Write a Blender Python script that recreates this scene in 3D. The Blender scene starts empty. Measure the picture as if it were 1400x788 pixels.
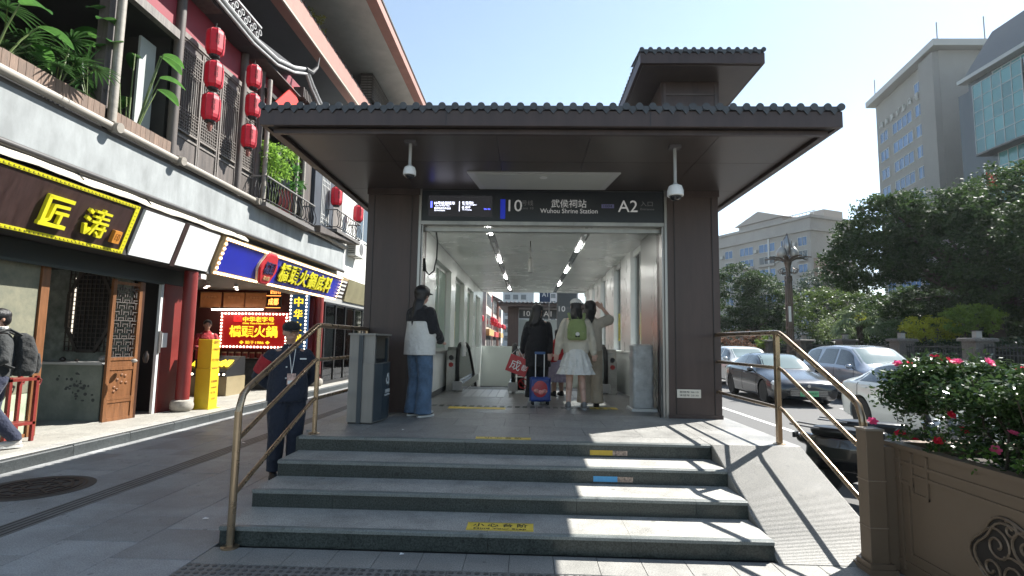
import bpy, bmesh, math, random
import numpy as np
from mathutils import Vector, Matrix
random.seed(7); RNG = np.random.default_rng(7)
SC = bpy.context.scene
COL = SC.collection
pi = math.pi

# ---------------------------------------------------------------- camera
cam = bpy.data.cameras.new('camera'); cam.lens = 19.03; cam.sensor_width = 36; cam.clip_end = 2000; cam.clip_start = 0.05
cam_o = bpy.data.objects.new('camera', cam); COL.objects.link(cam_o); SC.camera = cam_o
def cam_matrix(pitch, yaw, roll, loc):
    f = Vector((-math.sin(yaw)*math.cos(pitch), math.cos(yaw)*math.cos(pitch), math.sin(pitch)))
    r0 = Vector((math.cos(yaw), math.sin(yaw), 0)); u0 = r0.cross(f)
    r = r0*math.cos(roll)+u0*math.sin(roll); u = u0*math.cos(roll)-r0*math.sin(roll)
    m = Matrix((r, u, -f)).transposed().to_4x4(); m.translation = loc
    return m
cam_o.matrix_world = cam_matrix(0.09917, 0.03121, 0.0165, (0, 0, 1.56))

# ---------------------------------------------------------------- light
SUN = Vector((0.76, 0.56, 1.0)).normalized()          # towards the sun
w = bpy.data.worlds.new('World'); SC.world = w; w.use_nodes = True
nt = w.node_tree; nt.nodes.clear()
sky = nt.nodes.new('ShaderNodeTexSky'); sky.sky_type = 'NISHITA'; sky.sun_disc = False
sky.sun_elevation = math.asin(SUN.z); sky.sun_rotation = math.atan2(SUN.x, SUN.y)
sky.air_density = 1.0; sky.dust_density = .25; sky.ozone_density = .7; sky.altitude = 100
bg = nt.nodes.new('ShaderNodeBackground'); bg.inputs[1].default_value = 0.088
wo = nt.nodes.new('ShaderNodeOutputWorld'); hs = nt.nodes.new('ShaderNodeHueSaturation'); hs.inputs['Saturation'].default_value = .80; hs.inputs['Hue'].default_value = .490; nt.links.new(sky.outputs[0], hs.inputs['Color']); nt.links.new(hs.outputs[0], bg.inputs[0]); nt.links.new(bg.outputs[0], wo.inputs[0])
sl = bpy.data.lights.new('sun', 'SUN'); sl.energy = 5.0; sl.angle = math.radians(0.5); sl.color = (1, .97, .91)
so = bpy.data.objects.new('sun', sl); COL.objects.link(so); so.rotation_euler = SUN.to_track_quat('Z', 'Y').to_euler(); so.location = (20, 15, 40)
SC.view_settings.view_transform = 'Standard'; SC.view_settings.look = 'None'; SC.view_settings.exposure = 1.45; SC.view_settings.gamma = 1
SC.cycles.max_bounces = 7; SC.cycles.transparent_max_bounces = 12; SC.cycles.diffuse_bounces = 4; SC.cycles.glossy_bounces = 3
SC.cycles.sample_clamp_indirect = 6; SC.cycles.use_denoising = True; SC.cycles.caustics_reflective = False; SC.cycles.caustics_refractive = False

# ---------------------------------------------------------------- materials
MATS = {}
def mat(name, col, rough=.6, metal=0., var=0., scale=4., bump=0., bscale=40., spec=.5, emit=None, estr=0., col2=None, rand=0., coat=0., alpha_tr=0., sheen=0., detail=5., stretch=None, sub=0):
    """Principled material with world-space noise: colour variation, roughness breakup, fine relief, per-piece tint."""
    if name in MATS: return MATS[name]
    m = bpy.data.materials.new(name); m.use_nodes = True; n = m.node_tree.nodes; l = m.node_tree.links
    b = n['Principled BSDF']; b.inputs['Base Color'].default_value = (*col, 1); b.inputs['Roughness'].default_value = rough
    b.inputs['Metallic'].default_value = metal; b.inputs['Specular IOR Level'].default_value = spec
    if coat: b.inputs['Coat Weight'].default_value = coat; b.inputs['Coat Roughness'].default_value = .08
    if sheen: b.inputs['Sheen Weight'].default_value = sheen
    if sub: b.inputs['Subsurface Weight'].default_value = sub; b.inputs['Subsurface Scale'].default_value = .02
    if alpha_tr: b.inputs['Transmission Weight'].default_value = alpha_tr
    if emit: b.inputs['Emission Color'].default_value = (*emit, 1); b.inputs['Emission Strength'].default_value = estr
    g = n.new('ShaderNodeNewGeometry'); src = g.outputs['Position']
    if stretch:
        mp = n.new('ShaderNodeMapping'); mp.inputs['Scale'].default_value = stretch; l.new(src, mp.inputs[0]); src = mp.outputs[0]
    cur = None
    if var or col2:
        t = n.new('ShaderNodeTexNoise'); t.inputs['Scale'].default_value = scale; t.inputs['Detail'].default_value = detail; t.inputs['Roughness'].default_value = .65
        l.new(src, t.inputs[0])
        r = n.new('ShaderNodeValToRGB'); c2 = col2 or tuple(max(0, c*(1-var)) for c in col); c1 = col if col2 else tuple(min(1, c*(1+var)) for c in col)
        r.color_ramp.elements[0].position = .32; r.color_ramp.elements[1].position = .68
        r.color_ramp.elements[0].color = (*c2, 1); r.color_ramp.elements[1].color = (*c1, 1)
        l.new(t.outputs[0], r.inputs[0]); cur = r.outputs[0]
        mr = n.new('ShaderNodeMapRange'); mr.inputs['To Min'].default_value = max(.02, rough-.1); mr.inputs['To Max'].default_value = min(1, rough+.12)
        l.new(t.outputs[0], mr.inputs[0]); l.new(mr.outputs[0], b.inputs['Roughness'])
    if rand:
        oi = n.new('ShaderNodeObjectInfo'); h = n.new('ShaderNodeHueSaturation')
        mr2 = n.new('ShaderNodeMapRange'); mr2.inputs['To Min'].default_value = 1-rand; mr2.inputs['To Max'].default_value = 1+rand
        l.new(oi.outputs['Random'], mr2.inputs[0]); l.new(mr2.outputs[0], h.inputs['Value'])
        if cur is None: h.inputs['Color'].default_value = (*col, 1)
        else: l.new(cur, h.inputs['Color'])
        cur = h.outputs[0]
    if cur is not None: l.new(cur, b.inputs['Base Color'])
    if bump:
        t2 = n.new('ShaderNodeTexNoise'); t2.inputs['Scale'].default_value = bscale; t2.inputs['Detail'].default_value = 4; l.new(src, t2.inputs[0])
        bp = n.new('ShaderNodeBump'); bp.inputs['Strength'].default_value = bump; bp.inputs['Distance'].default_value = .01 if bump < 1 else .035
        l.new(t2.outputs[0], bp.inputs['Height']); l.new(bp.outputs[0], b.inputs['Normal'])
    MATS[name] = m; return m

def stone(name, c_lo, c_hi, rough=.55, speck=260., blot=3., stain=.25, rand=.06, bump=.15):
    """Granite: fine speckle, broad blotches, dark stains."""
    if name in MATS: return MATS[name]
    m = mat(name, c_hi, rough, rand=0); n = m.node_tree.nodes; l = m.node_tree.links; b = n['Principled BSDF']
    g = n['Geometry'] if 'Geometry' in n else n.new('ShaderNodeNewGeometry'); P = g.outputs['Position']
    def noise(s, d=3, r=.6):
        t = n.new('ShaderNodeTexNoise'); t.inputs['Scale'].default_value = s; t.inputs['Detail'].default_value = d; t.inputs['Roughness'].default_value = r; l.new(P, t.inputs[0]); return t
    a = noise(speck*.42, 3, .75); r = n.new('ShaderNodeValToRGB'); r.color_ramp.elements[0].position = .35; r.color_ramp.elements[1].position = .62
    r.color_ramp.elements[0].color = (*c_lo, 1); r.color_ramp.elements[1].color = (*c_hi, 1); l.new(a.outputs[0], r.inputs[0])
    bl = noise(blot, 8, .72); mr = n.new('ShaderNodeMapRange'); mr.inputs['From Min'].default_value = .3; mr.inputs['From Max'].default_value = .62
    mr.inputs['To Min'].default_value = 1-stain; mr.inputs['To Max'].default_value = 1.05; l.new(bl.outputs[0], mr.inputs[0])
    oi = n.new('ShaderNodeObjectInfo'); mr2 = n.new('ShaderNodeMapRange'); mr2.inputs['To Min'].default_value = 1-rand; mr2.inputs['To Max'].default_value = 1+rand; l.new(oi.outputs['Random'], mr2.inputs[0])
    ml = n.new('ShaderNodeMath'); ml.operation = 'MULTIPLY'; l.new(mr.outputs[0], ml.inputs[0]); l.new(mr2.outputs[0], ml.inputs[1])
    vo = n.new('ShaderNodeTexVoronoi'); vo.inputs['Scale'].default_value = 4.3; l.new(P, vo.inputs['Vector']); vr = n.new('ShaderNodeMapRange'); vr.inputs['From Min'].default_value = .06; vr.inputs['From Max'].default_value = .10; vr.inputs['To Min'].default_value = .62; vr.inputs['To Max'].default_value = 1.; l.new(vo.outputs['Distance'], vr.inputs[0]); m9 = n.new('ShaderNodeMath'); m9.operation = 'MULTIPLY'; l.new(ml.outputs[0], m9.inputs[0]); l.new(vr.outputs[0], m9.inputs[1])
    h = n.new('ShaderNodeHueSaturation'); l.new(r.outputs[0], h.inputs['Color']); l.new(m9.outputs[0], h.inputs['Value']); l.new(h.outputs[0], b.inputs['Base Color'])
    mr3 = n.new('ShaderNodeMapRange'); mr3.inputs['To Min'].default_value = rough-.15; mr3.inputs['To Max'].default_value = rough+.15; l.new(bl.outputs[0], mr3.inputs[0]); l.new(mr3.outputs[0], b.inputs['Roughness'])
    if bump:
        bp = n.new('ShaderNodeBump'); bp.inputs['Strength'].default_value = bump; bp.inputs['Distance'].default_value = .004; l.new(a.outputs[0], bp.inputs['Height']); l.new(bp.outputs[0], b.inputs['Normal'])
    return m

def glass(name, tint=(.9, .96, .94), ior=1.5, rough=.02, dirt=.0):
    if name in MATS: return MATS[name]
    m = bpy.data.materials.new(name); m.use_nodes = True; n = m.node_tree.nodes; l = m.node_tree.links; n.clear()
    o = n.new('ShaderNodeOutputMaterial'); mx = n.new('ShaderNodeMixShader'); tr = n.new('ShaderNodeBsdfTransparent'); gl = n.new('ShaderNodeBsdfGlossy'); fr = n.new('ShaderNodeFresnel')
    tr.inputs[0].default_value = (*tint, 1); gl.inputs['Roughness'].default_value = rough; fr.inputs[0].default_value = ior
    l.new(fr.outputs[0], mx.inputs[0]); l.new(tr.outputs[0], mx.inputs[1]); l.new(gl.outputs[0], mx.inputs[2])
    out = mx.outputs[0]
    if dirt:
        df = n.new('ShaderNodeBsdfDiffuse'); df.inputs[0].default_value = (.55, .57, .55, 1); m2 = n.new('ShaderNodeMixShader')
        m2.inputs[0].default_value = dirt; l.new(out, m2.inputs[1]); l.new(df.outputs[0], m2.inputs[2]); out = m2.outputs[0]
    l.new(out, o.inputs[0]); MATS[name] = m; return m

def leafmat(name, c1, c2, tr=.35, rough=.45):
    """Leaves: two-tone by noise plus translucency."""
    if name in MATS: return MATS[name]
    m = bpy.data.materials.new(name); m.use_nodes = True; n = m.node_tree.nodes; l = m.node_tree.links
    b = n['Principled BSDF']; o = n['Material Output']; b.inputs['Roughness'].default_value = rough; b.inputs['Specular IOR Level'].default_value = .22
    g = n.new('ShaderNodeNewGeometry'); t = n.new('ShaderNodeTexNoise'); t.inputs['Scale'].default_value = 1.7; t.inputs['Detail'].default_value = 9; t.inputs['Roughness'].default_value = .8; l.new(g.outputs['Position'], t.inputs[0])
    r = n.new('ShaderNodeValToRGB'); r.color_ramp.elements[0].position = .35; r.color_ramp.elements[1].position = .65; r.color_ramp.elements[0].color = (*c1, 1); r.color_ramp.elements[1].color = (*c2, 1)
    l.new(t.outputs[0], r.inputs[0]); l.new(r.outputs[0], b.inputs['Base Color'])
    tl = n.new('ShaderNodeBsdfTranslucent'); h = n.new('ShaderNodeHueSaturation'); h.inputs['Value'].default_value = 1.6; h.inputs['Hue'].default_value = .485; l.new(r.outputs[0], h.inputs['Color']); l.new(h.outputs[0], tl.inputs[0])
    mx = n.new('ShaderNodeMixShader'); mx.inputs[0].default_value = tr; l.new(b.outputs[0], mx.inputs[1]); l.new(tl.outputs[0], mx.inputs[2]); l.new(mx.outputs[0], o.inputs[0])
    MATS[name] = m; return m

# ---------------------------------------------------------------- objects
def tag(o, label=None, cat=None, group=None, kind=None):
    if label: o['label'] = label
    if cat: o['category'] = cat
    if group: o['group'] = group
    if kind: o['kind'] = kind
    return o
def thing(name, label, cat, loc=(0, 0, 0), rz=0., group=None):
    o = bpy.data.objects.new(name, None); o.empty_display_size = .1; COL.objects.link(o); o.location = loc; o.rotation_euler = (0, 0, rz)
    return tag(o, label, cat, group)
def wloc(o):
    v = Vector((0, 0, 0))
    while o is not None: v += o.location; o = o.parent
    return v
def link(name, me, m=None, parent=None, loc=None):
    o = bpy.data.objects.new(name, me); COL.objects.link(o)
    if m is not None and not me.materials: me.materials.append(m)
    if parent is not None: o.parent = parent
    if loc is not None: o.location = loc
    return o
def copy_tree(o, parent=None):
    c = o.copy(); COL.objects.link(c); c.parent = parent
    for ch in [x for x in o.children]: copy_tree(ch, c)
    return c
def basis(d):
    d = Vector(d).normalized(); a = Vector((0, 0, 1)) if abs(d.z) < .95 else Vector((1, 0, 0))
    u = d.cross(a).normalized(); return u, d.cross(u).normalized() * -1
class MB:
    """Collects shapes, builds ONE mesh."""
    def __init__(s): s.v = []; s.f = []
    def add(s, v, f):
        n = len(s.v); s.v += [tuple(p) for p in v]; s.f += [tuple(i+n for i in q) for q in f]; return s
    def box(s, a, b, bev=0):
        x0, x1 = sorted((a[0], b[0])); y0, y1 = sorted((a[1], b[1])); z0, z1 = sorted((a[2], b[2]))
        if not bev:
            return s.add([(x0,y0,z0),(x1,y0,z0),(x1,y1,z0),(x0,y1,z0),(x0,y0,z1),(x1,y0,z1),(x1,y1,z1),(x0,y1,z1)],
                         [(0,3,2,1),(4,5,6,7),(0,1,5,4),(1,2,6,5),(2,3,7,6),(3,0,4,7)])
        c = bev; v = [(x0,y0,z0),(x1,y0,z0),(x1,y1,z0),(x0,y1,z0),(x0,y0,z1-c),(x1,y0,z1-c),(x1,y1,z1-c),(x0,y1,z1-c),(x0+c,y0+c,z1),(x1-c,y0+c,z1),(x1-c,y1-c,z1),(x0+c,y1-c,z1)]
        return s.add(v, [(0,3,2,1),(8,9,10,11),(0,1,5,4),(1,2,6,5),(2,3,7,6),(3,0,4,7),(4,5,9,8),(5,6,10,9),(6,7,11,10),(7,4,8,11)])
    def obox(s, c, size, m3):
        """Oriented box: m3 a 3x3 Matrix whose columns are the axes."""
        hx, hy, hz = size[0]/2, size[1]/2, size[2]/2
        v = [Vector(c)+m3 @ Vector((x*hx, y*hy, z*hz)) for z in (-1, 1) for x, y in ((-1,-1),(1,-1),(1,1),(-1,1))]
        return s.add(v, [(0,3,2,1),(4,5,6,7),(0,1,5,4),(1,2,6,5),(2,3,7,6),(3,0,4,7)])
    def bar(s, p0, p1, wx, wz=None, up=(0, 0, 1)):
        p0 = Vector(p0); p1 = Vector(p1); d = (p1-p0); L = d.length; d.normalize(); up = Vector(up)
        if abs(d.dot(up)) > .98: up = Vector((0, 1, 0))
        x = d.cross(up).normalized(); z = x.cross(d).normalized()
        return s.obox((p0+p1)/2, (wx, L, wz or wx), Matrix((x, d, z)).transposed())
    def cyl(s, p0, p1, r0, r1=None, n=12, cap=True):
        r1 = r0 if r1 is None else r1; p0 = Vector(p0); p1 = Vector(p1); u, v = basis(p1-p0)
        vs = []
        for p, r in ((p0, r0), (p1, r1)):
            for i in range(n): a = 2*pi*i/n; vs.append(p+u*math.cos(a)*r+v*math.sin(a)*r)
        f = [(i, (i+1) % n, n+(i+1) % n, n+i) for i in range(n)]
        if cap: f += [tuple(range(n))[::-1], tuple(range(n, 2*n))]
        return s.add(vs, f)
    def tube(s, pts, r, n=8, sx=1.):
        """Swept tube along pts; r a number or list."""
        pts = [Vector(p) for p in pts]; k = len(pts); R = r if hasattr(r, '__len__') else [r]*k; vs = []; u = None
        for i, p in enumerate(pts):
            d = (pts[min(i+1, k-1)]-pts[max(i-1, 0)]).normalized()
            if u is None: u, v = basis(d)
            else: u = (u-d*u.dot(d)).normalized(); v = d.cross(u)
            if i == 0: v = d.cross(u)
            for j in range(n): a = 2*pi*j/n; vs.append(p+(u*math.cos(a)*sx+v*math.sin(a))*R[i])
        f = [(i*n+j, i*n+(j+1) % n, (i+1)*n+(j+1) % n, (i+1)*n+j) for i in range(k-1) for j in range(n)]
        f += [tuple(range(n))[::-1], tuple(range((k-1)*n, k*n))]
        return s.add(vs, f)
    def lathe(s, prof, c=(0, 0, 0), n=16, ax='z', wob=None):
        vs = []
        for r, z in prof:
            for i in range(n):
                a = 2*pi*i/n; q = r*(wob(a, z) if wob else 1); x, y = q*math.cos(a), q*math.sin(a)
                p = (x, y, z) if ax == 'z' else ((z, x, y) if ax == 'x' else (y, z, x)); vs.append((p[0]+c[0], p[1]+c[1], p[2]+c[2]))
        k = len(prof); f = [(i*n+j, i*n+(j+1) % n, (i+1)*n+(j+1) % n, (i+1)*n+j) for i in range(k-1) for j in range(n)]
        f += [tuple(range(n))[::-1], tuple(range((k-1)*n, k*n))]
        return s.add(vs, f)
    def ell(s, c, r, n=12, m=8, m3=None):
        vs = []; c = Vector(c)
        for i in range(1, m):
            t = pi*i/m
            for j in range(n):
                a = 2*pi*j/n; p = Vector((math.sin(t)*math.cos(a)*r[0], math.sin(t)*math.sin(a)*r[1], math.cos(t)*r[2])); vs.append(c+(m3 @ p if m3 else p))
        f = [(i*n+j, (i+1)*n+j, (i+1)*n+(j+1) % n, i*n+(j+1) % n) for i in range(m-2) for j in range(n)]
        t0 = Vector((0, 0, r[2])); b0 = -t0
        vs += [c+(m3 @ t0 if m3 else t0), c+(m3 @ b0 if m3 else b0)]; T = (m-1)*n
        f += [(T, j, (j+1) % n) for j in range(n)] + [(T+1, (m-2)*n+(j+1) % n, (m-2)*n+j) for j in range(n)]
        return s.add(vs, f)
    def prism(s, poly, a, b, ax='y'):
        """poly of 2D points extruded from a to b along axis; 'y': (x,z), 'x': (y,z), 'z': (x,y)."""
        P = {'y': lambda p, t: (p[0], t, p[1]), 'x': lambda p, t: (t, p[0], p[1]), 'z': lambda p, t: (p[0], p[1], t)}[ax]
        n = len(poly); vs = [P(p, a) for p in poly]+[P(p, b) for p in poly]
        return s.add(vs, [(i, (i+1) % n, n+(i+1) % n, n+i) for i in range(n)]+[tuple(range(n))[::-1], tuple(range(n, 2*n))])
    def loft(s, secs, n=16, cap=True):
        """secs: (cx, cy, cz, rx, ry[, pow]) horizontal superellipse rings."""
        vs = []
        for q in secs:
            cx, cy, cz, rx, ry = q[:5]; e = q[5] if len(q) > 5 else 1.
            for i in range(n):
                a = 2*pi*i/n; ca, sa = math.cos(a), math.sin(a)
                vs.append((cx+rx*math.copysign(abs(ca)**e, ca), cy+ry*math.copysign(abs(sa)**e, sa), cz))
        k = len(secs); f = [(i*n+j, i*n+(j+1) % n, (i+1)*n+(j+1) % n, (i+1)*n+j) for i in range(k-1) for j in range(n)]
        if cap: f += [tuple(range(n))[::-1], tuple(range((k-1)*n, k*n))]
        return s.add(vs, f)
    def quad(s, a, b, c, d): return s.add([a, b, c, d], [(0, 1, 2, 3)])
    def mesh(s, name, off=(0, 0, 0)):
        me = bpy.data.meshes.new(name); v = [(p[0]-off[0], p[1]-off[1], p[2]-off[2]) for p in s.v]
        me.from_pydata(v, [], s.f); me.validate(); 
        bm = bmesh.new(); bm.from_mesh(me); bmesh.ops.recalc_face_normals(bm, faces=bm.faces); bm.to_mesh(me); bm.free(); return me
    def build(s, name, m, parent=None, smooth=False, local=False, bevel=0, angle=40):
        """World coordinates unless local; ONE object."""
        off = (0, 0, 0) if (local or parent is None) else wloc(parent)
        me = s.mesh(name, off)
        o = link(name, me, m, parent)
        if smooth: shade(me, angle)
        if bevel:
            bv = o.modifiers.new('bevel', 'BEVEL'); bv.width = bevel; bv.segments = 2; bv.limit_method = 'ANGLE'; bv.angle_limit = math.radians(35)
        return o
def shade(me, angle=40):
    me.shade_smooth()
    try: me.set_sharp_from_angle(angle=math.radians(angle))
    except Exception: pass
def fuse(mb, name, m, parent, voxel=.012, smooth=3, local=True, keep=None):
    """Union of overlapping closed shapes by voxel remesh, then smoothed: one continuous skin."""
    me = mb.mesh(name); o = bpy.data.objects.new('fuse_tmp', me); COL.objects.link(o)
    r = o.modifiers.new('r', 'REMESH'); r.mode = 'VOXEL'; r.voxel_size = voxel
    if smooth: sm = o.modifiers.new('s', 'SMOOTH'); sm.iterations = smooth; sm.factor = .5
    dg = bpy.context.evaluated_depsgraph_get(); dg.update(); ev = o.evaluated_get(dg)
    me2 = bpy.data.meshes.new_from_object(ev); bpy.data.objects.remove(o); bpy.data.meshes.remove(me)
    me2.name = name; me2.materials.clear(); me2.shade_smooth()
    if not local:
        off = wloc(parent); me2.transform(Matrix.Translation(-off))
    return link(name, me2, m, parent)
XF = Matrix(((0, 0, 1), (1, 0, 0), (0, 1, 0)))      # text on a wall facing +X
YF = Matrix(((1, 0, 0), (0, 0, -1), (0, 1, 0)))     # text on a wall facing -Y (towards the camera)
def textmesh(body, w, h, ext=.0, bold=0., sx=0):
    c = bpy.data.curves.new('t', 'FONT'); c.body = body; c.size = 1; c.extrude = .01; c.resolution_u = 3; c.offset = bold; c.align_x = 'CENTER'
    o = bpy.data.objects.new('t', c); COL.objects.link(o); dg = bpy.context.evaluated_depsgraph_get(); dg.update()
    me = bpy.data.meshes.new_from_object(o.evaluated_get(dg)); bpy.data.objects.remove(o); bpy.data.curves.remove(c)
    co = np.empty(len(me.vertices)*3, np.float32); me.vertices.foreach_get('co', co); co = co.reshape(-1, 3)
    lo = co.min(0); hi = co.max(0); d = np.maximum(hi-lo, 1e-6); sxx = w/d[0] if w else h/d[1]; syy = h/d[1] if h else sxx
    co -= (lo+hi)/2; co *= (sxx, syy, (ext or .004)/d[2]); me.vertices.foreach_set('co', co.ravel()); me.update(); return me
def text(name, body, c, w, h, m, parent, axes=YF, ext=.004, bold=0., tilt=0., local=False):
    """Lettering as thin solid shapes centred at c, w wide, h high (0 keeps proportion)."""
    me = textmesh(body, w, h, ext, bold); M4 = axes.to_4x4()
    if tilt: M4 = (Matrix.Rotation(tilt, 3, 'Y') @ axes).to_4x4()
    me.transform(M4); me.name = name; me.materials.clear()
    off = Vector((0, 0, 0)) if local else wloc(parent)
    o = link(name, me, m, parent, Vector(c)-off); return o
def pieces(name, parent, m, items, local=False):
    """Many alike parts. items: (x0,y0,z0,x1,y1,z1[,bevel]); meshes of one size are shared."""
    cache = {}; out = []; off = Vector((0, 0, 0)) if local else wloc(parent)
    for it in items:
        a = Vector(it[:3]); b = Vector(it[3:6]); bev = it[6] if len(it) > 6 else 0; d = b-a; k = (round(d.x, 3), round(d.y, 3), round(d.z, 3), bev)
        if k not in cache: cache[k] = MB().box(-d/2, d/2, bev).mesh(name); cache[k].materials.append(m)
        out.append(link(name, cache[k], None, parent, (a+b)/2-off))
    return out

# colours of the place
steel = mat('brushed_steel', (.34, .33, .315), .36, .85, var=.15, scale=6, stretch=(1, 1, .1))
bronze = mat('bronze_tube', (.36, .27, .18), .28, .9, var=.12, scale=8)
brown_clad = mat('brown_cladding', (.060, .042, .038), .42, .25, var=.22, scale=3, bump=.03, bscale=3, stretch=(2, 2, .25))
brown_soffit = mat('brown_soffit', (.098, .080, .072), .33, .45, var=.22, scale=1.3, bump=.03, bscale=2)
tile_grey = mat('grey_roof_tile', (.055, .060, .066), .5, 0, var=.25, scale=5, rand=.12)
black = mat('black_plastic', (.012, .012, .013), .4)
rubber = mat('black_rubber', (.018, .018, .018), .75)
white_plastic = mat('white_plastic', (.72, .72, .70), .35)
red_lac = mat('red_lacquer', (.16, .018, .014), .45, var=.2, scale=2)
dark_wood = mat('dark_grey_wood', (.085, .070, .062), .6, var=.35, scale=3, stretch=(4, 4, .6), bump=.2, bscale=60)
grey_wood = mat('grey_timber', (.17, .15, .135), .65, var=.35, scale=3, stretch=(6, 6, .5), bump=.25, bscale=50, rand=.12)
# ================================================================ GROUND
S = lambda name, mb, m, **k: tag(mb.build(name, m, **k), kind='structure')
granite_mid = stone('granite_street', (.19, .196, .198), (.38, .388, .388), .55, 240, 1.6, .42, .16)
granite_light = stone('granite_tread', (.20, .20, .19), (.50, .485, .44), .6, 260, 3, .38, .09)
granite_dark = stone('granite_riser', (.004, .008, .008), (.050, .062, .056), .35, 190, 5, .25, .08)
granite_nose = stone('granite_nosing', (.10, .115, .11), (.20, .215, .205), .4, 260, 5, .2, .05)
granite_plat = stone('granite_platform', (.15, .15, .145), (.38, .37, .345), .5, 240, 2.4, .38, .10)
granite_walk = stone('granite_walk', (.19, .185, .165), (.37, .355, .315), .65, 180, 2, .25, .06)
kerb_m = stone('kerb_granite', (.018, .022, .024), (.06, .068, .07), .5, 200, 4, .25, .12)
asphalt = stone('asphalt', (.055, .055, .055), (.115, .113, .11), .85, 300, .7, .2, 0, .4)
joint = mat('joint_sand', (.035, .034, .033), .9)
paint_w = mat('road_paint', (.62, .62, .60), .6, var=.2, scale=9)

S('ground', MB().quad((-400, -60, -.16), (400, -60, -.16), (400, 700, -.16), (-400, 700, -.16)), mat('far_ground', (.10, .10, .095), .9, var=.2, scale=.3))
rd = S('road', MB().box((3.10, -20, -.155), (15.2, 240, -.10)), asphalt)
for x0, x1, ys in ((5.15, 5.27, [(-20, 240)]), (8.45, 8.57, [(y, y+3.2) for y in range(-2, 90, 7)]), (11.6, 11.72, [(y, y+3.2) for y in range(-2, 90, 7)])):
    for a, b in ys:
        mb = MB().quad((x0, a, -.094), (x1, a, -.094), (x1, b, -.094), (x0, b, -.094)); mb.build('lane_line', paint_w, rd)
rk = S('road_kerb', MB().box((2.93, -8, -.155), (2.95, 60, -.02)), joint)
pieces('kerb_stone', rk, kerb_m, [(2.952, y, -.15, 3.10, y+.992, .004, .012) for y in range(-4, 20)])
fk = S('far_pavement', MB().box((15.2, -20, -.15), (17.6, 240, .03)), granite_mid)

pv = S('paving', MB().box((-5.95, -6, -.155), (2.93, 120, -.010)), joint)
its = []
for i in range(6):                                    # street slabs, running bond
    for j in range(15):
        x0 = -5.93+i*.6; y0 = 3.0+j*.6+(.3 if i % 2 else 0)
        its.append((x0, y0, -.05, x0+.596, y0+.596, random.uniform(-.0015, .0015), .0015))
pieces('paving_slab', pv, granite_mid, its)
mb = MB()
for i in range(6):
    for j in range(-14, 75):
        if 0 <= j < 15: continue
        x0 = -5.93+i*.6; y0 = 3.0+j*.6+(.3 if i % 2 else 0); mb.box((x0, y0, -.05), (x0+.596, y0+.596, 0))
tag(mb.build('distant_slab', granite_mid, pv), kind='stuff')
# narrow strip of plain tiles then tactile tiles along the foot of the steps
x = -2.325; its = []
k = 0
while x < 2.85:
    its.append((x, 3.852, -.05, x+.312, 4.15, random.uniform(-.001, .001), .0012)); x += .316; k += 1
pieces('floor_tile', pv, stone('granite_tile', (.15, .15, .145), (.33, .32, .29), .6, 240, 3.5, .22, .06), its)
tm = stone('tactile_granite', (.10, .10, .10), (.22, .215, .20), .6, 240, 3.5, .22, .06)
dm = stone('tactile_dome_shaded', (.03, .03, .03), (.09, .088, .085), .45, 240, 9, .2, 0)  # domes darker than their tiles: shading put into the stone colour
for row in range(3):
    for c in range(14):
        mb = MB().box((0, 0, -.05), (.296, .296, 0), .002)
        if row == 0 and c == 0:
            me = mb.mesh('tactile_tile'); me.materials.append(tm)
            md = MB()
            for a in range(5):
                for b in range(5): md.lathe([(.020, -.001), (.018, .004), (.012, .0055)], (.03+a*.059, .03+b*.059, 0), 8)
            me_d = md.mesh('dome_grid'); me_d.materials.append(dm)
        t = link('tactile_tile', me, None, pv, Vector((-2.33+c*.3, 3.548-row*.3, 0))-wloc(pv))
        link('dome_grid', me_d, None, t, (0, 0, 0))
mb = MB()
for i in range(-9, 10):
    for j in range(10):
        mb.box((-2.33+i*.5, 2.65-j*.5, -.05), (-2.33+i*.5+.496, 2.65-j*.5-.496, 0))
tag(mb.build('near_slab', granite_mid, pv), kind='stuff')
# long grooved channel cover in the street
g = tag(MB().box((-4.27, -2, -.02), (-4.03, 60, .0035)).build('channel_cover', mat('channel_iron', (.15, .15, .147), .55, 0, var=.3, scale=3)), 'long narrow grooved channel cover set in the street paving beside the steps', 'drain cover')
g2 = thing('x', None, None); bpy.data.objects.remove(g2)
for k in range(4): MB().box((-4.245+k*.057, -2, .004), (-4.229+k*.057, 60, .0055)).build('groove', mat('groove_dark', (.022, .022, .023), .6), g)
# manhole cover
mh = thing('manhole_cover', 'round ribbed iron manhole cover set in the grey street slabs', 'manhole cover', (-5.0, 5.55, 0))
iron = mat('cast_iron', (.055, .040, .034), .55, .5, var=.3, scale=14, bump=.3, bscale=60)
MB().lathe([(.43, 0), (.43, .006), (.41, .008), (.40, .004), (.001, .004)], (-5.0, 5.55, .0), 40).build('lid', iron, mh)
for r in (.10, .20, .30, .37): MB().lathe([(r-.016, .003), (r-.016, .013), (r+.012, .013), (r+.012, .003)], (-5.0, 5.55, 0), 40).build('ring', iron, mh)
for k in range(8):
    a = k*pi/4+.2; MB().bar((-5+math.cos(a)*.12, 5.55+math.sin(a)*.12, .008), (-5+math.cos(a)*.36, 5.55+math.sin(a)*.36, .008), .02, .012).build('rib', iron, mh)
MB().lathe([(.50, 0), (.50, .003), (.431, .005)], (-5.0, 5.55, 0), 40).build('rim', mat('manhole_rim', (.045, .043, .042), .6), mh)

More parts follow.
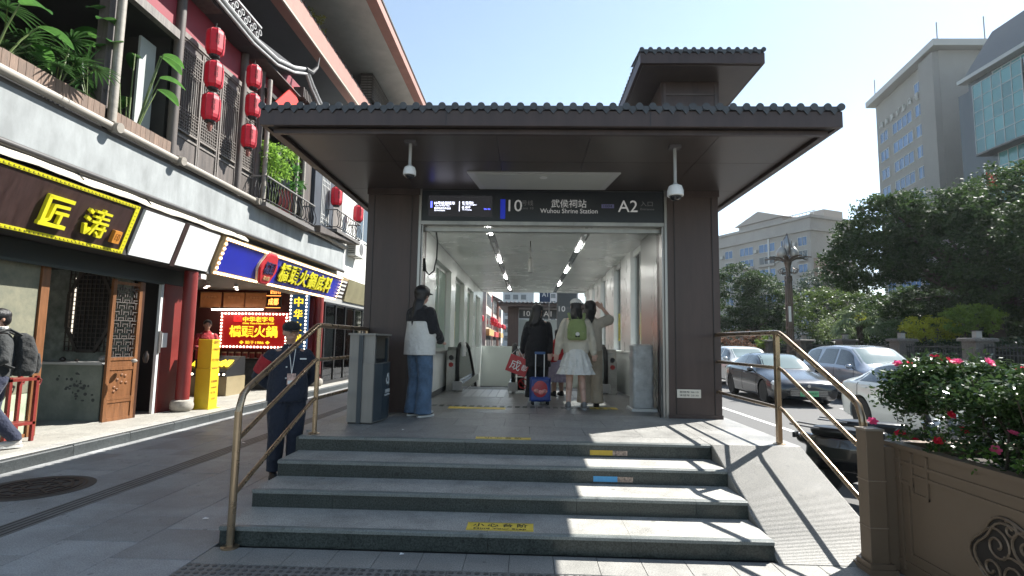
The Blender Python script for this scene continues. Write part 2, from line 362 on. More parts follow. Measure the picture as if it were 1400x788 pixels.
# pavement in front of the shops
sw = S('shop_pavement', MB().box((-9.6, -6, -.155), (-5.97, 120, .128)), joint)
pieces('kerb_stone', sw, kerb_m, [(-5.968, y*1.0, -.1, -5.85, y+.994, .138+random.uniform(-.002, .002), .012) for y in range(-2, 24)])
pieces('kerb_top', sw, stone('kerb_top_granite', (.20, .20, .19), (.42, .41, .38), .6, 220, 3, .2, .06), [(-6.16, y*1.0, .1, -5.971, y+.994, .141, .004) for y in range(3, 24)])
its = []
for i in range(4):
    for j in range(24):
        x0 = -6.17-(i+1)*.62; y0 = 4.6+j*.62+(.31 if i % 2 else 0); its.append((x0, y0, .1, x0+.616, y0+.616, .140+random.uniform(-.0012, .0012), .0015))
pieces('pavement_slab', sw, granite_walk, its)

# ================================================================ STEPS
H_ = .145; SX0, SX1 = -2.30, 1.82; SY = [4.16, 4.63, 5.08, 5.53]
st = S('entrance_steps', MB().box((SX0+.03, 4.22, -.15), (SX1+.02, 5.6, .08)).box((SX0+.03, 4.70, .0), (SX1, 5.6, .24)).box((SX0+.03, 5.15, .0), (SX1, 5.6, .38)), mat('steps_core', (.05, .05, .05), .8))
for k in range(4):
    z0 = k*H_; z1 = z0+H_; y0 = SY[k]; y1 = SY[k+1] if k < 3 else y0+.34
    xs = [SX0, -1.30, -.28, .78, SX1]
    if k % 2: xs = [SX0, -1.62, -.62, .42, 1.40, SX1]
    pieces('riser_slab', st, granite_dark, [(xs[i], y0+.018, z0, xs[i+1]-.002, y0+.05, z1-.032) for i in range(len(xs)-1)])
    for i in range(len(xs)-1):
        MB().prism([(y0, z1-.030), (y0, z1-.008), (y0+.012, z1), (y0+.045, z1+.0005), (y0+.045, z1-.030)], xs[i]-.004, xs[i+1]-.006, 'x').build('nosing', granite_nose, st)
        MB().box((xs[i]-.004, y0+.047, z1-.03), (xs[i+1]-.006, y1+.02, z1)).build('tread_slab', granite_light if k < 3 else granite_plat, st)
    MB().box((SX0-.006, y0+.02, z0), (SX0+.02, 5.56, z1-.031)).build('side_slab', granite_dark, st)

# raised platform
PZ = .58
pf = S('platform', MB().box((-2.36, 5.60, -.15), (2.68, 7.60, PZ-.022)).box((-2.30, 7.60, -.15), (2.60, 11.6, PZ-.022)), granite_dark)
its = []
for j, (ya, yb) in enumerate([(5.875, 6.44), (6.44, 7.02), (7.02, 7.60)]):
    xs = [-2.37+i*.6 for i in range(9)]; xs[-1] = 2.70; 
    if j % 2: xs = [-2.37]+[-2.07+i*.6 for i in range(8)]+[2.70]
    for i in range(len(xs)-1): its.append((xs[i], ya, PZ-.02, xs[i+1]-.003, yb-.003, PZ, .001))
its.append((1.822, 5.532, PZ-.02, 2.70, 5.872, PZ, .001))
pieces('platform_slab', pf, granite_plat, its)
hallf = stone('hall_floor_granite', (.07, .07, .07), (.24, .238, .23), .38, 220, 2.5, .15, .05, .05)
its = []
for j in range(6):
    for i in range(6): its.append((-1.66+i*.6, 7.602+j*.6, PZ-.02, min(1.92, -1.66+i*.6+.597), 7.602+j*.6+.597, PZ+.0005))
pieces('hall_slab', pf, hallf, its)
# ramp cheek with cross ribs
rp = thing('side_ramp', 'steep ribbed granite side ramp sloping down beside the steps under the handrail', 'ramp', (2.25, 4.85, 0))
MB().prism([(4.12, -.12), (4.12, .004), (5.53, PZ-.004), (5.53, -.12)], 1.825, 2.69, 'x').build('ramp_body', stone('ramp_granite', (.14, .14, .13), (.33, .315, .285), .6, 260, 3, .35, .05), rp)
mb = MB(); n = 104; sl_ = math.atan2(PZ, 1.41)
for i in range(n):
    t = (i+.5)/n; y = 4.12+1.41*t; z = PZ*t+.003
    mb.bar((1.83, y, z), (2.685, y, z), .0075, .0045, up=(0, -math.sin(sl_), math.cos(sl_)))
tag(mb.build('rib', MATS['ramp_granite'], rp), kind='stuff')
MB().box((1.818, 4.14, -.1), (1.824, 5.50, .005)).build('edge_strip', granite_dark, rp)

# stickers on the steps
yel = mat('sticker_yellow', (.72, .52, .05), .5, var=.15, scale=20)
blk = mat('sticker_ink', (.015, .015, .015), .6)
def sticker(label, x0, x1, y0, y1, z, words=None):
    o = thing('floor_sticker', label, 'sticker', ((x0+x1)/2, (y0+y1)/2, z))
    MB().box((x0, y0, z+.0006), (x1, y1, z+.003)).build('film', yel, o)
    A = Matrix(((1, 0, 0), (0, 1, 0), (0, 0, 1)))
    if words:
        for s_, c, ww, hh in words: text('lettering', s_, c, ww, hh, blk, o, A, .001, .015)
    for a, b in (((x0+.006, y0+.006), (x1-.006, y0+.010)), ((x0+.006, y1-.010), (x1-.006, y1-.006))): MB().box((*a, z+.003), (*b, z+.0036)).build('border', blk, o)
    return o
sticker('yellow mind your step sticker on the lowest stair tread', -.45, .06, 4.225, 4.40, H_, [('小 心 台 阶', (-.195, 4.338, H_+.004), .42, .075), ('Mind Your Step', (-.195, 4.258, H_+.004), .40, .034)])
sticker('yellow warning sticker at the top edge of the platform', -.52, .04, 5.58, 5.70, PZ, [('小 心 台 阶', (-.24, 5.64, PZ+.004), .38, .06)])
sticker('wide yellow strip on the floor at the hall doorway', -1.16, -.32, 8.0, 8.22, PZ)
sticker('narrow yellow strip on the hall floor behind the women', .95, 1.36, 8.25, 8.5, PZ)
for (lab, x0, zc, c, yy) in (('yellow poster label stuck on the top stair riser', .63, 3*H_+.042, (.50, .33, .03), SY[3]), ('blue poster label stuck on the second highest stair riser', .61, 2*H_+.042, (.07, .30, .55), SY[2])):
    o = thing('riser_label', lab, 'label', (x0+.2, yy, zc)); L1 = .32 if 'blue' in lab else .33
    MB().box((x0, yy+.013, zc-.024), (x0+L1*.68, yy+.0175, zc+.024)).build('film', mat('label_%s' % ('blue' if 'blue' in lab else 'ochre'), c, .5, var=.1, scale=20), o)
    MB().box((x0+L1*.68, yy+.0135, zc-.024), (x0+L1*1.12, yy+.0175, zc+.022)).build('print', mat('label_print', (.30, .22, .17), .6, var=.7, scale=45), o)
# row of tactile bumps at the doorway
o = thing('tactile_strip', 'dark row of tactile bumps across the hall doorway floor', 'tactile paving', (0, 8.3, PZ))
for row in range(2):
    for i in range(24):
        MB().box((-1.45+i*.115, 8.26+row*.11, PZ), (-1.45+i*.115+.07, 8.26+row*.11+.06, PZ+.004)).build('bump', granite_dark, o)

# ================================================================ STATION ENTRANCE
se = thing('station_entrance', 'brown metro entrance pavilion with grey tiled roof above the steps', 'metro entrance', (0, 7.5, PZ))
CZ = 3.70
def column(x0, x1):
    c = MB().box((x0, 7.42, PZ), (x1, 8.05, CZ)).build('column', brown_clad, se)
    MB().box((x0-.012, 7.40, CZ-.10), (x1+.012, 7.44, CZ-.002)).build('capital_trim', brown_clad, c)
    MB().box((x0+.09, 7.408, PZ+.01), (x0+.097, 7.417, CZ-.11)).build('cladding_seam', black, c)
    MB().box((x1-.097, 7.408, PZ+.01), (x1-.09, 7.417, CZ-.11)).build('cladding_seam', black, c)
    MB().box((x0-.01, 7.405, PZ), (x1+.01, 7.417, PZ+.05)).build('plinth', brown_clad, c)
column(-2.28, -1.56); column(1.90, 2.60)
fr = mat('frame_steel', (.32, .315, .30), .35, .8, var=.2, scale=3, stretch=(1, 1, .15))
d = MB().box((-1.56, 7.43, PZ), (-1.525, 7.75, CZ)).build('door_frame', fr, se)
MB().box((-1.52, 7.47, PZ), (-1.50, 7.52, 3.22)).build('shutter_rail', steel, d)
d = MB().box((1.865, 7.43, PZ), (1.90, 7.75, CZ)).build('door_frame', fr, se)
MB().box((1.835, 7.47, PZ), (1.862, 7.52, 3.22)).build('shutter_rail', steel, d)
MB().box((1.79, 7.46, PZ), (1.80, 7.50, 1.75)).build('shutter_rail', black, d)
MB().box((-1.525, 7.44, 3.185), (1.865, 7.56, 3.235)).build('door_head', fr, se)
MB().box((-1.525, 7.58, 3.12), (1.865, 7.68, 3.18)).build('shutter_box', fr, se)
# roof: fascia, drip, soffit panels
RX0, RX1, RY0, RY1 = -2.74, 3.05, 5.20, 9.7
fas = MB().box((RX0, RY0, CZ), (RX1, RY0+.05, CZ+.16)).box((RX0, RY0+.05, CZ), (RX0+.05, RY1, CZ+.16)).box((RX1-.05, RY0+.05, CZ), (RX1, RY1, CZ+.16)).build('fascia', brown_clad, se, bevel=.004)
MB().box((RX0+.10, RY0+.09, CZ-.05), (RX1-.10, RY0+.14, CZ)).box((RX0+.10, RY0+.14, CZ-.05), (RX0+.15, RY1, CZ)).box((RX1-.15, RY0+.14, CZ-.05), (RX1-.10, RY1, CZ)).build('drip_edge', brown_clad, se)
MB().box((RX0+.05, RY0+.05, CZ+.02), (RX1-.05, RY1-.01, CZ+.12)).build('roof_slab', mat('roof_slab', (.05, .045, .04), .7), se)
sy = [RY0+.145, 6.25, 7.42, 8.6, RY1]; sx = [RX0+.155, -1.62, -.36, .62, 1.93, RX1-.155]
its = []
for j in range(len(sy)-1):
    for i in range(5):
        if j >= 2 and 0 < i < 4: continue
        if j == 1 and i in (1, 2, 3) and False: continue
        its.append((sx[i]+.003, sy[j]+.003, CZ-.012, sx[i+1]-.003, sy[j+1]-.003, CZ+.018))
pieces('soffit_panel', se, brown_soffit, its)
# light panel in the soffit
for x_ in (-.85, 1.18): MB().box((x_-.004, RY0-.003, CZ+.004), (x_+.004, RY0-.0006, CZ+.15)).build('fascia_seam', black, fas)
lp = thing('soffit_light', 'flat pale trapezoid light panel recessed above the entrance sign', 'light panel', (.16, 7.0, CZ))
MB().prism([(-.80, 6.62), (1.13, 6.62), (1.03, 7.36), (-.70, 7.36)], CZ-.028, CZ-.013, 'z').build('frame', mat('panel_frame', (.5, .5, .49), .4), lp)
MB().prism([(-.70, 6.66), (1.03, 6.66), (.95, 7.32), (-.62, 7.32)], CZ-.036, CZ-.029, 'z').build('diffuser', mat('panel_diffuser', (.48, .49, .46), .5), lp)
MB().lathe([(.05, CZ-.040), (.05, CZ-.034)], (.17, 6.78, 0), 20).build('sensor', white_plastic, lp)

def tile_edge(parent, x0, x1, y0, y1, z, pitch=.1315, slope=.30, front=True, left=True, right=True, run=1.3):
    """Grey clay eaves: cap tiles (half round) with heart-shaped drip plates between; each front piece a part."""
    n = max(2, int(round((x1-x0)/pitch))); p = (x1-x0)/n; r = p*.255
    # cap tile: half tube rising backwards with a round end disc
    def cap(L):
        mb = MB(); a0 = [pi*i/6 for i in range(7)]
        vs = [(math.cos(a)*r, 0, math.sin(a)*r) for a in a0]+[(math.cos(a)*r, L, math.sin(a)*r+L*slope) for a in a0]
        mb.add(vs, [(i, i+1, 8+i, 7+i) for i in range(6)]); mb.lathe([(r*1.12, -.012), (r*1.12, .004), (.001, .004)], (0, 0, r*.15), 12, ax='y'); return mb
    def drip():
        w = p*.44; mb = MB()
        prof = [(-w, .02), (-w, -.012), (-w*.55, -.024), (-w*.25, -.046), (0, -.062), (w*.25, -.046), (w*.55, -.024), (w, -.012), (w, .02)]
        mb.prism(prof, -.006, .006, 'y'); mb.box((-p*.5, 0, -.004), (p*.5, .22, .012)); return mb
    mc = cap(run).mesh('cap_tile'); md = drip().mesh('drip_tile'); shade(mc, 50)
    for m_ in (mc, md): m_.materials.append(tile_grey)
    off = wloc(parent)
    if front:
        for i in range(n+1):
            if i: link('drip_tile', md, None, parent, Vector((x0+(i-.5)*p, y0-.008, z+.03))-off)
            link('cap_tile', mc, None, parent, Vector((x0+i*p, y0-.012, z+.038))-off)
    m = max(2, int(round((y1-y0)/p))); q = (y1-y0)/m
    for side, flag, xx in ((-1, left, x0), (1, right, x1)):
        if not flag: continue
        far = MB()
        for i in range(1, m+1):
            rz = -pi/2 if side < 0 else pi/2
            if i <= 36:
                for me_, dz, y, nm in ((md, .03, y0+(i-.5)*q, 'drip_tile'), (mc2 if i > 9 else mc3[i], .045, y0+i*q, 'cap_tile')) if False else ((md, .03, y0+(i-.5)*q, 'drip_tile'),):
                    o = link(nm, me_, None, parent, Vector((xx+side*.008, y, z+dz))-off); o.rotation_euler = (0, 0, rz)
            y = y0+i*q; L = min(run, i*q*.9); a0 = [pi*k/6 for k in range(7)]
            vs = [(xx+side*.012-side*0, y+math.cos(a)*r, z+.045+math.sin(a)*r) for a in a0]+[(xx+side*.012-side*L, y+math.cos(a)*r, z+.045+math.sin(a)*r+L*slope) for a in a0]
            far.add(vs, [(k, k+1, 8+k, 7+k) for k in range(6)]); far.lathe([(r*1.12, -.012), (r*1.12, .012)], (xx+side*.012, y, z+.045+r*.15), 10, ax='x')
        tag(far.build('side_cap_tile', tile_grey, parent), kind='stuff')
    # roof slopes beneath
    zz = z+.035; k = run
    MB().add([(x0, y0, zz), (x1, y0, zz), (x1, y1, zz), (x0, y1, zz), (x0+k, y0+k, zz+k*slope), (x1-k, y0+k, zz+k*slope), (x1-k, y1-min(k, (y1-y0)*.45), zz+k*slope), (x0+k, y1-min(k, (y1-y0)*.45), zz+k*slope)],
             [(0, 1, 5, 4), (1, 2, 6, 5), (2, 3, 7, 6), (3, 0, 4, 7), (4, 5, 6, 7)]).build('roof_slope', tile_grey, parent)
    MB().tube([(x0+.1, y0+.1, z+.07), (x0+k, y0+k, zz+k*slope+.04)], .035, 8).build('hip_ridge', tile_grey, parent); MB().tube([(x1-.1, y0+.1, z+.07), (x1-k, y0+k, zz+k*slope+.04)], .035, 8).build('hip_ridge', tile_grey, parent)
tile_edge(se, RX0+.02, RX1-.02, RY0, RY1, CZ+.155, slope=.10)
# lower roof over the hall behind
MB().box((-2.72, 9.71, CZ), (-2.67, 20.6, CZ+.16)).box((-2.67, 9.71, CZ+.02), (2.22, 20.6, CZ+.12)).build('hall_roof', brown_clad, se)
MB().box((-2.72, 9.71, CZ+.161), (2.22, 20.6, CZ+.24)).build('hall_roof_tiles', tile_grey, se)
MB().box((-2.66, 9.8, CZ-.012), (-1.9, 20.5, CZ+.018)).build('soffit_panel', brown_soffit, se)
# upper lantern roof
up = thing('roof_tower', 'small tiled tower roof standing on top of the metro entrance', 'roof tower', (2.6, 9, CZ))
MB().box((2.12, 8.55, CZ+.1), (3.05, 11.2, 5.84)).build('tower_body', brown_clad, up)
mb = MB()
for a, b in (((2.16, 4.5), (2.19, 5.80)), ((2.98, 4.5), (3.01, 5.80))): mb.box((a[0], 8.535, a[1]), (b[0], 8.549, b[1]))
mb.box((2.19, 8.535, 5.60), (2.98, 8.549, 5.63)); mb.build('tower_frame', brown_soffit, up)
UX0, UX1, UY0, UY1 = 1.67, 3.56, 8.0, 12.6
MB().box((UX0, UY0, 5.86), (UX1, UY0+.05, 6.03)).box((UX0, UY0+.05, 5.86), (UX0+.05, UY1, 6.03)).box((UX1-.05, UY0+.05, 5.86), (UX1, UY1, 6.03)).build('fascia', brown_clad, up)
MB().box((UX0+.052, UY0+.052, 5.845), (UX1-.052, UY1, 5.99)).build('soffit', brown_soffit, up)
tile_edge(up, UX0+.02, UX1-.02, UY0, UY1, 6.03, slope=.14, run=.8)

# entrance sign
dk = mat('sign_black', (.018, .023, .029), .3)
so_ = thing('station_sign', 'long black metro station sign over the entrance with exit A2', 'sign', (.17, 7.45, 3.45))
MB().box((-1.522, 7.45, 3.24), (1.862, 7.56, CZ-.014)).build('board', dk, so_)
MB().box((-1.522, 7.437, CZ-.028), (1.862, 7.449, CZ-.014)).build('top_trim', mat('trim_dark', (.05, .05, .05), .4), so_)
lit = mat('sign_letters', (.42, .42, .42), .5, emit=(.5, .5, .5), estr=.12)
lit2 = mat('sign_letters_dim', (.20, .20, .21), .5)
blu = mat('sign_blue', (.012, .025, .30), .5, emit=(.01, .03, .5), estr=.15)
yy = 7.447
MB().box((-.415, yy, 3.275), (-.345, yy+.002, 3.555)).build('line_bar', blu, so_)
for s_, c, ww, hh, mm in (('10', (-.205, yy, 3.465), .19, .165, lit), ('号线', (-.035, yy, 3.505), .16, .075, lit2), ('Line 10', (-.035, yy, 3.43), .17, .03, lit2),
                          ('武侯祠站', (.545, yy, 3.50), .49, .115, lit), ('Wuhou Shrine Station', (.545, yy, 3.395), .80, .065, lit),
                          ('A2', (1.365, yy, 3.47), .27, .165, lit), ('入口', (1.625, yy, 3.505), .17, .07, lit2), ('Entrance', (1.635, yy, 3.43), .19, .03, lit2)):
    text('lettering', s_, c, ww, hh, mm, so_, YF, .004)
b = MB().box((1.00, yy, 3.44), (1.175, yy+.002, 3.495)).build('number_badge', mat('badge_violet', (.16, .16, .34), .5), so_)
text('lettering', '1004', (1.088, yy-.002, 3.468), .12, .036, dk, so_, YF, .003)
sc_ = MB().box((-1.43, 7.440, 3.30), (-.53, 7.4495, 3.60)).build('screen', mat('screen_off', (.014, .014, .016), .15, emit=(.02, .02, .022), estr=.4), so_)
sl1 = mat('screen_text', (.6, .6, .65), .5, emit=(.75, .78, 1.), estr=1.6); sl2 = mat('screen_blue', (.1, .12, .6), .5, emit=(.1, .12, .9), estr=1.3)
yq = 7.438
MB().box((-1.40, yq, 3.425), (-1.375, yq+.002, 3.515)).build('screen_mark', sl2, sc_)
MB().box((-.995, yq, 3.375), (-.988, yq+.002, 3.515)).build('screen_rule', sl1, sc_)
for s_, c, ww, hh, mm in (('10号线首班车', (-1.20, yq, 3.49), .29, .045, sl1), ('Line 10 First Train', (-1.23, yq, 3.452), .2, .016, sl1), ('最后班次已开出站', (-1.23, yq, 3.415), .23, .028, sl1), ('Service Status', (-1.27, yq, 3.385), .15, .016, sl1),
                          ('往 西浦站', (-.875, yq, 3.50), .16, .032, sl1), ('To Shuangliu', (-.85, yq, 3.467), .2, .018, sl1), ('往 新平', (-.895, yq, 3.43), .12, .032, sl1), ('To Xinping', (-.885, yq, 3.395), .13, .018, sl1), ('06:30', (-.60, yq, 3.41), .09, .02, sl2)):
    text('screen_lettering', s_, c, ww, hh, mm, sc_, YF, .002)
# small plaque on the right column
pq = thing('wall_plaque', 'small cream notice plate low on the brown column', 'notice', (2.155, 7.41, .9))
MB().box((2.00, 7.398, .855), (2.315, 7.416, .965)).build('plate', mat('plate_cream', (.62, .58, .50), .5), pq)
for s_, z in (('首班车 06:10', .932), ('末班车 23:30', .888)): text('lettering', s_, (2.157, 7.396, z), .25, .028, blk, pq, YF, .002)
# dome cameras under the soffit
def dome_cam(label, x, y, zc, stem_top, r, black_dome=False):
    o = thing('security_camera', label, 'camera', (x, y, zc))
    MB().box((x-.06, y-.05, stem_top-.03), (x+.06, y+.05, stem_top)).build('mount', mat('cam_mount', (.14, .13, .13), .5), o)
    MB().cyl((x, y, zc+r*.9), (x, y, stem_top-.03), .017, .017, 10).cyl((x, y, zc+r*.9), (x, y, zc+r*1.3), .03, .022, 10).build('stem', mat('cam_stem', (.35, .35, .34), .4), o)
    MB().lathe([(r*.55, r*1.0), (r*.82, r*.85), (r, r*.3), (r*1.03, -r*.35), (r*.95, -r*.42)], (x, y, zc), 20).build('housing', white_plastic, o, smooth=True)
    MB().ell((x, y, zc-r*.4), (r*.78, r*.78, r*.62), 16, 8).build('lens_dome', mat('smoked_dome', (.01, .01, .012), .08), o, smooth=True)
dome_cam('small white dome camera hanging by the screen end of the sign', -1.29, 5.6, 3.34, CZ-.012, .068)
dome_cam('large grey dome camera hanging on a long stem by the A2 end', 1.55, 5.7, 3.17, CZ-.012, .085)

# litter and marks
for lab, x, y, z, r in (('tiny white paper scrap lying on the left street slabs', -2.75, 4.75, 0, .028), ('small pale scrap on the platform near the bin', -1.35, 6.0, PZ, .016), ('white crumb of paper at the front of the tactile tiles', -1.95, 3.62, 0, .020), ('crumpled wrapper on the grey street near the manhole cover', -4.2, 8.1, 0, .03), ('small scrap lying under the lowest step', -.9, 4.10, 0, .018)):
    o = thing('paper_scrap', lab, 'litter', (x, y, z)); MB().add([(x-r, y-r*.5, z+.004), (x+r, y-r*.7, z+.008), (x+r*.8, y+r*.6, z+.005), (x-r*.6, y+r*.7, z+.012)], [(0, 1, 2, 3)]).build('scrap', white_plastic, o)
# ================================================================ HALL OF THE STATION
hall = thing('station_hall', 'bright white hall behind the entrance with glazed side and lined ceiling', 'hall', (0, 12, PZ))
wallw = mat('hall_panel', (.80, .83, .80), .22, 0, var=.05, scale=1.2, spec=.6)
ceilw = mat('hall_ceiling', (.82, .84, .81), .25, .0, var=.08, scale=1, bump=.03, bscale=1.2)
pilw = mat('hall_pillar', (.82, .83, .81), .28, var=.05, scale=1.5)
LX, RX, HZ, HY = -1.65, 1.92, 3.33, 19.4
wins = [(9.5, 11.4), (12.1, 13.8), (14.5, 16.1), (16.8, 18.3)]
ys = [7.75]+[v for w_ in wins for v in w_]+[HY]
for i in range(0, len(ys), 2): MB().box((LX-.22, ys[i], PZ), (LX, ys[i+1]-.003, HZ)).build('wall_panel', wallw, hall)
pane = leafmat('frosted_pane', (.34, .42, .39), (.42, .50, .47), .55, .15)
alu = mat('window_alu', (.50, .52, .50), .35, .5)
for a, b in wins:
    MB().box((LX-.22, a, PZ), (LX-.001, b-.003, 1.36)).build('wall_panel', wallw, hall)
    MB().box((LX-.22, a, 3.02), (LX-.001, b-.003, HZ)).build('wall_panel', wallw, hall)
    wn = MB().box((LX-.14, a, 1.362), (LX-.10, a+.06, 3.018)).box((LX-.14, b-.063, 1.362), (LX-.10, b-.003, 3.018)).box((LX-.139, a+.06, 2.95), (LX-.101, b-.063, 3.018)).box((LX-.139, a+.06, 1.362), (LX-.101, b-.063, 1.42)).build('window_frame', alu, hall)
    MB().box((LX-.13, a+.06, 1.42), (LX-.118, b-.063, 2.95)).build('pane', pane, wn)
    MB().box((LX-.128, (a+b)/2-.02, 1.42), (LX-.105, (a+b)/2+.02, 2.95)).build('mullion', alu, wn)
MB().box((LX, 8.9, 1.33), (LX+.035, 11.0, 1.37)).build('ledge_rail', steel, hall)
MB().box((LX+.001, 7.76, PZ), (LX+.012, 12, PZ+.09)).build('skirting', mat('skirting_dark', (.05, .05, .05), .4), hall)
# ceiling panels
its = []
for j in range(10):
    for (a, b) in ((LX, -.70), (-.58, .86), (.98, RX+.1)):
        its.append((a+.004, 7.70+j*1.17, HZ, b-.004, 7.70+(j+1)*1.17-.006, HZ+.02))
pieces('ceiling_panel', hall, ceilw, its)
MB().box((LX-.2, 7.70, HZ+.03), (RX+.35, HY+.1, HZ+.12)).build('ceiling_backing', mat('void_dark', (.05, .05, .05), .7), hall)
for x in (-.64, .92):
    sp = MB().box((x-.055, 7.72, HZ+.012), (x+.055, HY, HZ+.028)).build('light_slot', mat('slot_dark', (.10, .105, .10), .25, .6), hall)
    for j in range(7): MB().box((x-.02, 8.0+j*1.6, HZ-.004), (x+.02, 8.9+j*1.6, HZ+.011)).build('tube', mat('slot_tube_added_glow', (.8, .8, .78), .2, emit=(1, .99, .95), estr=24.) if (j+(x > 0)) % 2 == 0 else mat('slot_tube_off', (.45, .46, .45), .12, .5), sp)  # glow of alternate tubes is added to brighten the hall
# right side: steel end panel, low wall, pillars, glass
MB().box((RX, 7.76, PZ), (RX+.14, 9.3, HZ)).build('end_panel', mat('panel_steel', (.36, .365, .35), .28, .6, var=.12, scale=1, stretch=(1, 1, .2)), hall)
MB().box((RX+.0, 9.302, PZ), (RX+.20, HY, 1.38)).build('low_wall', wallw, hall)
MB().box((RX-.03, 9.302, 1.381), (RX+.24, HY, 1.41)).build('sill', pilw, hall)
for a, b in ((10.35, 11.4), (12.4, 13.7), (14.65, 15.9), (16.6, 18.3)): MB().box((RX+.02, a, 1.411), (RX+.20, b, HZ-.001)).build('pillar', pilw, hall)
hg = glass('hall_glass', (.96, .98, .975), 1.16)
for a, b in ((9.302, 10.35), (11.4, 12.4), (13.7, 14.65), (15.9, 16.6), (18.3, HY)):
    MB().box((RX+.10, a+.002, 1.411), (RX+.112, b-.002, HZ-.12)).build('pane', hg, hall)
    MB().box((RX+.07, a+.002, HZ-.118), (RX+.16, b-.002, HZ-.001)).build('head_beam', pilw, hall)
    MB().box((RX+.09, (a+b)/2-.015, 1.411), (RX+.12, (a+b)/2+.015, HZ-.119)).build('mullion', alu, hall)
# well: far parapet and side walls
MB().box((LX-.2, HY, -3), (RX+.3, HY+.2, 1.40)).build('end_parapet', mat('parapet_green', (.62, .67, .64), .3), hall)
MB().box((LX-.05, 11.25, -3), (LX, HY, PZ-.001)).build('well_wall', wallw, hall)
MB().box((RX, 11.25, -3), (RX+.05, HY, PZ-.001)).build('well_wall', wallw, hall)
MB().prism([(11.2, PZ-.05), (11.2, PZ-.3), (17.4, -3.2), (17.4, -2.95)], LX, RX, 'x').build('well_slope', mat('well_dark', (.07, .07, .07), .6), hall)
for k in range(5): MB().box((-1.15+k*.15, 9.7, PZ+.0012), (-1.15+k*.15+.13, 11.2, PZ+.004)).build('comb_plate', steel, hall)
for k in range(5): MB().box((.55+k*.15, 9.9, PZ+.0012), (.55+k*.15+.13, 11.2, PZ+.004)).build('comb_plate', steel, hall)

def escalator(label, x0, x1):
    o = thing('escalator', label, 'escalator', ((x0+x1)/2, 11.3, PZ))
    st_ = mat('escalator_steel', (.40, .40, .39), .22, .9, var=.15, scale=4)
    gl = glass('balustrade_glass', (.70, .78, .75), 1.5)
    def prof(h):
        pts = []
        for i in range(9):
            a = -pi/2-pi*i/8; pts.append((10.85+.36*math.cos(a)+.05, PZ+.50+h*.0+.42*math.sin(a)))
        pts += [(11.9, PZ+.92), (12.4, PZ+.84), (13.2, PZ+.45), (16.5, PZ-1.45)]
        return pts
    for x, s_ in ((x0, 1), (x1, -1)):
        P = prof(0)
        MB().tube([(x, p[0], p[1]) for p in P], .038, 8).build('handrail_belt', rubber, o)
        MB().prism([(p[0]+.03, p[1]-.03) for p in P[2:]]+[(16.5, -1.4), (13.0, PZ+.05), (11.9, PZ+.06), (10.8, PZ+.06)], x-.005, x+.005, 'x').build('glass_side', gl, o)
        k = MB().box((x-s_*.05, 10.72, PZ), (x-s_*.22, 12.4, PZ+.86), .02).prism([(10.60, PZ), (10.72, PZ), (10.72, PZ+.86), (10.66, PZ+.80), (10.60, PZ+.6)], x-s_*.05, x-s_*.22, 'x').build('outer_casing', st_, o)
        MB().box((x+s_*.02, 10.62, PZ), (x+s_*.10, 14, PZ+.16)).build('skirt', st_, o)
        for z, mm in ((PZ+.66, black), (PZ+.52, mat('stop_red', (.25, .01, .01), .4))):
            MB().lathe([(.045, -.012), (.045, .0), (.03, .006)], (x-s_*.135, 10.60, z), 14, ax='y').build('button', mm, o)
        MB().box((x-s_*.09, 10.585, PZ+.03), (x+s_*.09, 10.66, PZ+.20), .01).build('foot_box', mat('foot_grey', (.30, .30, .30), .4), o)
    for k in range(8):
        MB().box((x0+.11, 11.2+k*.40, PZ-.02-max(0, k-1)*.22), (x1-.11, 11.59+k*.40, PZ-.005-max(0, k-1)*.22)).build('step', mat('esc_step', (.10, .10, .10), .5, .4), o)
    return o
escalator('escalator going down along the windowed wall of the hall', -1.36, -.28)
escalator('escalator going down beside the glazed side of the hall', .42, 1.50)
wc = mat('white_cloth', (.62, .63, .60), .8, var=.1, scale=12)
o = thing('cloth', 'white cloth strips hung over the escalator handrail by the windows', 'cloth', (-1.34, 10.75, PZ+.9))
for k in range(6): MB().tube([(-1.31, 10.75+k*.06, PZ+.955), (-1.29, 10.75+k*.06, PZ+.90), (-1.285+.01*(k % 2), 10.76+k*.06, PZ+.68+.04*(k % 3))], .03, 6).build('strip', wc, o)
def vstick(label, x, y0, y1, z0, z1):
    o = thing('vertical_sticker', label, 'sticker', (x, (y0+y1)/2, z0))
    MB().box((x-.002, y0, z0), (x+.002, y1, z1)).build('film', mat('sticker_lime', (.60, .58, .05), .5), o)
    AX = Matrix(((0, 0, 1), (1, 0, 0), (0, 1, 0))) if x < 0 else Matrix(((0, 0, -1), (-1, 0, 0), (0, 1, 0)))
    for i, ch in enumerate('注意安全请勿倚靠'):
        text('character', ch, (x+(.004 if x < 0 else -.004), (y0+y1)/2, z1-.06-i*(z1-z0-.1)/7.6), (y1-y0)*.6, .06, blk, o, AX, .001)
vstick('yellow vertical sticker on the second frosted window', LX-.092, 12.55, 12.8, 1.60, 2.25)
vstick('yellow vertical sticker on the glass beyond the first pillar', RX+.096, 12.0, 12.22, 1.62, 2.22)
vstick('yellow vertical sticker on the glass nearest the steel panel', RX+.096, 9.58, 9.78, 1.62, 2.12)
o = thing('warning_sign', 'small blue and white sign with a red prohibition circle between the escalators', 'sign', (-.08, 10.62, PZ))
MB().box((-.20, 10.60, PZ+.05), (.04, 10.62, PZ+.30)).build('plate', white_plastic, o)
MB().box((-.20, 10.60, PZ+.32), (.04, 10.62, PZ+.45)).build('blue_plate', mat('plate_blue', (.01, .015, .05), .4), o)
mb = MB(); 
for i in range(20):
    a, b = 2*pi*i/20, 2*pi*(i+1)/20; mb.bar((-.08+.09*math.cos(a), 10.595, PZ+.18+.09*math.sin(a)), (-.08+.09*math.cos(b), 10.595, PZ+.18+.09*math.sin(b)), .012, .018)
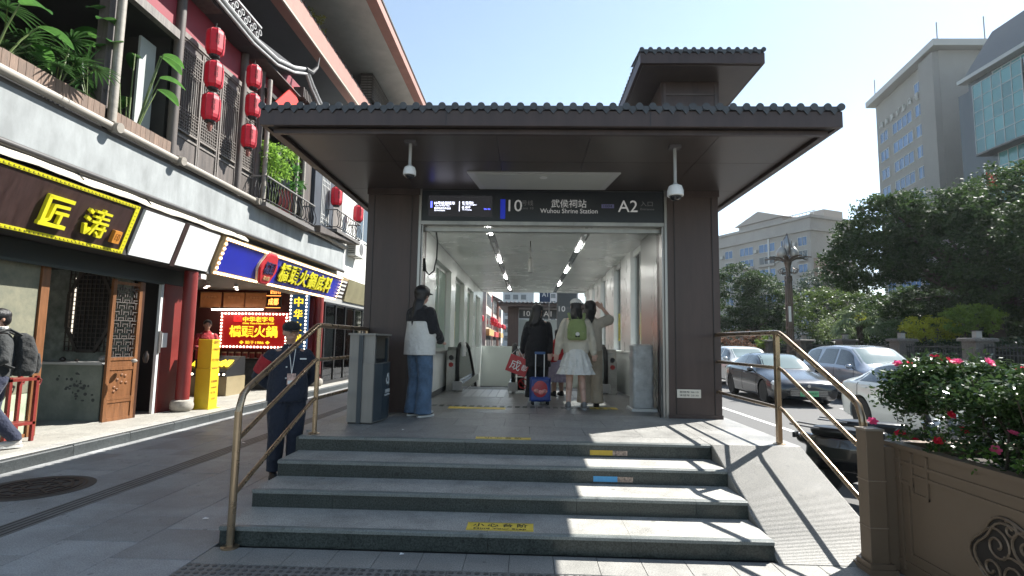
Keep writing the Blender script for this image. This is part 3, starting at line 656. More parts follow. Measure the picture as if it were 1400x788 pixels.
mb.bar((-.145, 10.595, PZ+.245), (-.015, 10.595, PZ+.115), .010, .018); mb.build('prohibition_ring', mat('sign_red', (.4, .01, .015), .5), o)
MB().box((-.10, 10.597, PZ+.13), (-.06, 10.599, PZ+.24)).ell((-.08, 10.597, PZ+.245), (.018, .002, .018), 8, 6).build('pictogram', blk, o)
for x in (-.17, .01): MB().cyl((x, 10.63, PZ), (x, 10.63, PZ+.45), .012).build('leg', steel, o)
# hanging loudspeaker, dangling cable
o = thing('hanging_speaker', 'slim cylinder hanging on a rod from the hall ceiling', 'loudspeaker', (.0, 9.4, HZ))
MB().cyl((.02, 9.4, 3.02), (.02, 9.4, HZ), .010).cyl((.02, 9.4, 3.0), (.02, 9.4, 3.04), .025).build('rod', mat('rod_grey', (.12, .12, .12), .4), o)
MB().lathe([(.03, 2.76), (.045, 2.77), (.045, 3.0), (.03, 3.01)], (.02, 9.4, 0), 14).build('cylinder', mat('speaker_grey', (.33, .33, .32), .4, .3), o)
o = thing('cable', 'black cable hanging in a loop inside the doorway beside the frame', 'cable', (-1.45, 7.7, 3.1))
MB().tube([(-1.36, 7.7, 3.17), (-1.33, 7.7, 3.0), (-1.335, 7.7, 2.75), (-1.37, 7.7, 2.56), (-1.44, 7.7, 2.50), (-1.49, 7.7, 2.56), (-1.505, 7.7, 2.70)], .011, 8).box((-1.522, 7.68, 2.55), (-1.50, 7.73, 2.74)).build('loop', rubber, o)
# wrapped stand by the end panel
wrap = mat('grey_wrap', (.40, .41, .41), .38, var=.22, scale=9, bump=.7, bscale=7)
o = thing('wrapped_stand', 'grey plastic wrapped stand on a white base beside the doorway frame', 'stand', (1.70, 8.25, PZ))
def wob(a, z): return 1+.03*math.sin(5*a+z*9)+.02*math.sin(11*a-z*23)
MB().loft([(1.70, 8.25, PZ+.05+i*.082, .155+.006*math.sin(i*2.3), .17+.005*math.sin(i*1.7), .3) for i in range(12)], 20).build('cover', wrap, o)
MB().box((1.52, 8.04, PZ+.001), (1.89, 8.46, PZ+.045), .01).build('base', mat('base_white', (.55, .55, .53), .5), o)
MB().loft([(1.70, 8.25, PZ+.955, .16, .175, .3), (1.70, 8.25, PZ+.975, .10, .12, .5)], 20).build('top_fold', wrap, o)

# ---------------------------------------------------------------- second pavilion beyond
o = thing('far_station_entrance', 'second brown station pavilion with tiled roof seen through the hall', 'metro entrance', (1, 34, 0))
D = 27.
MB().box((-1.8, 32.5, 3.70), (4.0, 40, 3.86)).build('roof', brown_clad, o)
for i in range(24): MB().ell((-1.8+i*.25, 32.45, 3.92), (.09, .25, .07), 8, 5).build('cap_tile', tile_grey, o)
MB().box((-1.8, 32.5, 3.87), (4.0, 40, 3.93)).build('roof_tiles', tile_grey, o)
MB().box((-1.30, 34, 0), (-.62, 35, 3.70)).build('column', brown_clad, o); MB().box((2.8, 34, 0), (3.5, 35, 3.70)).build('column', brown_clad, o)
s_ = MB().box((-.6, 34.3, 3.05), (2.78, 34.4, 3.62)).build('sign_board', dk, o)
text('lettering', '10', (-.1, 34.28, 3.36), .4, .33, lit, s_, YF, .01); text('lettering', 'A1', (1.2, 34.28, 3.36), .5, .33, lit, s_, YF, .01)
for a in (-.6, .25, 1.1, 1.95): MB().box((a, 34.5, .3), (a+.8, 34.54, 3.0)).build('glass_panel', mat('far_glass', (.35, .40, .40), .15), o)
o = thing('exit_sign', 'dark blue hanging A1 exit sign seen through the far opening', 'sign', (.6, 24, 0))
MB().box((.48, 24, 3.35), (.95, 24.08, 3.95)).build('board', mat('exit_blue', (.03, .05, .10), .4), o)
text('lettering', 'A1', (.72, 23.99, 3.68), .26, .20, mat('letters_white', (.8, .8, .8), .5), o, YF, .005)
MB().box((.50, 24.03, 0), (.54, 24.06, 3.35)).box((.89, 24.03, 0), (.93, 24.06, 3.35)).build('post', steel, o)
o = thing('sign_totem', 'tall dark station totem numbered 10 beyond the hall', 'sign', (1.5, 22, 0))
MB().box((1.15, 21.9, 0), (1.95, 22.05, 3.75)).build('panel', mat('totem_grey', (.09, .10, .105), .4), o)
text('lettering', '10', (1.35, 21.89, 2.92), .26, .22, lit, o, YF, .005); text('lettering', '号线', (1.65, 21.89, 2.95), .24, .11, lit2, o, YF, .005)

# ================================================================ HANDRAILS
def handrail(label, x, far, near_x=None):
    o = thing('handrail', label, 'handrail', (x, 5.6, PZ)); r = .026; e = 4.14 if x < 0 else 4.26
    MB().tube([(x, far, 1.70), (x, 5.70, 1.70), (x, 5.60, 1.692), (x, 5.50, 1.655), (x, e+.12, 1.165), (x, e+.05, 1.12), (x, e+.01, 1.03), (x, e, .95)], r, 12).build('top_rail', bronze, o, smooth=True)
    MB().tube([(x, far, 1.34), (x, 5.62, 1.34), (x, 5.53, 1.315), (x, e+.02, .79)], .019, 10).build('middle_rail', bronze, o, smooth=True)
    MB().tube([(x, far, .94), (x, 5.62, .94), (x, 5.53, .915), (x, e+.02, .39)], .019, 10).build('lower_rail', bronze, o, smooth=True)
    for y, z0, z1 in ((far, PZ, 1.72), (5.66, PZ, 1.69)):
        p = MB().box((x-.022, y-.03, z0), (x+.022, y+.03, z1)).build('post', bronze, o, bevel=.004) if x > 0 else MB().cyl((x, y, z0), (x, y, z1), .024, n=14).build('post', bronze, o, smooth=True)
        MB().lathe([(.058, z0), (.058, z0+.006), (.036, z0+.012), (.030, z0+.016)], (x, y, 0), 18).build('foot_flange', bronze, p)
    p = MB().cyl((x, e, 0), (x, e, 1.0), .028, n=16).build('post', bronze, o, smooth=True)
    MB().lathe([(.065, 0), (.065, .012), (.04, .02)], (x, e, 0), 20).build('foot_flange', bronze, p)
handrail('bronze three bar handrail beside the steps next to the waste bin', -2.20, 7.35)
handrail('bronze three bar handrail along the ribbed ramp beside the road', 2.545, 7.60)

# ================================================================ WASTE BIN
o = thing('waste_bin', 'stainless steel waste bin with dark recycling panel at the top of the steps', 'waste bin', (-1.88, 6.65, PZ))
bs = mat('bin_steel', (.23, .22, .205), .5, .6, var=.18, scale=5, stretch=(1, 1, .12)); bd = mat('bin_panel', (.030, .042, .052), .4, var=.1, scale=3)
bz = PZ+1.03
MB().prism([(-2.10, 6.36), (-1.80, 6.34), (-1.745, 6.52), (-1.73, 6.70), (-1.745, 6.88), (-1.80, 7.02), (-2.10, 7.0)], PZ+.02, PZ+.70, 'z').build('body', bs, o)
MB().prism([(-1.793, 6.36), (-1.742, 6.525), (-1.727, 6.70), (-1.742, 6.875), (-1.793, 7.0), (-1.70, 6.9)][:5]+[(-1.80, 6.9), (-1.80, 6.45)], PZ+.03, PZ+.695, 'z').build('curved_panel', bd, o)
MB().box((-2.10, 6.362, PZ+.70), (-1.80, 6.40, bz)).box((-2.10, 6.96, PZ+.70), (-1.80, 7.0, bz)).box((-2.10, 6.40, PZ+.70), (-2.06, 6.96, bz)).build('hood', bs, o)
MB().box((-1.83, 6.40, PZ+.70), (-1.80, 6.42, bz-.03)).box((-1.83, 6.92, PZ+.70), (-1.80, 6.96, bz-.03)).build('opening_frame', bd, o)
MB().prism([(-2.115, 6.335), (-1.79, 6.325), (-1.735, 6.52), (-1.72, 6.70), (-1.735, 6.88), (-1.79, 7.04), (-2.115, 7.03)], bz, bz+.022, 'z').build('lid', bs, o)
MB().box((-2.055, 6.405, PZ+.701), (-1.835, 6.955, PZ+.74)).build('inner_tray', black, o)
MB().box((-1.985, 6.335, PZ+.01), (-1.935, 6.361, bz-.002)).build('dark_stripe', bd, o)
MB().box((-2.09, 6.37, PZ), (-1.80, 6.99, PZ+.02)).build('base', black, o)
wl = mat('bin_white', (.60, .62, .62), .5)
def recyc(cy, cz, s):
    mb = MB(); P = [(cy+s*math.cos(a), cz+s*math.sin(a)) for a in (pi/2, pi/2+2*pi/3, pi/2+4*pi/3)]
    for i in range(3):
        a = Vector((P[i][0], P[i][1])); b = Vector((P[(i+1) % 3][0], P[(i+1) % 3][1])); p = a.lerp(b, .16); q = a.lerp(b, .70); e = a.lerp(b, .95); d = (b-a).normalized(); nn = Vector((-d.y, d.x))
        mb.bar((-1.722, p.x, p.y), (-1.722, q.x, q.y), .026, .002, up=(1, 0, 0))
        mb.prism([(q.x+nn.x*.032, q.y+nn.y*.032), (q.x-nn.x*.032, q.y-nn.y*.032), (e.x, e.y)], -1.7235, -1.7205, 'x')
    return mb
recyc(6.70, PZ+.50, .085).build('recycling_mark', wl, o)
text('lettering', '其他垃圾', (-1.722, 6.70, PZ+.36), .22, .045, wl, o, XF, .003); text('lettering', 'Residual Waste', (-1.722, 6.70, PZ+.315), .24, .022, wl, o, XF, .003)

# ================================================================ PEOPLE
skin = mat('skin', (.42, .245, .175), .5, var=.08, scale=30, sub=.08)
skin_l = mat('skin_light', (.52, .33, .26), .5, var=.06, scale=30, sub=.08)
hair_m = mat('black_hair', (.010, .009, .010), .38, var=.4, scale=60, stretch=(3, 3, .4), bump=.5, bscale=90)
def cloth(n, c, v=.12): return mat('cloth_'+n, c, .85, var=v, scale=9, bump=1., bscale=13, sheen=.1)
def limbs(mb, pts, rad, n=12, sx=1.): 
    mb.tube(pts, rad, n, sx)
    for p, r in ((pts[0], rad[0]), (pts[-1], rad[-1])): mb.ell(p, (r, r, r), 10, 6)
    return mb
def hand(mb, w, d, side, curl=.5, fwd=Vector((0, 1, 0))):
    """palm plus five unequal bent fingers. w wrist, d pointing direction, fwd palm-normal side."""
    w = Vector(w); d = Vector(d).normalized(); f = (fwd-d*fwd.dot(d)).normalized(); s = d.cross(f).normalized()
    c = w+d*.045; m = Matrix((s, f, d)).transposed()
    mb.ell(c, (.040, .018, .052), 10, 8, m)
    for i, (off, L) in enumerate(((-.028, .062), (-.0095, .074), (.0095, .070), (.027, .055))):
        b = w+d*.085+s*off; k = b+d*L*.5*math.cos(curl*.5)+f*L*.5*math.sin(curl*.5); t = k+d*L*.5*math.cos(curl*1.6)+f*L*.5*math.sin(curl*1.6)
        mb.tube([b-d*.02, b, k, t], [.0095, .0095, .0088, .0075], 6); mb.ell(t, (.0078, .0078, .0078), 6, 4)
    b = w+d*.03+s*side*.034; k = b+d*.028+s*side*.016+f*.012; t = k+d*.026+f*.012; mb.tube([b-s*side*.01, b, k, t], [.012, .012, .0105, .009], 6)
def person(label, loc, rz, H=1.68, sk=skin, arms=None, legs=None, lean=0, head_turn=0., head_nod=0., face=True, shoulder=.168, group=None, build=1.):
    """Body: one continuous surface. Local frame: faces +Y, +X its right hand. Returns root and joints."""
    o = thing('person', label, 'person', loc, rz, group); k = H/1.70
    J = dict(hipL=Vector((-.085, 0, .88)), hipR=Vector((.085, 0, .88)), kneeL=Vector((-.095, .03, .48)), kneeR=Vector((.095, .03, .48)), ankL=Vector((-.10, -.01, .085)), ankR=Vector((.10, -.01, .085)),
             shL=Vector((-shoulder, 0, 1.36)), shR=Vector((shoulder, 0, 1.36)), elL=Vector((-.235, -.03, 1.10)), elR=Vector((.235, -.03, 1.10)), wrL=Vector((-.245, .06, .86)), wrR=Vector((.245, .06, .86)))
    for d_ in (arms or {}), (legs or {}):
        for a, v in d_.items(): 
            if a in J: J[a] = Vector(v)
    for a in J: J[a] = J[a]*k
    b = build; mb = MB()
    mb.loft([(0, 0, .84*k, .13*b, .09*b), (0, 0, .92*k, .16*b, .105*b), (0, .005, 1.05*k, .135*b, .095*b), (0, .01, 1.20*k, .155*b, .105*b), (0, 0, 1.33*k, .17*b, .10*b), (0, -.01, 1.40*k, .15*b, .075*b), (0, -.01, 1.435*k, .07, .06)], 16)
    limbs(mb, [(0, -.012, 1.40*k), (0, .008, 1.50*k)], [.055*k, .05*k])
    for s in 'LR':
        limbs(mb, [J['hip'+s], J['knee'+s], J['ank'+s]], [.085*b, .055*b, .037], 12)
        lk = J['knee'+s].lerp(J['ank'+s], .28)+Vector((0, -.02, 0)); mb.ell(lk, (.05, .055, .10), 10, 8)
        mb.ell(J['ank'+s]+Vector((0, .06, -.045)), (.042, .115, .036), 10, 6)
        limbs(mb, [J['sh'+s]+Vector((0, 0, -.02)), J['el'+s], J['wr'+s]], [.050*b, .038*b, .026], 10)
        cfg = (arms or {}).get('hand'+s, {}); dd = cfg.get('d') or (J['wr'+s]-J['el'+s]); hand(mb, J['wr'+s], dd, -1 if s == 'L' else 1, cfg.get('curl', .6), Vector(cfg.get('f', (0, 1, 0.1))))
    # head
    R = Matrix.Rotation(head_turn, 3, 'Z') @ Matrix.Rotation(head_nod, 3, 'X'); hc = Vector((0, .018, 1.595*k)); g = k*1.0
    def hp(x, y, z): return hc+R @ Vector((x*g, y*g, z*g))
    hm = R
    mb.ell(hp(0, 0, .022), (.077*g, .094*g, .092*g), 16, 12, hm); mb.ell(hp(0, .018, -.045), (.060*g, .068*g, .068*g), 14, 10, hm); mb.ell(hp(0, .035, -.088), (.032*g, .035*g, .026*g), 10, 8, hm)
    if face:
        mb.tube([hp(0, .088, .010), hp(0, .106, -.022), hp(0, .098, -.032)], [.009*g, .014*g, .013*g], 8)
        mb.ell(hp(0, .084, -.058), (.024*g, .011*g, .010*g), 10, 6, hm); mb.ell(hp(-.034, .070, -.016), (.02*g, .018*g, .014*g), 8, 6, hm); mb.ell(hp(.034, .070, -.016), (.02*g, .018*g, .014*g), 8, 6, hm)
        mb.ell(hp(0, .086, .028), (.05*g, .012*g, .009*g), 10, 6, hm)
    for s in (-1, 1): mb.ell(hp(s*.079, -.004, -.004), (.011*g, .020*g, .032*g), 8, 6, hm)
    body = fuse(mb, 'body', sk, o, .0068, 3)
    if face:
        for s in (-1, 1):
            MB().ell(hp(s*.033, .0865, .006), (.014*g, .006*g, .0062*g), 10, 6, hm).build('eye', mat('eye_white', (.55, .52, .5), .3), body, local=True, smooth=True)
            MB().ell(hp(s*.033, .0915, .006), (.0065*g, .003*g, .0062*g), 8, 6, hm).build('iris', black, body, local=True, smooth=True)
            MB().tube([hp(s*.016, .096, .026), hp(s*.034, .096, .031), hp(s*.052, .084, .026)], .0035*g, 6).build('eyebrow', hair_m, body, local=True)
        MB().ell(hp(0, .0955, -.0585), (.022*g, .004*g, .0035*g), 10, 6, hm).build('lips', mat('lips', (.28, .10, .085), .5), body, local=True, smooth=True)
    return o, J, hp, k, hm, g
def hair(o, hp, hm, g, length=0., back=True, side=False, fringe=True, vol=1.0, sway=0., name='hair', width=.085):
    mb = MB(); mb.ell(hp(0, -.012, .040), (.088*g*vol, .100*g*vol, .085*g*vol), 16, 12, hm); mb.ell(hp(0, -.042, -.005), (.080*g*vol, .064*g*vol, .085*g*vol), 14, 10, hm)
    if length:
        n = 9
        for i in range(n):
            a = (i/(n-1)-.5)*2; x = a*width; y = -.085+.045*abs(a)**1.5; L = length*(.88+.12*math.cos(a*9+1))
            limbs(mb, [hp(x*.8, y+.02, .02), hp(x, y-.03, -.10), hp(x*1.05+sway*.3, y-.085, -.12-L*.5), hp(x*.85+sway, y-.085, -.10-L)], [.022*g, .024*g, .021*g, .008*g], 8)
    if side:
        for s in (-1, 1): limbs(mb, [hp(s*.072, .02, .03), hp(s*.083, .022, -.04), hp(s*.078, .01, -.12)], [.02*g, .018*g, .008*g], 8)
    if fringe: mb.ell(hp(0, .045, .072), (.066*g, .045*g, .032*g), 12, 8, hm)
    return fuse(mb, name, hair_m, o, .0085, 2)
def cap(o, hp, hm, g, m, brim=True, name='cap', down=0.):
    mb = MB(); mb.ell(hp(0, -.004, .060), (.096*g, .110*g, .074*g), 18, 12, hm)
    c = fuse(mb, name, m, o, .008, 2)
    if brim:
        vs = []; 
        for i in range(11):
            a = pi*i/10; vs.append(hp(.082*math.cos(a), .060+.115*math.sin(a), .045-.012*abs(math.cos(a))*1.2-down*math.sin(a)))
        for i in range(11):
            a = pi*i/10; vs.append(hp(.082*math.cos(a), .060+.112*math.sin(a), .037-.012*abs(math.cos(a))*1.2-down*math.sin(a)))
        MB().add(vs, [tuple(range(11)), tuple(range(21, 10, -1))]+[(i, i+1, 12+i, 11+i) for i in range(10)]).build('brim', m, c, local=True)
    return c
def top(o, J, k, m, hem=.86, hemr=(.20, .14), name='jacket', sleeve=1., sr=(.075, .062, .050), chest=(.195, .135), collar=True, build=1., m2=None, split=None, voxel=.011):
    mb = MB(); b = build
    secs = [(0, 0, hem*k, hemr[0]*b, hemr[1]*b)]
    if hem < 1.0: secs.append((0, 0, 1.0*k, (hemr[0]*.6+chest[0]*.4)*b, (hemr[1]*.6+chest[1]*.4)*b))
    secs += [(0, .0, 1.16*k, chest[0]*.92*b, chest[1]*b), (0, 0, 1.29*k, chest[0]*.95*b, chest[1]*.94*b), (0, -.008, 1.36*k, chest[0]*.88*b, chest[1]*.76*b), (0, -.01, 1.405*k, chest[0]*.62*b, .088), (0, -.008, 1.445*k, .072, .066)]
    mb.loft(secs, 22)
    for s in 'LR':
        a, e, w = J['sh'+s]+Vector((0, 0, -.012)), J['el'+s], J['wr'+s]
        if sleeve >= 1: 
            w2 = e.lerp(w, min(1., sleeve-.02)); mid = e.lerp(w2, .5)+Vector((0, 0, -.008))
            limbs(mb, [a, a.lerp(e, .25), a.lerp(e, .6), e, mid, w2], [sr[0]*.82, sr[0]*.95, sr[0]*.9, sr[1], sr[1]*.93, sr[2]], 12)
        else: limbs(mb, [a, a.lerp(e, sleeve*.6), a.lerp(e, sleeve)], [sr[0], sr[0]*1.02, sr[0]*1.05], 12)
    if collar: mb.lathe([(.066, 1.43*k), (.070, 1.475*k), (.062, 1.476*k), (.058, 1.43*k)], (0, 0, 0), 18)
    r = fuse(mb, name, m, o, voxel, 2)
    return r
def trousers(o, J, k, m, r=(.105, .075, .065), waist=.98, name='trousers', bell=1., cuff=.09, build=1.):
    mb = MB(); b = build
    mb.loft([(0, 0, .80*k, .165*b, .115*b), (0, 0, .90*k, .17*b, .12*b), (0, 0, waist*k, .150*b, .11*b)], 20)
    for s in 'LR':
        h, kn, an = J['hip'+s], J['knee'+s], J['ank'+s]; c = an+Vector((0, .005, cuff*k-an.z)); mid = kn.lerp(c, .5)
        limbs(mb, [h, h.lerp(kn, .5), kn, mid+Vector((0, -.008, 0))], [r[0]*b, r[0]*.95*b, r[1]*b, r[1]*b*.98*bell**.5], 14)
        mb.tube([kn, mid, c+Vector((0, 0, .04)), c], [r[1]*b, r[1]*.98*b*bell**.5, r[2]*bell, r[2]*bell*1.03], 14)
    return fuse(mb, name, m, o, .011, 2)
def shoes(o, J, m, sole, name='shoe', L=.135, heads=0):
    for s in 'LR':
        a = J['ank'+s]; x = a.x; d = Vector((0, 1, 0))
        mb = MB(); mb.ell((a.x, a.y+.055, a.z-.038), (.047, L, .044), 14, 10); mb.ell((a.x, a.y-.012, a.z-.01), (.042, .055, .05), 12, 8)
        sh = fuse(mb, name, m, o, .008, 2)
        MB().loft([(a.x, a.y+.055, a.z-.085, .046, L+.004, .8), (a.x, a.y+.055, a.z-.060, .049, L+.006, .8)], 20).build('sole', sole, sh, local=True)

navy = cloth('navy', (.012, .016, .030)); white_c = cloth('white', (.60, .59, .56), .05); denim = cloth('denim', (.075, .125, .20), .3); cream = cloth('cream', (.50, .46, .38), .06); blackc = cloth('black', (.010, .010, .013))
beige = cloth('beige', (.36, .30, .225), .1); redc = cloth('red', (.32, .015, .02)); sage = cloth('sage', (.20, .25, .10), .1); lav = cloth('lavender', (.25, .23, .32))
wsole = mat('shoe_sole', (.6, .6, .58), .6)

# --- security guard standing behind the rail
o, J, hp, k, hm, g = person('security guard in dark navy uniform and cap standing behind the bronze rail', (-2.72, 6.15, 0), -2.55, 1.73, skin,
    arms=dict(elL=(-.30, -.10, 1.12), elR=(.30, -.10, 1.12), wrL=(-.10, -.19, .93), wrR=(.08, -.17, .95), shL=(-.185, 0, 1.36), shR=(.185, 0, 1.36)), head_turn=.15, head_nod=-.06, build=1.12)
gj = top(o, J, k, navy, .84, (.215, .165), 'jacket', 1., (.085, .075, .058), (.215, .155), build=1.03)
trousers(o, J, k, navy, (.115, .085, .075), 1.0, build=1.05); shoes(o, J, black, rubber)
cap(o, hp, hm, g, blackc, True, down=.012); mb = MB(); mb.ell(hp(0, -.03, .01), (.084*g, .078*g, .07*g), 14, 10, hm); fuse(mb, 'hair', hair_m, o, .009, 2)
al = MB().tube([(.215, -.015, 1.31*k), (.25, -.04, 1.24*k), (.285, -.08, 1.16*k)], [.088, .09, .085], 14).build('red_armband', redc, gj, local=True, smooth=True)
wr_ = Vector((0, .165, 0))
mb = MB(); mb.box((-.045, .178, 1.03*k), (.045, .184, 1.15*k)); idc = mb.build('id_card', mat('id_card', (.55, .36, .30), .4, var=.5, scale=30), o, local=True)
MB().box((-.038, .1845, 1.04*k), (.038, .186, 1.075*k)).build('card_band', white_plastic, idc, local=True)
MB().tube([(-.04, .13, 1.44*k), (-.02, .172, 1.30*k), (0, .18, 1.15*k)], .004, 6).tube([(.04, .13, 1.44*k), (.02, .172, 1.30*k), (0, .18, 1.15*k)], .004, 6).build('lanyard', white_plastic, o, local=True)
for z in (1.34, 1.22, 1.10, .98): MB().ell((.055, .172, z*k), (.010, .005, .010), 10, 6).build('button', mat('silver_button', (.6, .6, .6), .3, .8), gj, local=True, smooth=True)
for x in (-.12, .13): MB().box((x-.035, .150, 1.30*k), (x+.035, .158, 1.315*k)).build('name_strip', white_plastic, gj, local=True)
for s in (-1, 1):
    MB().obox((s*.155, -.01, 1.405*k), (.085, .05, .012), Matrix.Rotation(s*.35, 3, 'Y')).build('shoulder_board', mat('shoulder_board', (.35, .36, .38), .5, var=.6, scale=60), gj, local=True)

# --- woman in cap by the column
o, J, hp, k, hm, g = person('woman in black cap, white jacket with dark sleeves and jeans by the brown column', (-1.42, 7.12, PZ), -.65, 1.68, skin_l,
    arms=dict(elL=(-.21, .04, 1.12), elR=(.21, .04, 1.12), wrL=(-.10, .24, 1.02), wrR=(.12, .25, 1.0)), head_turn=.1)
jk = top(o, J, k, white_c, .80, (.235, .19), 'jacket', 1., (.088, .082, .06), (.225, .165))
mb = MB(); mb.loft([(0, 0, 1.24*k, .228, .172), (0, 0, 1.29*k, .226, .166), (0, -.008, 1.365*k, .210, .136), (0, -.01, 1.41*k, .145, .096), (0, -.01, 1.46*k, .078, .072)], 22)
for s in 'LR': limbs(mb, [J['sh'+s]+Vector((0, 0, -.012)), J['el'+s], J['el'+s].lerp(J['wr'+s], .5), J['el'+s].lerp(J['wr'+s], .99)], [.090, .090, .086, .062], 12)
fuse(mb, 'dark_sleeves', blackc, o, .011, 2)
trousers(o, J, k, denim, (.115, .095, .10), .98, 'jeans', 1.12, .04); shoes(o, J, mat('sneaker_black', (.02, .02, .03), .5), wsole)
for s in 'LR': MB().ell((J['ank'+s].x, J['ank'+s].y+.10, .055), (.047, .08, .03), 12, 8).build('toe_cap', white_c, o, local=True, smooth=True)
hair(o, hp, hm, g, .42, fringe=False, width=.065, vol=1.18); cap(o, hp, hm, g, blackc, True, down=.02)

# --- woman in black with suitcase
o, J, hp, k, hm, g = person('long haired woman dressed in black holding a red bag and a suitcase handle', (.16, 8.95, PZ), .05, 1.60, skin_l,
    arms=dict(elL=(-.23, .0, 1.10), wrL=(-.26, .10, .88), elR=(.20, .0, 1.10), wrR=(.20, -.10, .88)), head_turn=-.75)
top(o, J, k, blackc, .62, (.22, .17), 'coat', 1., (.075, .065, .052)); trousers(o, J, k, blackc, (.11, .09, .10), .98, bell=1.1, cuff=.10); shoes(o, J, white_c, wsole)
hair(o, hp, hm, g, .24, side=True, width=.09, sway=-.03, vol=1.08)
# red bag with a character
b = thing('shopping_bag', 'red paper bag with a white character held by the woman in black', 'bag', (-.16, 8.95, PZ+.55))
R_ = Matrix.Rotation(.35, 3, 'Y')
MB().obox((-.16, 8.93, PZ+.60), (.34, .10, .28), R_).build('bag_body', mat('bag_red', (.40, .015, .02), .45), b)
t = text('character', '成', (-.20, 8.873, PZ+.61), .17, .17, white_plastic, b, (R_ @ YF), .003)
text('character', '都', (-.06, 8.873, PZ+.56), .09, .10, white_plastic, b, (R_ @ YF), .003)
MB().tube([(-.27, 8.93, PZ+.78), (-.16, 8.97, PZ+.88), (-.06, 8.93, PZ+.70)], .006, 6).build('handle', white_plastic, b)
# suitcase: generic swirl print
sc = thing('suitcase', 'small red and blue patterned wheeled suitcase with raised handle on the hall floor', 'suitcase', (.20, 8.72, PZ), .12)
pm = mat('case_print', (.02, .07, .32), .35, col2=(.015, .03, .14), scale=9, detail=3)
MB().box((-.16, -.09, .05), (.16, .09, .43), 0).build('shell', pm, sc, local=True, bevel=.035)
MB().box((-.167, -.02, .06), (.167, .02, .42)).build('blue_side_band', mat('case_blue', (.02, .06, .25), .4), sc, local=True)
MB().ell((-.01, -.083, .25), (.135, .014, .15), 20, 10).build('red_print', mat('case_red', (.50, .02, .03), .35, col2=(.32, .05, .06), scale=30), sc, local=True, smooth=True)
for x in (-.07, 0., .06): MB().ell((x, -.097, .20+.1*abs(x)*10*.3), (.045, .006, .035), 12, 6).build('print_patch', mat('case_patch', (.55, .22, .20), .4, var=.5, scale=30), sc, local=True, smooth=True)
for x in (-.07, .07): MB().cyl((x, .05, .42), (x, .05, .80), .009).build('handle_rod', mat('rod_white', (.6, .62, .66), .3, .5), sc, local=True)
MB().box((-.085, .035, .79), (.085, .068, .83)).build('grip', mat('grip_blue', (.03, .09, .25), .4), sc, local=True)
for x in (-.12, .12):
    for y in (-.06, .06): MB().cyl((x-.015, y, .026), (x+.015, y, .026), .026).build('wheel', rubber, sc, local=True)

# --- girl with green backpack and white skirt
o, J, hp, k, hm, g = person('young woman in white cap and cream top with green backpack and white ruffled skirt', (.72, 8.22, PZ), .0, 1.63, skin_l,
    arms=dict(elL=(-.25, -.02, 1.11), wrL=(-.29, .02, .87), elR=(.24, -.02, 1.11), wrR=(.28, .02, .87)), legs=dict(ankL=(-.115, -.01, .085), ankR=(.13, -.01, .085)))
top(o, J, k, cream, .86, (.19, .15), 'top', 1., (.072, .066, .05))
def skirt(o, k, m, z0, z1, r0, r1, n=36, ruf=.05, name='skirt'):
    def wb(a, z): return 1+ruf*math.sin(14*a)*((z1-z)/(z1-z0))+ruf*.5*math.sin(23*a+z*20)*((z1-z)/(z1-z0))
    prof = [(r0*.85, z1+.02)]+[(r0+(r1-r0)*t, z1-(z1-z0)*t) for t in (0, .25, .5, .75, 1)]+[(r1-.012, z0+.004), (r0*.8, z1-.01)]
    return MB().lathe(prof, (0, 0, 0), 84, wob=wb).build(name, m, o, local=True, smooth=True)
skirt(o, k, white_c, .66*k, .92*k, .155, .235, ruf=.07); skirt(o, k, white_c, .54*k, .72*k, .205, .275, ruf=.08, name='ruffle_tier')
shoes(o, J, mat('shoe_grey', (.16, .16, .16), .6), mat('sole_grey', (.3, .3, .3), .6))
hair(o, hp, hm, g, .13, fringe=False, vol=1.04, width=.07); cap(o, hp, hm, g, white_c, True)
bp = thing('backpack', 'small sage green backpack with a white and black mascot patch on her back', 'backpack', (.72, 8.05, PZ+1.02))
mb = MB(); mb.loft([(0, 0, 0, .125, .055, .6), (0, 0, .03, .145, .07, .6), (0, 0, .20, .14, .068, .6), (0, .005, .29, .11, .05, .7), (0, .01, .315, .06, .03)], 24); fuse(mb, 'bag_body', sage, bp, .01, 2)
mb = MB(); mb.loft([(0, -.065, .02, .10, .022, .6), (0, -.068, .12, .10, .025, .6), (0, -.06, .14, .09, .01)], 20); fuse(mb, 'front_pocket', sage, bp, .008, 1)
MB().ell((0, -.098, .09), (.030, .006, .028), 12, 8).build('white_patch', white_c, bp, local=True, smooth=True)
for x in (-.02, .02): MB().ell((x, -.10, .055), (.014, .006, .012), 8, 6).build('black_patch', blackc, bp, local=True, smooth=True)
MB().tube([(-.10, 0, .30), (-.115, .10, .40), (-.11, .2, .40)], .014, 8, 1.6).tube([(.10, 0, .30), (.115, .10, .40), (.11, .2, .40)], .014, 8, 1.6).build('strap', sage, bp, local=True)
MB().tube([(0, .0, .31), (.0, -.01, .35), (.03, 0, .31)], .006, 6).build('loop', sage, bp, local=True)

# --- woman beside, hand raised to her hair
o, J, hp, k, hm, g = person('dark haired woman in beige shirt and trousers raising a hand to her head', (.98, 8.62, PZ), -.12, 1.64, skin_l,
    arms=dict(elR=(.34, .12, 1.42), wrR=(.20, .17, 1.60), handR=dict(d=(-.7, -.1, .6), curl=.4, f=(0, -1, 0)), elL=(-.22, 0, 1.1), wrL=(-.20, .08, .87)), head_turn=-.35)
top(o, J, k, cloth('shell', (.46, .41, .34), .05), .88, (.185, .145), 'shirt', .75, (.085, .075, .06), (.20, .145)); trousers(o, J, k, beige, (.115, .10, .10), .98, bell=1.12, cuff=.06)
shoes(o, J, black, rubber); hair(o, hp, hm, g, .20, side=True, vol=1.08, width=.085)

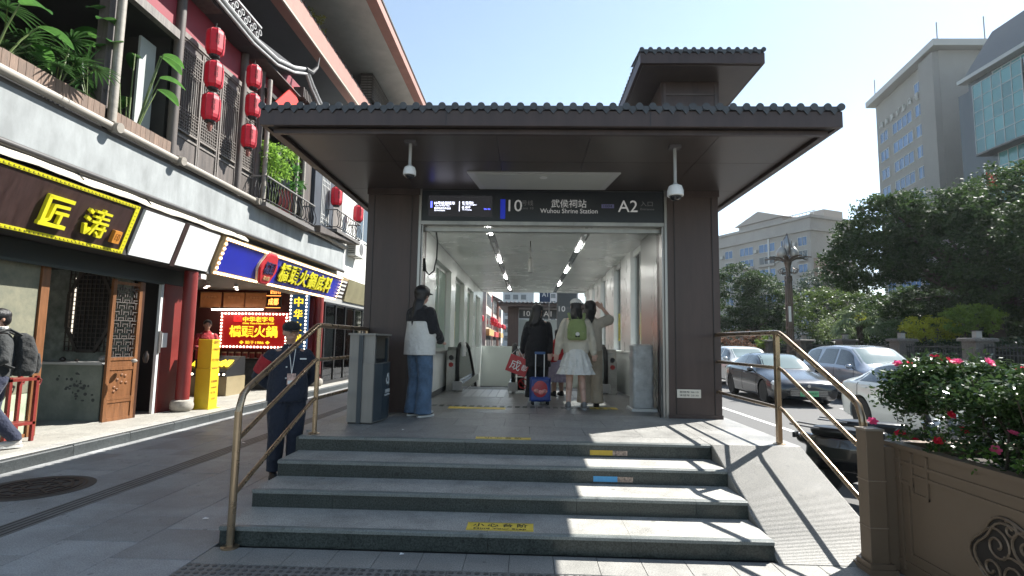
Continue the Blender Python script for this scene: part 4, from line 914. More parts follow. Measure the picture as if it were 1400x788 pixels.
# --- child further in
o, J, hp, k, hm, g = person('child in red jacket and lavender skirt standing further inside the hall', (.56, 10.2, PZ), .3, 1.22, skin_l,
    arms=dict(elL=(-.24, .06, 1.1), wrL=(-.22, .22, 1.02), elR=(.24, .06, 1.1), wrR=(.22, .22, 1.02)), face=False)
top(o, J, k, redc, .86, (.21, .17), 'jacket', 1., (.075, .066, .055), (.2, .15)); skirt(o, k, lav, .36*k, .92*k, .17, .23); shoes(o, J, black, rubber); hair(o, hp, hm, g, .10)

# --- man with rucksack on the shop pavement
o, J, hp, k, hm, g = person('dark haired man in black jacket carrying a rucksack on the shop pavement', (-6.42, 6.42, .141), 2.55, 1.70, skin,
    arms=dict(elR=(.24, .05, 1.10), wrR=(.20, .26, 1.06), elL=(-.26, .0, 1.12), wrL=(-.23, .22, 1.02)), legs=dict(kneeL=(-.10, .16, .50), ankL=(-.10, .20, .085), kneeR=(.10, -.02, .47), ankR=(.10, -.26, .10)), head_nod=-.15, head_turn=.2)
top(o, J, k, cloth('charcoal', (.022, .024, .024)), .90, (.19, .145), 'jacket', 1., (.085, .075, .06), (.205, .15)); trousers(o, J, k, cloth('dark_blue', (.015, .020, .045)), (.115, .085, .075), 1.0, cuff=.10)
shoes(o, J, mat('shoe_pale', (.42, .40, .38), .6), wsole); hair(o, hp, hm, g, 0, vol=1.08)
MB().lathe([(.062, 1.45*k), (.072, 1.50*k), (.066, 1.505*k), (.055, 1.45*k)], (0, 0, 0), 18).build('white_collar', white_c, o, local=True)
bp = thing('rucksack', 'large black rucksack on the back of the man beside the shop', 'rucksack', (-6.42, 6.42, .141), 2.55)
rb = cloth('ruck_black', (.016, .017, .017), .3)
mb = MB(); mb.loft([(0, -.24, .90*k, .15, .08, .6), (0, -.25, .96*k, .175, .11, .6), (0, -.25, 1.20*k, .17, .11, .6), (0, -.22, 1.38*k, .14, .085, .6), (0, -.19, 1.43*k, .09, .05)], 24); fuse(mb, 'bag_body', rb, bp, .011, 2)
mb = MB(); mb.loft([(0, -.35, .93*k, .12, .035, .6), (0, -.365, 1.02*k, .13, .045, .6), (0, -.35, 1.18*k, .12, .03, .6)], 20); fuse(mb, 'front_pocket', rb, bp, .01, 2)
for s in (-1, 1):
    MB().tube([(s*.10, -.18, 1.40*k), (s*.13, -.06, 1.47*k), (s*.14, .09, 1.42*k), (s*.15, .14, 1.28*k), (s*.18, .08, 1.10*k), (s*.19, -.12, 1.0*k)], .016, 8, 2.).build('strap', rb, bp, local=True)
    MB().tube([(s*.05, -.37, .95*k), (s*.05, -.385, 1.05*k), (s*.06, -.37, 1.17*k)], .004, 6).build('cord', mat('cord_grey', (.2, .2, .2), .6), bp, local=True)
# --- shop assistant in red
o, J, hp, k, hm, g = person('shop assistant in red uniform standing behind the yellow stand', (-7.25, 12.05, .25), -2.5, 1.68, skin,
    arms=dict(elL=(-.22, .04, 1.1), wrL=(-.12, .24, 1.05), elR=(.22, .04, 1.1), wrR=(.12, .24, 1.05)))
top(o, J, k, redc, .82, (.20, .15), 'uniform', 1.); trousers(o, J, k, blackc); shoes(o, J, black, rubber); hair(o, hp, hm, g, 0, vol=1.02)
# ================================================================ STREET BUILDING (upper restaurant floor)
rb_ = thing('restaurant_building', 'old style restaurant building with timber lattice upper floor above the street shops', 'building', (-7, 9, 0))
conc = mat('pale_plaster', (.265, .28, .28), .8, var=.28, scale=1.9, bump=.3, bscale=9, detail=10, stretch=(1, 1, .45))
MB().box((-6.95, 1.5, 3.86), (-6.30, 18.0, 4.54)).build('plaster_band', conc, rb_)
MB().box((-9.5, 1.5, 4.50), (-6.952, 18.0, 4.60)).build('floor_slab', mat('slab_grey', (.2, .2, .19), .8), rb_)
MB().box((-6.60, 1.5, 4.542), (-6.302, 18.0, 4.60)).build('sill_slab', mat('sill_dark', (.10, .09, .085), .7), rb_)
pipe_g = mat('round_timber_grey', (.26, .235, .20), .55, var=.2, scale=3, stretch=(4, .5, 4))
for a, b in ((1.5, 7.60), (7.66, 9.10), (9.16, 11.85), (11.9, 18.0)):
    MB().cyl((-6.24, a, 4.655), (-6.24, b, 4.655), .062, n=14).build('round_rail', pipe_g, rb_, smooth=True)
for y in (7.63, 9.13, 11.87): MB().cyl((-6.24, y-.03, 4.655), (-6.24, y+.03, 4.655), .085, n=16).cyl((-6.24, y, 4.655), (-6.12, y, 4.64), .075, n=16).build('rail_knob', pipe_g, rb_)
MB().cyl((-6.285, 1.5, 3.835), (-6.285, 18.0, 3.835), .048, n=10).build('dark_conduit', mat('conduit_dark', (.03, .027, .026), .5), rb_, smooth=True)
plank = mat('plank_brown', (.16, .105, .075), .7, var=.3, scale=6, stretch=(8, 8, 1), bump=.3, bscale=50, rand=.2)
its = []
y = 3.0
while y < 8.95:
    if not (7.50 < y < 7.74): its.append((-6.345, y, 4.70, -6.322, y+.100, 4.955+random.uniform(-.004, .004)))
    y += .106
pieces('plank', rb_, plank, its)
MB().box((-6.36, 2.5, 4.60), (-6.346, 9.0, 4.94)).build('plank_backing', black, rb_)
# posts
MB().cyl((-6.30, 7.66, 4.70), (-6.30, 7.66, 8.2), .062, n=14).build('round_post', pipe_g, rb_, smooth=True)
MB().box((-6.56, 7.55, 4.60), (-6.40, 7.72, 7.6)).build('square_post', dark_wood, rb_)
for y, zt in ((9.22, 8.1), (11.42, 8.1), (12.2, 7.9)):
    MB().cyl((-6.45, y, 4.60), (-6.45, y, zt), .085, n=16).build('round_post', dark_wood, rb_, smooth=True)
MB().cyl((-6.25, 12.22, 4.70), (-6.25, 12.22, 7.7), .055, n=12).build('drain_pipe', pipe_g, rb_, smooth=True)
# open dining gallery behind the planks
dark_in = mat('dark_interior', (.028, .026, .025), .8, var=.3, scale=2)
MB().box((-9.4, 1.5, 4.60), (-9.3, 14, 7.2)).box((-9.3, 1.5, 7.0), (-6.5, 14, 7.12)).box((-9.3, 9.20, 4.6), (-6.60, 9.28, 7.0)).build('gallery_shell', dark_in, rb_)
MB().box((-6.82, 8.72, 4.95), (-6.78, 9.10, 6.75)).build('white_screen', mat('screen_white', (.36, .38, .37), .6), rb_)
for y in (5.4, 6.3, 7.1): 
    f = MB().box((-8.6, y, 5.3), (-8.56, y+.05, 6.9)).box((-8.6, y+.5, 5.3), (-8.56, y+.55, 6.9)).box((-8.6, y+.05, 6.85), (-8.56, y+.5, 6.9)).build('window_frame', grey_wood, rb_)
    MB().box((-8.59, y+.05, 5.3), (-8.57, y+.5, 6.85)).build('pane', mat('sky_pane', (.25, .32, .38), .1), f)
MB().box((-6.48, 1.5, 6.90), (-6.36, 9.10, 7.06)).build('lintel', grey_wood, rb_)
redw = mat('red_wall', (.21, .022, .035), .65, var=.15, scale=2)
MB().box((-6.60, 1.5, 7.062), (-6.50, 15.0, 8.6)).build('red_wall_panel', redw, rb_)
# timber lattice doors
def lattice(y0, y1, z0, z1, x, parent):
    p = MB()
    fw = .035; p.box((x-.03, y0, z0), (x+.012, y0+fw, z1)).box((x-.03, y1-fw, z0), (x+.012, y1, z1))
    for z in (z0, z0+.50, z1-.19, z1-fw, z0+.62): p.box((x-.03, y0+fw, z), (x+.010, y1-fw, z+fw))
    fr_ = p.build('lattice_door', grey_wood, parent)
    MB().box((x-.028, y0+fw, z0+fw), (x-.008, y1-fw, z0+.50)).build('panel', dark_wood, fr_); MB().box((x-.028, y0+fw, z1-.155), (x-.008, y1-fw, z1-fw)).build('panel', dark_wood, fr_)
    MB().box((x-.05, y0+fw, z0+.53), (x-.040, y1-fw, z1-.19)).build('backing', mat('lattice_paper', (.10, .095, .09), .8, var=.3, scale=4), fr_)
    zl0, zl1 = z0+.655, z1-.19; n = max(3, int((y1-y0-2*fw)/.062)); dy = (y1-y0-2*fw)/n; mb = MB()
    for i in range(1, n): yy_ = y0+fw+i*dy; mb.box((x-.02, yy_-.006, zl0), (x+.004, yy_+.006, zl1))
    for zb in (zl0, zl1-.42):
        for k in range(7): mb.box((x-.018, y0+fw, zb+k*.062+.02), (x+.006, y1-fw, zb+k*.062+.032))
    tag(mb.build('lattice_bar', grey_wood, fr_), kind='stuff')
for a, b in ((9.32, 9.98), (10.0, 10.62), (10.66, 11.34), (11.52, 12.12)): lattice(a, b, 4.72, 7.10, -6.46, rb_)
MB().box((-6.50, 9.30, 7.101), (-6.43, 12.2, 7.20)).build('lintel', grey_wood, rb_)
MB().box((-6.9, 9.3, 4.6), (-6.52, 12.2, 7.0)).build('inner_wall', dark_in, rb_)
# recess behind the balcony
MB().box((-7.6, 12.2, 4.6), (-7.5, 15.6, 7.6)).box((-7.5, 12.2, 7.4), (-6.3, 15.6, 7.5)).build('recess_wall', dark_in, rb_)
for y in (14.3, 14.75): MB().cyl((-6.42, y, 4.6), (-6.42, y, 7.4), .05, n=10).build('round_post', pipe_g, rb_, smooth=True)
MB().box((-6.55, 14.8, 4.6), (-6.45, 15.4, 7.3)).build('wood_panel', dark_wood, rb_)
# projecting bay
MB().box((-7.0, 15.42, 4.55), (-6.35, 17.0, 7.3)).build('bay', mat('bay_blue_grey', (.035, .042, .055), .6, var=.2, scale=3), rb_)
f = MB().box((-6.349, 15.95, 5.05), (-6.335, 15.98, 6.6)).box((-6.349, 16.55, 5.05), (-6.335, 16.58, 6.6)).build('bay_window', mat('white_lattice', (.5, .5, .48), .6), rb_)
for k in range(1, 5): MB().box((-6.348, 15.95+k*.12, 5.05), (-6.338, 15.975+k*.12, 6.6)).build('bar', MATS['white_lattice'], f)
for z in (5.1, 5.22, 5.34, 6.25, 6.4, 6.55): MB().box((-6.347, 15.98, z), (-6.334, 16.55, z+.02)).build('bar', MATS['white_lattice'], f)
MB().box((-7.5, 18.0, 0.14), (-6.50, 30, 8.6)).build('white_wall', mat('white_plaster', (.62, .62, .59), .8, var=.06, scale=1), rb_)
wf = MB().box((-6.499, 19.7, 5.3), (-6.47, 21.3, 7.0)).build('window_frame', mat('frame_white', (.6, .6, .58), .5), rb_)
for k in range(2): MB().box((-6.469, 19.78+k*.78, 5.38), (-6.462, 20.48+k*.78, 6.92)).build('pane', mat('dark_pane', (.03, .035, .04), .08), wf)
MB().box((-6.7, 17.02, 5.0), (-6.42, 18.0, 7.4)).build('timber_wall', grey_wood, rb_)

# balconies with bellied balusters
iron_d = mat('wrought_iron', (.022, .020, .022), .45, .4)
def balcony(y0, y1, z, xo, xi, label):
    o = thing('balcony', label, 'balcony', (xo, y0, z))
    MB().box((xi, y0, z-.10), (xo+.02, y1, z)).build('floor', mat('balcony_floor', (.13, .12, .115), .7), o)
    MB().tube([(xi, y0, z+.60), (xo, y0, z+.60), (xo, y1, z+.60), (xi, y1, z+.60)], .022, 8).build('top_rail', mat('rail_grey', (.20, .19, .18), .5), o)
    MB().tube([(xi, y0, z+.05), (xo+.02, y0, z+.05), (xo+.02, y1, z+.05), (xi, y1, z+.05)], .018, 6).build('bottom_rail', iron_d, o)
    n = int((y1-y0)/.17)
    me = MB().tube([(0, 0, .05), (.055, 0, .14), (.06, 0, .26), (.015, 0, .42), (-.01, 0, .50), (0, 0, .60)], .012, 6).mesh('baluster'); me.materials.append(iron_d)
    for i in range(n+1): link('baluster', me, None, o, Vector((xo, y0+i*(y1-y0)/n, z))-wloc(o))
    for i in range(1, 3):
        for yy_, s in ((y0, -1), (y1, 1)):
            q = link('baluster', me, None, o, Vector((xi+(xo-xi)*i/3, yy_, z))-wloc(o)); q.rotation_euler = (0, 0, s*pi/2)
    return o
balcony(11.95, 14.75, 4.66, -6.05, -6.42, 'curved iron balcony with green bamboo plants above the blue shop sign')
balcony(16.4, 18.7, 4.98, -6.0, -6.42, 'small curved iron balcony under two red lanterns beside the white wall')
MB().prism([(15.2, 4.82), (16.9, 4.82), (17.4, 4.95), (18.8, 4.97), (18.8, 4.88), (15.2, 4.62)], -6.42, -6.03, 'x').build('bay_floor', dark_wood, rb_)

# air conditioner
o = thing('air_conditioner', 'white outdoor air conditioner unit on a bracket high on the white wall', 'air conditioner', (-6.3, 19.4, 4.6))
MB().box((-6.49, 18.95, 4.55), (-6.20, 19.85, 5.15)).build('casing', mat('ac_white', (.52, .52, .49), .5, var=.1, scale=4), o, bevel=.01)
mb = MB()
for r in (.06, .11, .16, .21): mb.lathe([(r-.006, 0), (r-.006, .008), (r+.006, .008), (r+.006, 0)], (-6.199, 19.58, 4.85), 24, ax='x')
tag(mb.build('fan_grille', mat('ac_dark', (.05, .05, .05), .6), o), kind='stuff')
MB().lathe([(.22, -.004), (.22, .004)], (-6.197, 19.58, 4.85), 24, ax='x').build('fan_disc', mat('ac_grey', (.16, .16, .16), .6), o)
for k in range(7): MB().box((-6.47, 18.938, 4.62+k*.07), (-6.24, 18.949, 4.65+k*.07)).build('louvre', MATS['ac_dark'], o)
MB().bar((-6.50, 19.1, 4.52), (-6.15, 19.1, 4.52), .03).bar((-6.50, 19.7, 4.52), (-6.15, 19.7, 4.52), .03).build('bracket', steel, o)

# ---------------------------------------------------------------- tiled eave with upturned corner
ev = thing('tiled_eave', 'grey tiled eave with ring crest and upturned corner over the lattice windows', 'eave', (-6.3, 10, 8))
tg = mat('eave_tile', (.30, .30, .30), .6, var=.25, scale=7, rand=.15); tdk = mat('eave_dark', (.03, .03, .033), .7)
EP = [(-6.05, 4, 8.04), (-6.05, 9.6, 8.0), (-6.05, 11.0, 7.92), (-6.05, 12.1, 8.02), (-6.05, 13.0, 8.30), (-6.03, 13.7, 8.62)]
def off(P, dx, dz): return [(x+dx, y, z+dz) for x, y, z in P]
MB().tube(EP, .035, 8).build('ridge_line', tg, ev); MB().tube(off(EP, .0, .13), .045, 8).build('ridge_line', tg, ev); MB().tube(off(EP, -.03, .065), .03, 8).build('ridge_line', tdk, ev)
MB().prism([(4, 7.99), (9.6, 7.95), (11.0, 7.87), (12.1, 7.97), (13.0, 8.25), (13.65, 8.55), (13.65, 8.7), (13.0, 8.5), (11.0, 8.15), (4, 8.2)], -6.5, -6.09, 'x').build('eave_body', tdk, ev)
MB().tube([(-6.02, 13.6, 8.70), (-6.0, 13.95, 8.78), (-5.97, 14.2, 9.05), (-5.95, 14.3, 9.4)], [.07, .065, .045, .012], 8).build('upturned_horn', tdk, ev)
MB().tube([(-6.03, 13.7, 8.60), (-6.04, 14.1, 8.38), (-6.06, 14.6, 8.22), (-6.1, 15.4, 8.1)], .04, 8).build('hip_line', tg, ev)
MB().tube([(-6.03, 13.75, 8.74), (-6.02, 14.15, 8.50), (-6.04, 14.65, 8.34), (-6.08, 15.4, 8.2)], .04, 8).build('hip_line', tg, ev)
ringm = MB().lathe([(.045, -.03), (.045, .03), (.066, .03), (.066, -.03)], (0, 0, 0), 14, ax='x').mesh('ring_tile'); ringm.materials.append(tg)
for i in range(26):
    y = 5.0+i*.245
    for r in range(2): link('ring_tile', ringm, None, ev, Vector((-6.07, y+r*.12, 8.24+r*.11-max(0, (y-9.0))*.02))-wloc(ev))
MB().box((-6.10, 4.9, 8.43), (-6.04, 11.3, 8.47)).build('crest_line', tg, ev)
for i in range(18): MB().box((-6.5, 13.75+i*.1, 8.0-.0*i), (-6.1, 13.79+i*.1, 8.28-i*.01)).build('rafter', dark_wood, ev)
MB().box((-6.5, 3, 7.93), (-6.12, 13.6, 7.955)).build('eave_soffit', dark_wood, ev)

# big modern block above
bb = thing('modern_block', 'tall block with pink brown fascia slabs and pale soffits rising above the restaurant', 'building', (-9, 15, 10))
pinkf = mat('pink_fascia', (.30, .155, .125), .75, var=.14, scale=2, bump=.3, bscale=12); brownw = mat('brown_wall', (.13, .065, .055), .8, var=.15, scale=2); soff = mat('pale_soffit', (.42, .42, .39), .8, var=.12, scale=1.5)
MB().box((-6.6, 1, 10.02), (-6.3, 60, 10.74)).build('fascia', pinkf, bb)
MB().box((-6.305, 1, 9.985), (-6.25, 60, 10.04)).build('fascia_lip', mat('lip_pale', (.42, .36, .30), .7), bb)
MB().box((-13, 1, 10.05), (-6.602, 60, 10.3)).build('slab', mat('dark_soffit', (.05, .055, .062), .8, var=.2, scale=.8), bb)
MB().box((-7.6, 1, 10.3), (-7.4, 60, 12.7)).build('wall', brownw, bb)
MB().box((-6.60, 1, 10.75), (-6.42, 60, 10.80)).build('coping', mat('coping_dark', (.06, .05, .045), .8), bb)
for i in range(60): MB().box((-6.42, 9+i*.33, 10.70+.03*math.sin(i*3)), (-6.29, 9.14+i*.33, 10.80)).build('coping_tile', MATS['coping_dark'], bb)
MB().box((-7.0, 1, 10.86), (-6.92, 60, 11.25)).build('planter_edge', mat('planter_pale', (.3, .29, .27), .8), bb)
MB().box((-8.6, 8, 10.8), (-6.9, 14.2, 13.0)).build('stair_block', brownw, bb)
MB().box((-5.35, 1, 12.40), (-5.0, 60, 12.72)).build('fascia', pinkf, bb); MB().box((-10, 1, 12.42), (-5.352, 60, 12.6)).build('slab', soff, bb)
MB().box((-5.02, 1, 12.721), (-4.97, 60, 12.80)).build('coping', MATS['coping_dark'], bb)
g_ = MB().box((-7.0, 21.0, 11.3), (-6.5, 23.5, 12.40)).build('vent_box', mat('vent_dark', (.06, .05, .045), .7), bb)
for k in range(9): MB().box((-6.49, 21.1, 11.35+k*.11), (-6.46, 23.4, 11.40+k*.11)).build('louvre', grey_wood, g_)
for k in range(9): MB().box((-6.98, 20.97, 11.35+k*.11), (-6.52, 20.995, 11.40+k*.11)).build('louvre', grey_wood, g_)

# ---------------------------------------------------------------- foliage helpers
def leaves(pts, size, asp=.45, m=None, name='foliage', parent=None, droop=.3, kind='stuff', up=.35, fold=0.):
    """Many small leaf faces at given points (numpy n x 3)."""
    n = len(pts); size = np.broadcast_to(np.asarray(size, float), (n,)).reshape(-1, 1)*RNG.uniform(.6, 1.35, (n, 1))
    d = RNG.normal(size=(n, 3)); d[:, 2] = d[:, 2]*.6-droop; d /= np.linalg.norm(d, axis=1, keepdims=True)+1e-9
    q = RNG.normal(size=(n, 3)); q[:, 2] += up*3; s = np.cross(d, q); s /= np.linalg.norm(s, axis=1, keepdims=True)+1e-9
    v = np.empty((n, 4, 3)); v[:, 0] = pts; v[:, 1] = pts+d*size*.5+s*size*asp*.5; v[:, 2] = pts+d*size; v[:, 3] = pts+d*size*.5-s*size*asp*.5
    off = np.array(wloc(parent)) if parent is not None else np.zeros(3); v -= off
    me = bpy.data.meshes.new(name); me.vertices.add(n*4); me.vertices.foreach_set('co', v.reshape(-1)); me.loops.add(n*4); me.loops.foreach_set('vertex_index', np.arange(n*4, dtype=np.int32))
    me.polygons.add(n); me.polygons.foreach_set('loop_start', np.arange(0, n*4, 4, dtype=np.int32)); me.update(); me.validate(); me.materials.append(m)
    o = link(name, me, None, parent)
    if kind: o['kind'] = kind
    return o
def clumps(c, r, n, per, cr, shell=.55, flat=.75):
    """Points: n clumps on an ellipsoid (centre c, radii r), per leaves each in radius cr."""
    c = np.array(c, float); r = np.array(r, float); u = RNG.normal(size=(n, 3)); u /= np.linalg.norm(u, axis=1, keepdims=True); k = shell+(1-shell)*RNG.random((n, 1))**.6
    cc = c+u*r*k; w = RNG.normal(size=(n, per, 3)); w /= np.linalg.norm(w, axis=2, keepdims=True)
    w *= (RNG.random((n, per, 1))**.45)*np.array([1, 1, flat])*cr*RNG.uniform(.55, 1.3, (n, 1, 1))
    return (cc[:, None]+w).reshape(-1, 3)
def blade(p0, d, L, w, bend, seg=6, tip=.05):
    """Long leaf strip with a fold, from p0 along d bending down."""
    p = Vector(p0); d = Vector(d).normalized(); v = []; side = d.cross(Vector((0, 0, 1))).normalized()
    for i in range(seg+1):
        t = i/seg; ww = w*math.sin(pi*min(.97, .08+t*.9))**.8
        v += [p-side*ww, p+Vector((0, 0, -ww*.35)), p+side*ww]; d = (d+Vector((0, 0, -bend/seg))).normalized(); p = p+d*L/seg
    f = []
    for i in range(seg): f += [(3*i, 3*i+1, 3*i+4, 3*i+3), (3*i+1, 3*i+2, 3*i+5, 3*i+4)]
    return v, f
lf_palm = leafmat('palm_leaf', (.018, .050, .016), (.04, .105, .028), .25, .4); lf_ban = leafmat('banana_leaf', (.035, .10, .03), (.07, .20, .04), .35, .3); lf_bam = leafmat('bamboo_leaf', (.09, .20, .03), (.20, .36, .06), .45)
stemg = mat('green_stem', (.10, .14, .04), .5)
def fan_palm(label, c, h, n=9, R=.42):
    o = thing('potted_palm', label, 'plant', c); c = Vector(c)
    for i in range(n):
        a = random.uniform(0, 2*pi); el = random.uniform(.5, 1.3); L = h*random.uniform(.55, 1.)
        t = c+Vector((math.cos(a)*math.cos(el)*L*.7, math.sin(a)*math.cos(el)*L*.7, math.sin(el)*L))
        mb = MB().tube([c, c.lerp(t, .5)+Vector((0, 0, .06)), t], [.012, .009, .006], 5); st_ = mb.build('stem', stemg, o)
        ax = (t-c).normalized(); u, v = basis(ax); lm = MB()
        for k in range(15):
            b = (k/14-.5)*2*2.1; dd = (u*math.sin(b)+Vector((ax.x, ax.y, ax.z*.2)).normalized()*math.cos(b)*.9+Vector((0, 0, .15))); lm.add(*blade(t, dd, R*random.uniform(.8, 1.1), .018, .9, 5))
        lm.build('leaf', lf_palm, o)
    return o
def banana(label, c, n=8, H=1.0):
    o = thing('broad_leaf_plant', label, 'plant', c); c = Vector(c)
    for i in range(n):
        a = random.uniform(0, 2*pi); b = c+Vector((math.cos(a)*.08, math.sin(a)*.15, 0)); t = b+Vector((math.cos(a)*.28, math.sin(a)*.36, H*random.uniform(.45, 1.0)))
        MB().tube([b, b.lerp(t, .5)+Vector((0, 0, .05)), t], [.016, .012, .008], 6).build('stem', stemg, o)
        MB().add(*blade(t, (math.cos(a), math.sin(a), .5), .42*random.uniform(.8, 1.15), .11, 1.5, 8)).build('leaf', lf_ban, o)
    return o
random.seed(21)
banana('leafy plant at the leftmost end of the plank planter', (-6.55, 6.0, 4.85), 8, .8)
fan_palm('tall fan palm behind the plank planter next to the round post', (-6.55, 6.95, 4.80), .95, 9, .34)
fan_palm('low fan palm growing close against the round post', (-6.46, 7.38, 4.80), .7, 5, .28)
fan_palm('dark fan palm at the back of the gallery near the first windows', (-7.0, 6.6, 4.80), 1.25, 8, .40)
banana('broad leaved plant between the round post and the white screen', (-6.50, 8.2, 4.75), 16, 1.75)
o = thing('bamboo_plant', 'bright green bamboo growing through the first iron balcony', 'plant', (-6.25, 12.6, 4.7))
for k in range(7): MB().tube([(-6.25+.05*math.sin(k), 12.3+k*.14, 4.7), (-6.22, 12.35+k*.15, 5.5), (-6.15+.05*math.cos(k*2), 12.4+k*.18, 6.1)], .010, 5).build('cane', stemg, o)
leaves(np.vstack([clumps((-6.2, 12.7, 5.85), (.30, .50, .42), 60, 26, .15), clumps((-6.1, 13.3, 6.25), (.2, .4, .2), 18, 16, .12)]), .13, .22, lf_bam, 'leaf_spray', o, .7)
o = thing('thin_shrub', 'thin pale leaved shrub at the far side of the iron balcony', 'plant', (-6.2, 13.6, 4.7))
MB().tube([(-6.2, 13.5, 4.7), (-6.2, 13.55, 5.3), (-6.15, 13.7, 5.9)], .010, 5).build('stem', stemg, o)
leaves(clumps((-6.15, 13.65, 5.75), (.2, .35, .4), 22, 9, .1), .14, .35, lf_ban, 'leaf_spray', o)
o = thing('roof_shrub', 'yellowish shrub growing on the upper ledge of the modern block', 'plant', (-6.7, 15.5, 10.8))
leaves(clumps((-6.6, 15.5, 11.2), (.25, .5, .35), 25, 20, .14), .10, .4, leafmat('dry_leaf', (.16, .17, .05), (.30, .28, .08)), 'foliage', o)

# ---------------------------------------------------------------- lanterns
lan_red = mat('lantern_red', (.42, .012, .03), .55, var=.12, scale=12, emit=(.5, .01, .02), estr=.08); lan_dk = mat('lantern_dark', (.02, .015, .014), .6); tass = mat('lantern_tassel', (.25, .10, .08), .8)
def lantern(label, y, z, s=1., x=-6.12, tassel=False):
    o = thing('red_lantern', label, 'lantern', (x, y, z), 0, 'red lanterns hung along the upper floor')
    r, h = .165*s, .26*s; mb = MB(); n = 8
    prof = [(r*.62, -h), (r*.93, -h*.80), (r, -h*.55), (r, h*.55), (r*.93, h*.80), (r*.62, h)]
    mb.lathe(prof, (0, 0, 0), n); mb.build('shade', lan_red, o, local=True)
    for i in range(n):
        a = 2*pi*i/n; MB().tube([(q*1.01*math.cos(a), q*1.01*math.sin(a), zz) for q, zz in prof], .007*s, 5).build('rib', mat('lantern_rib', (.30, .02, .03), .5), o, local=True)
    MB().lathe([(r*.60, h), (r*.5, h+.03*s), (r*.1, h+.035*s)], (0, 0, 0), 10).build('top_cap', lan_dk, o, local=True)
    MB().lathe([(r*.55, -h-.04*s), (r*.60, -h)], (0, 0, 0), 10).build('bottom_cap', lan_dk, o, local=True)
    MB().cyl((0, 0, h), (0, 0, h+.14*s), .006).build('cord', lan_dk, o, local=True)
    if tassel: MB().lathe([(.03, -h-.20*s), (.05, -h-.12*s), (.04, -h-.04*s)], (0, 0, 0), 8).build('tassel', tass, o, local=True)
    for a in (-pi/4, 0., pi/4-.0):
        t = text('lettering', '武侯\n祠街', (math.cos(a)*r*.985, math.sin(a)*r*.985, .02), .07*s, .22*s, lan_dk, o, Matrix.Rotation(a, 3, 'Z') @ XF, .004, local=True) if a == -pi/4 else None
for lab, y, z, s, tt in (('topmost of three red lanterns hanging by the first lattice doors', 9.77, 7.22, 1, 0), ('middle of three red lanterns hanging by the first lattice doors', 9.80, 6.58, 1, 0), ('lowest of three red lanterns by the first lattice doors with tassel', 9.78, 5.92, 1, 1),
                         ('topmost red lantern of the column next to the triangular banner', 11.25, 7.28, .96, 0), ('middle red lantern of the column next to the triangular banner', 11.28, 6.63, .96, 0), ('lowest red lantern hanging above the bamboo balcony', 11.2, 5.90, .96, 1),
                         ('red lantern hanging above the small iron balcony', 16.6, 6.05, 1.1, 0), ('red lantern hanging farthest along against the white wall', 18.8, 6.02, 1.1, 0)): lantern(lab, y, z, s, tassel=tt)
MB_ = thing('triangular_banner', 'bright red triangular banner with yellow writing under the upturned eave', 'banner', (-6.15, 13.2, 7.5))
MB().prism([(12.35, 7.2), (14.5, 7.2), (13.25, 8.05)], -6.2, -6.17, 'x').build('cloth', mat('banner_red', (.55, .02, .012), .7), MB_)
text('lettering', '火', (-6.165, 13.3, 7.42), .30, .34, mat('banner_yellow', (.6, .35, .03), .6), MB_, XF, .004)

# ================================================================ SHOP SIGNS
TL = .314
def tp(y, v, out=0.):
    """Point on the tilted sign plane: v 0 at the bottom, 1 at the top."""
    n = Vector((math.cos(TL), 0, -math.sin(TL))); p = Vector((-6.45+.25*v, y, 2.84+.77*v)); return p+n*out
TM = Matrix(((math.cos(TL), 0, math.sin(TL)), (0, 1, 0), (-math.sin(TL), 0, math.cos(TL))))
def tbox(mb, y0, y1, v0, v1, o0, o1):
    c = (tp(y0, v0, o0)+tp(y1, v1, o1)+tp(y0, v1, o0)+tp(y1, v0, o1))/4
    return mb.obox(c, (abs(o1-o0), y1-y0, (v1-v0)*.81), TM)
def ttext(name, s, y, v, w_, h_, m, parent, ext=.02, out=.02, bold=0.): return text(name, s, tp(y, v, out), w_, h_, m, parent, XF, ext, bold, TL)
gy = mat('sign_yellow', (.68, .62, .02), .45); br_b = mat('sign_brown', (.040, .022, .020), .35, var=.3, scale=5, stretch=(1, 3, .5))
o = thing('wooden_shop_sign', 'brown shop sign with large raised yellow characters and patterned yellow border', 'sign', (-6.3, 7, 3.2))
tbox(MB(), 5.35, 8.30, .0, 1., -.08, .0).build('board', br_b, o)
for a in ((5.38, 8.27, .93, .99), (5.38, 8.27, .01, .07), (5.38, 5.46, .07, .93), (8.19, 8.27, .07, .93)):
    f = tbox(MB(), *a[:2], a[2], a[3], .001, .014).build('border', gy, o)
mb = MB(); frt = mat('fret_dark', (.12, .10, .02), .6)
for i in range(44):
    y = 5.42+i*.065
    for v in (.96, .04): tbox(mb, y, y+.042, v-.018, v-.010, .0145, .0165); tbox(mb, y, y+.012, v-.018, v+.014, .0145, .0165)
for i in range(11):
    for y in (5.42, 8.23): tbox(mb, y-.02, y+.02, .10+i*.075, .107+i*.075, .0145, .0165)
tag(mb.build('fret_pattern', frt, o), kind='stuff')
def strokes(ss, cy, cv, sc, m, parent, name='character'):
    mb = MB()
    for (x0, y0, x1, y1, w_) in ss:
        a = tp(cy+x0*sc, cv+y0*sc/.81, .035); b = tp(cy+x1*sc, cv+y1*sc/.81, .035); n = Vector((math.cos(TL), 0, -math.sin(TL)))
        mb.bar(a, b, w_*sc, .05, up=n)
    return mb.build(name, m, parent)
strokes([(-.42, .42, .48, .42, .12), (-.38, .46, -.38, -.40, .13), (-.48, -.44, .48, -.44, .12), (-.10, .18, .40, .20, .10), (-.12, .22, -.16, -.28, .10), (-.05, -.02, .44, -.02, .10), (.20, -.02, .18, -.36, .10), (-.16, -.26, -.36, -.42, .10)], 6.88, .46, .43, gy, o)
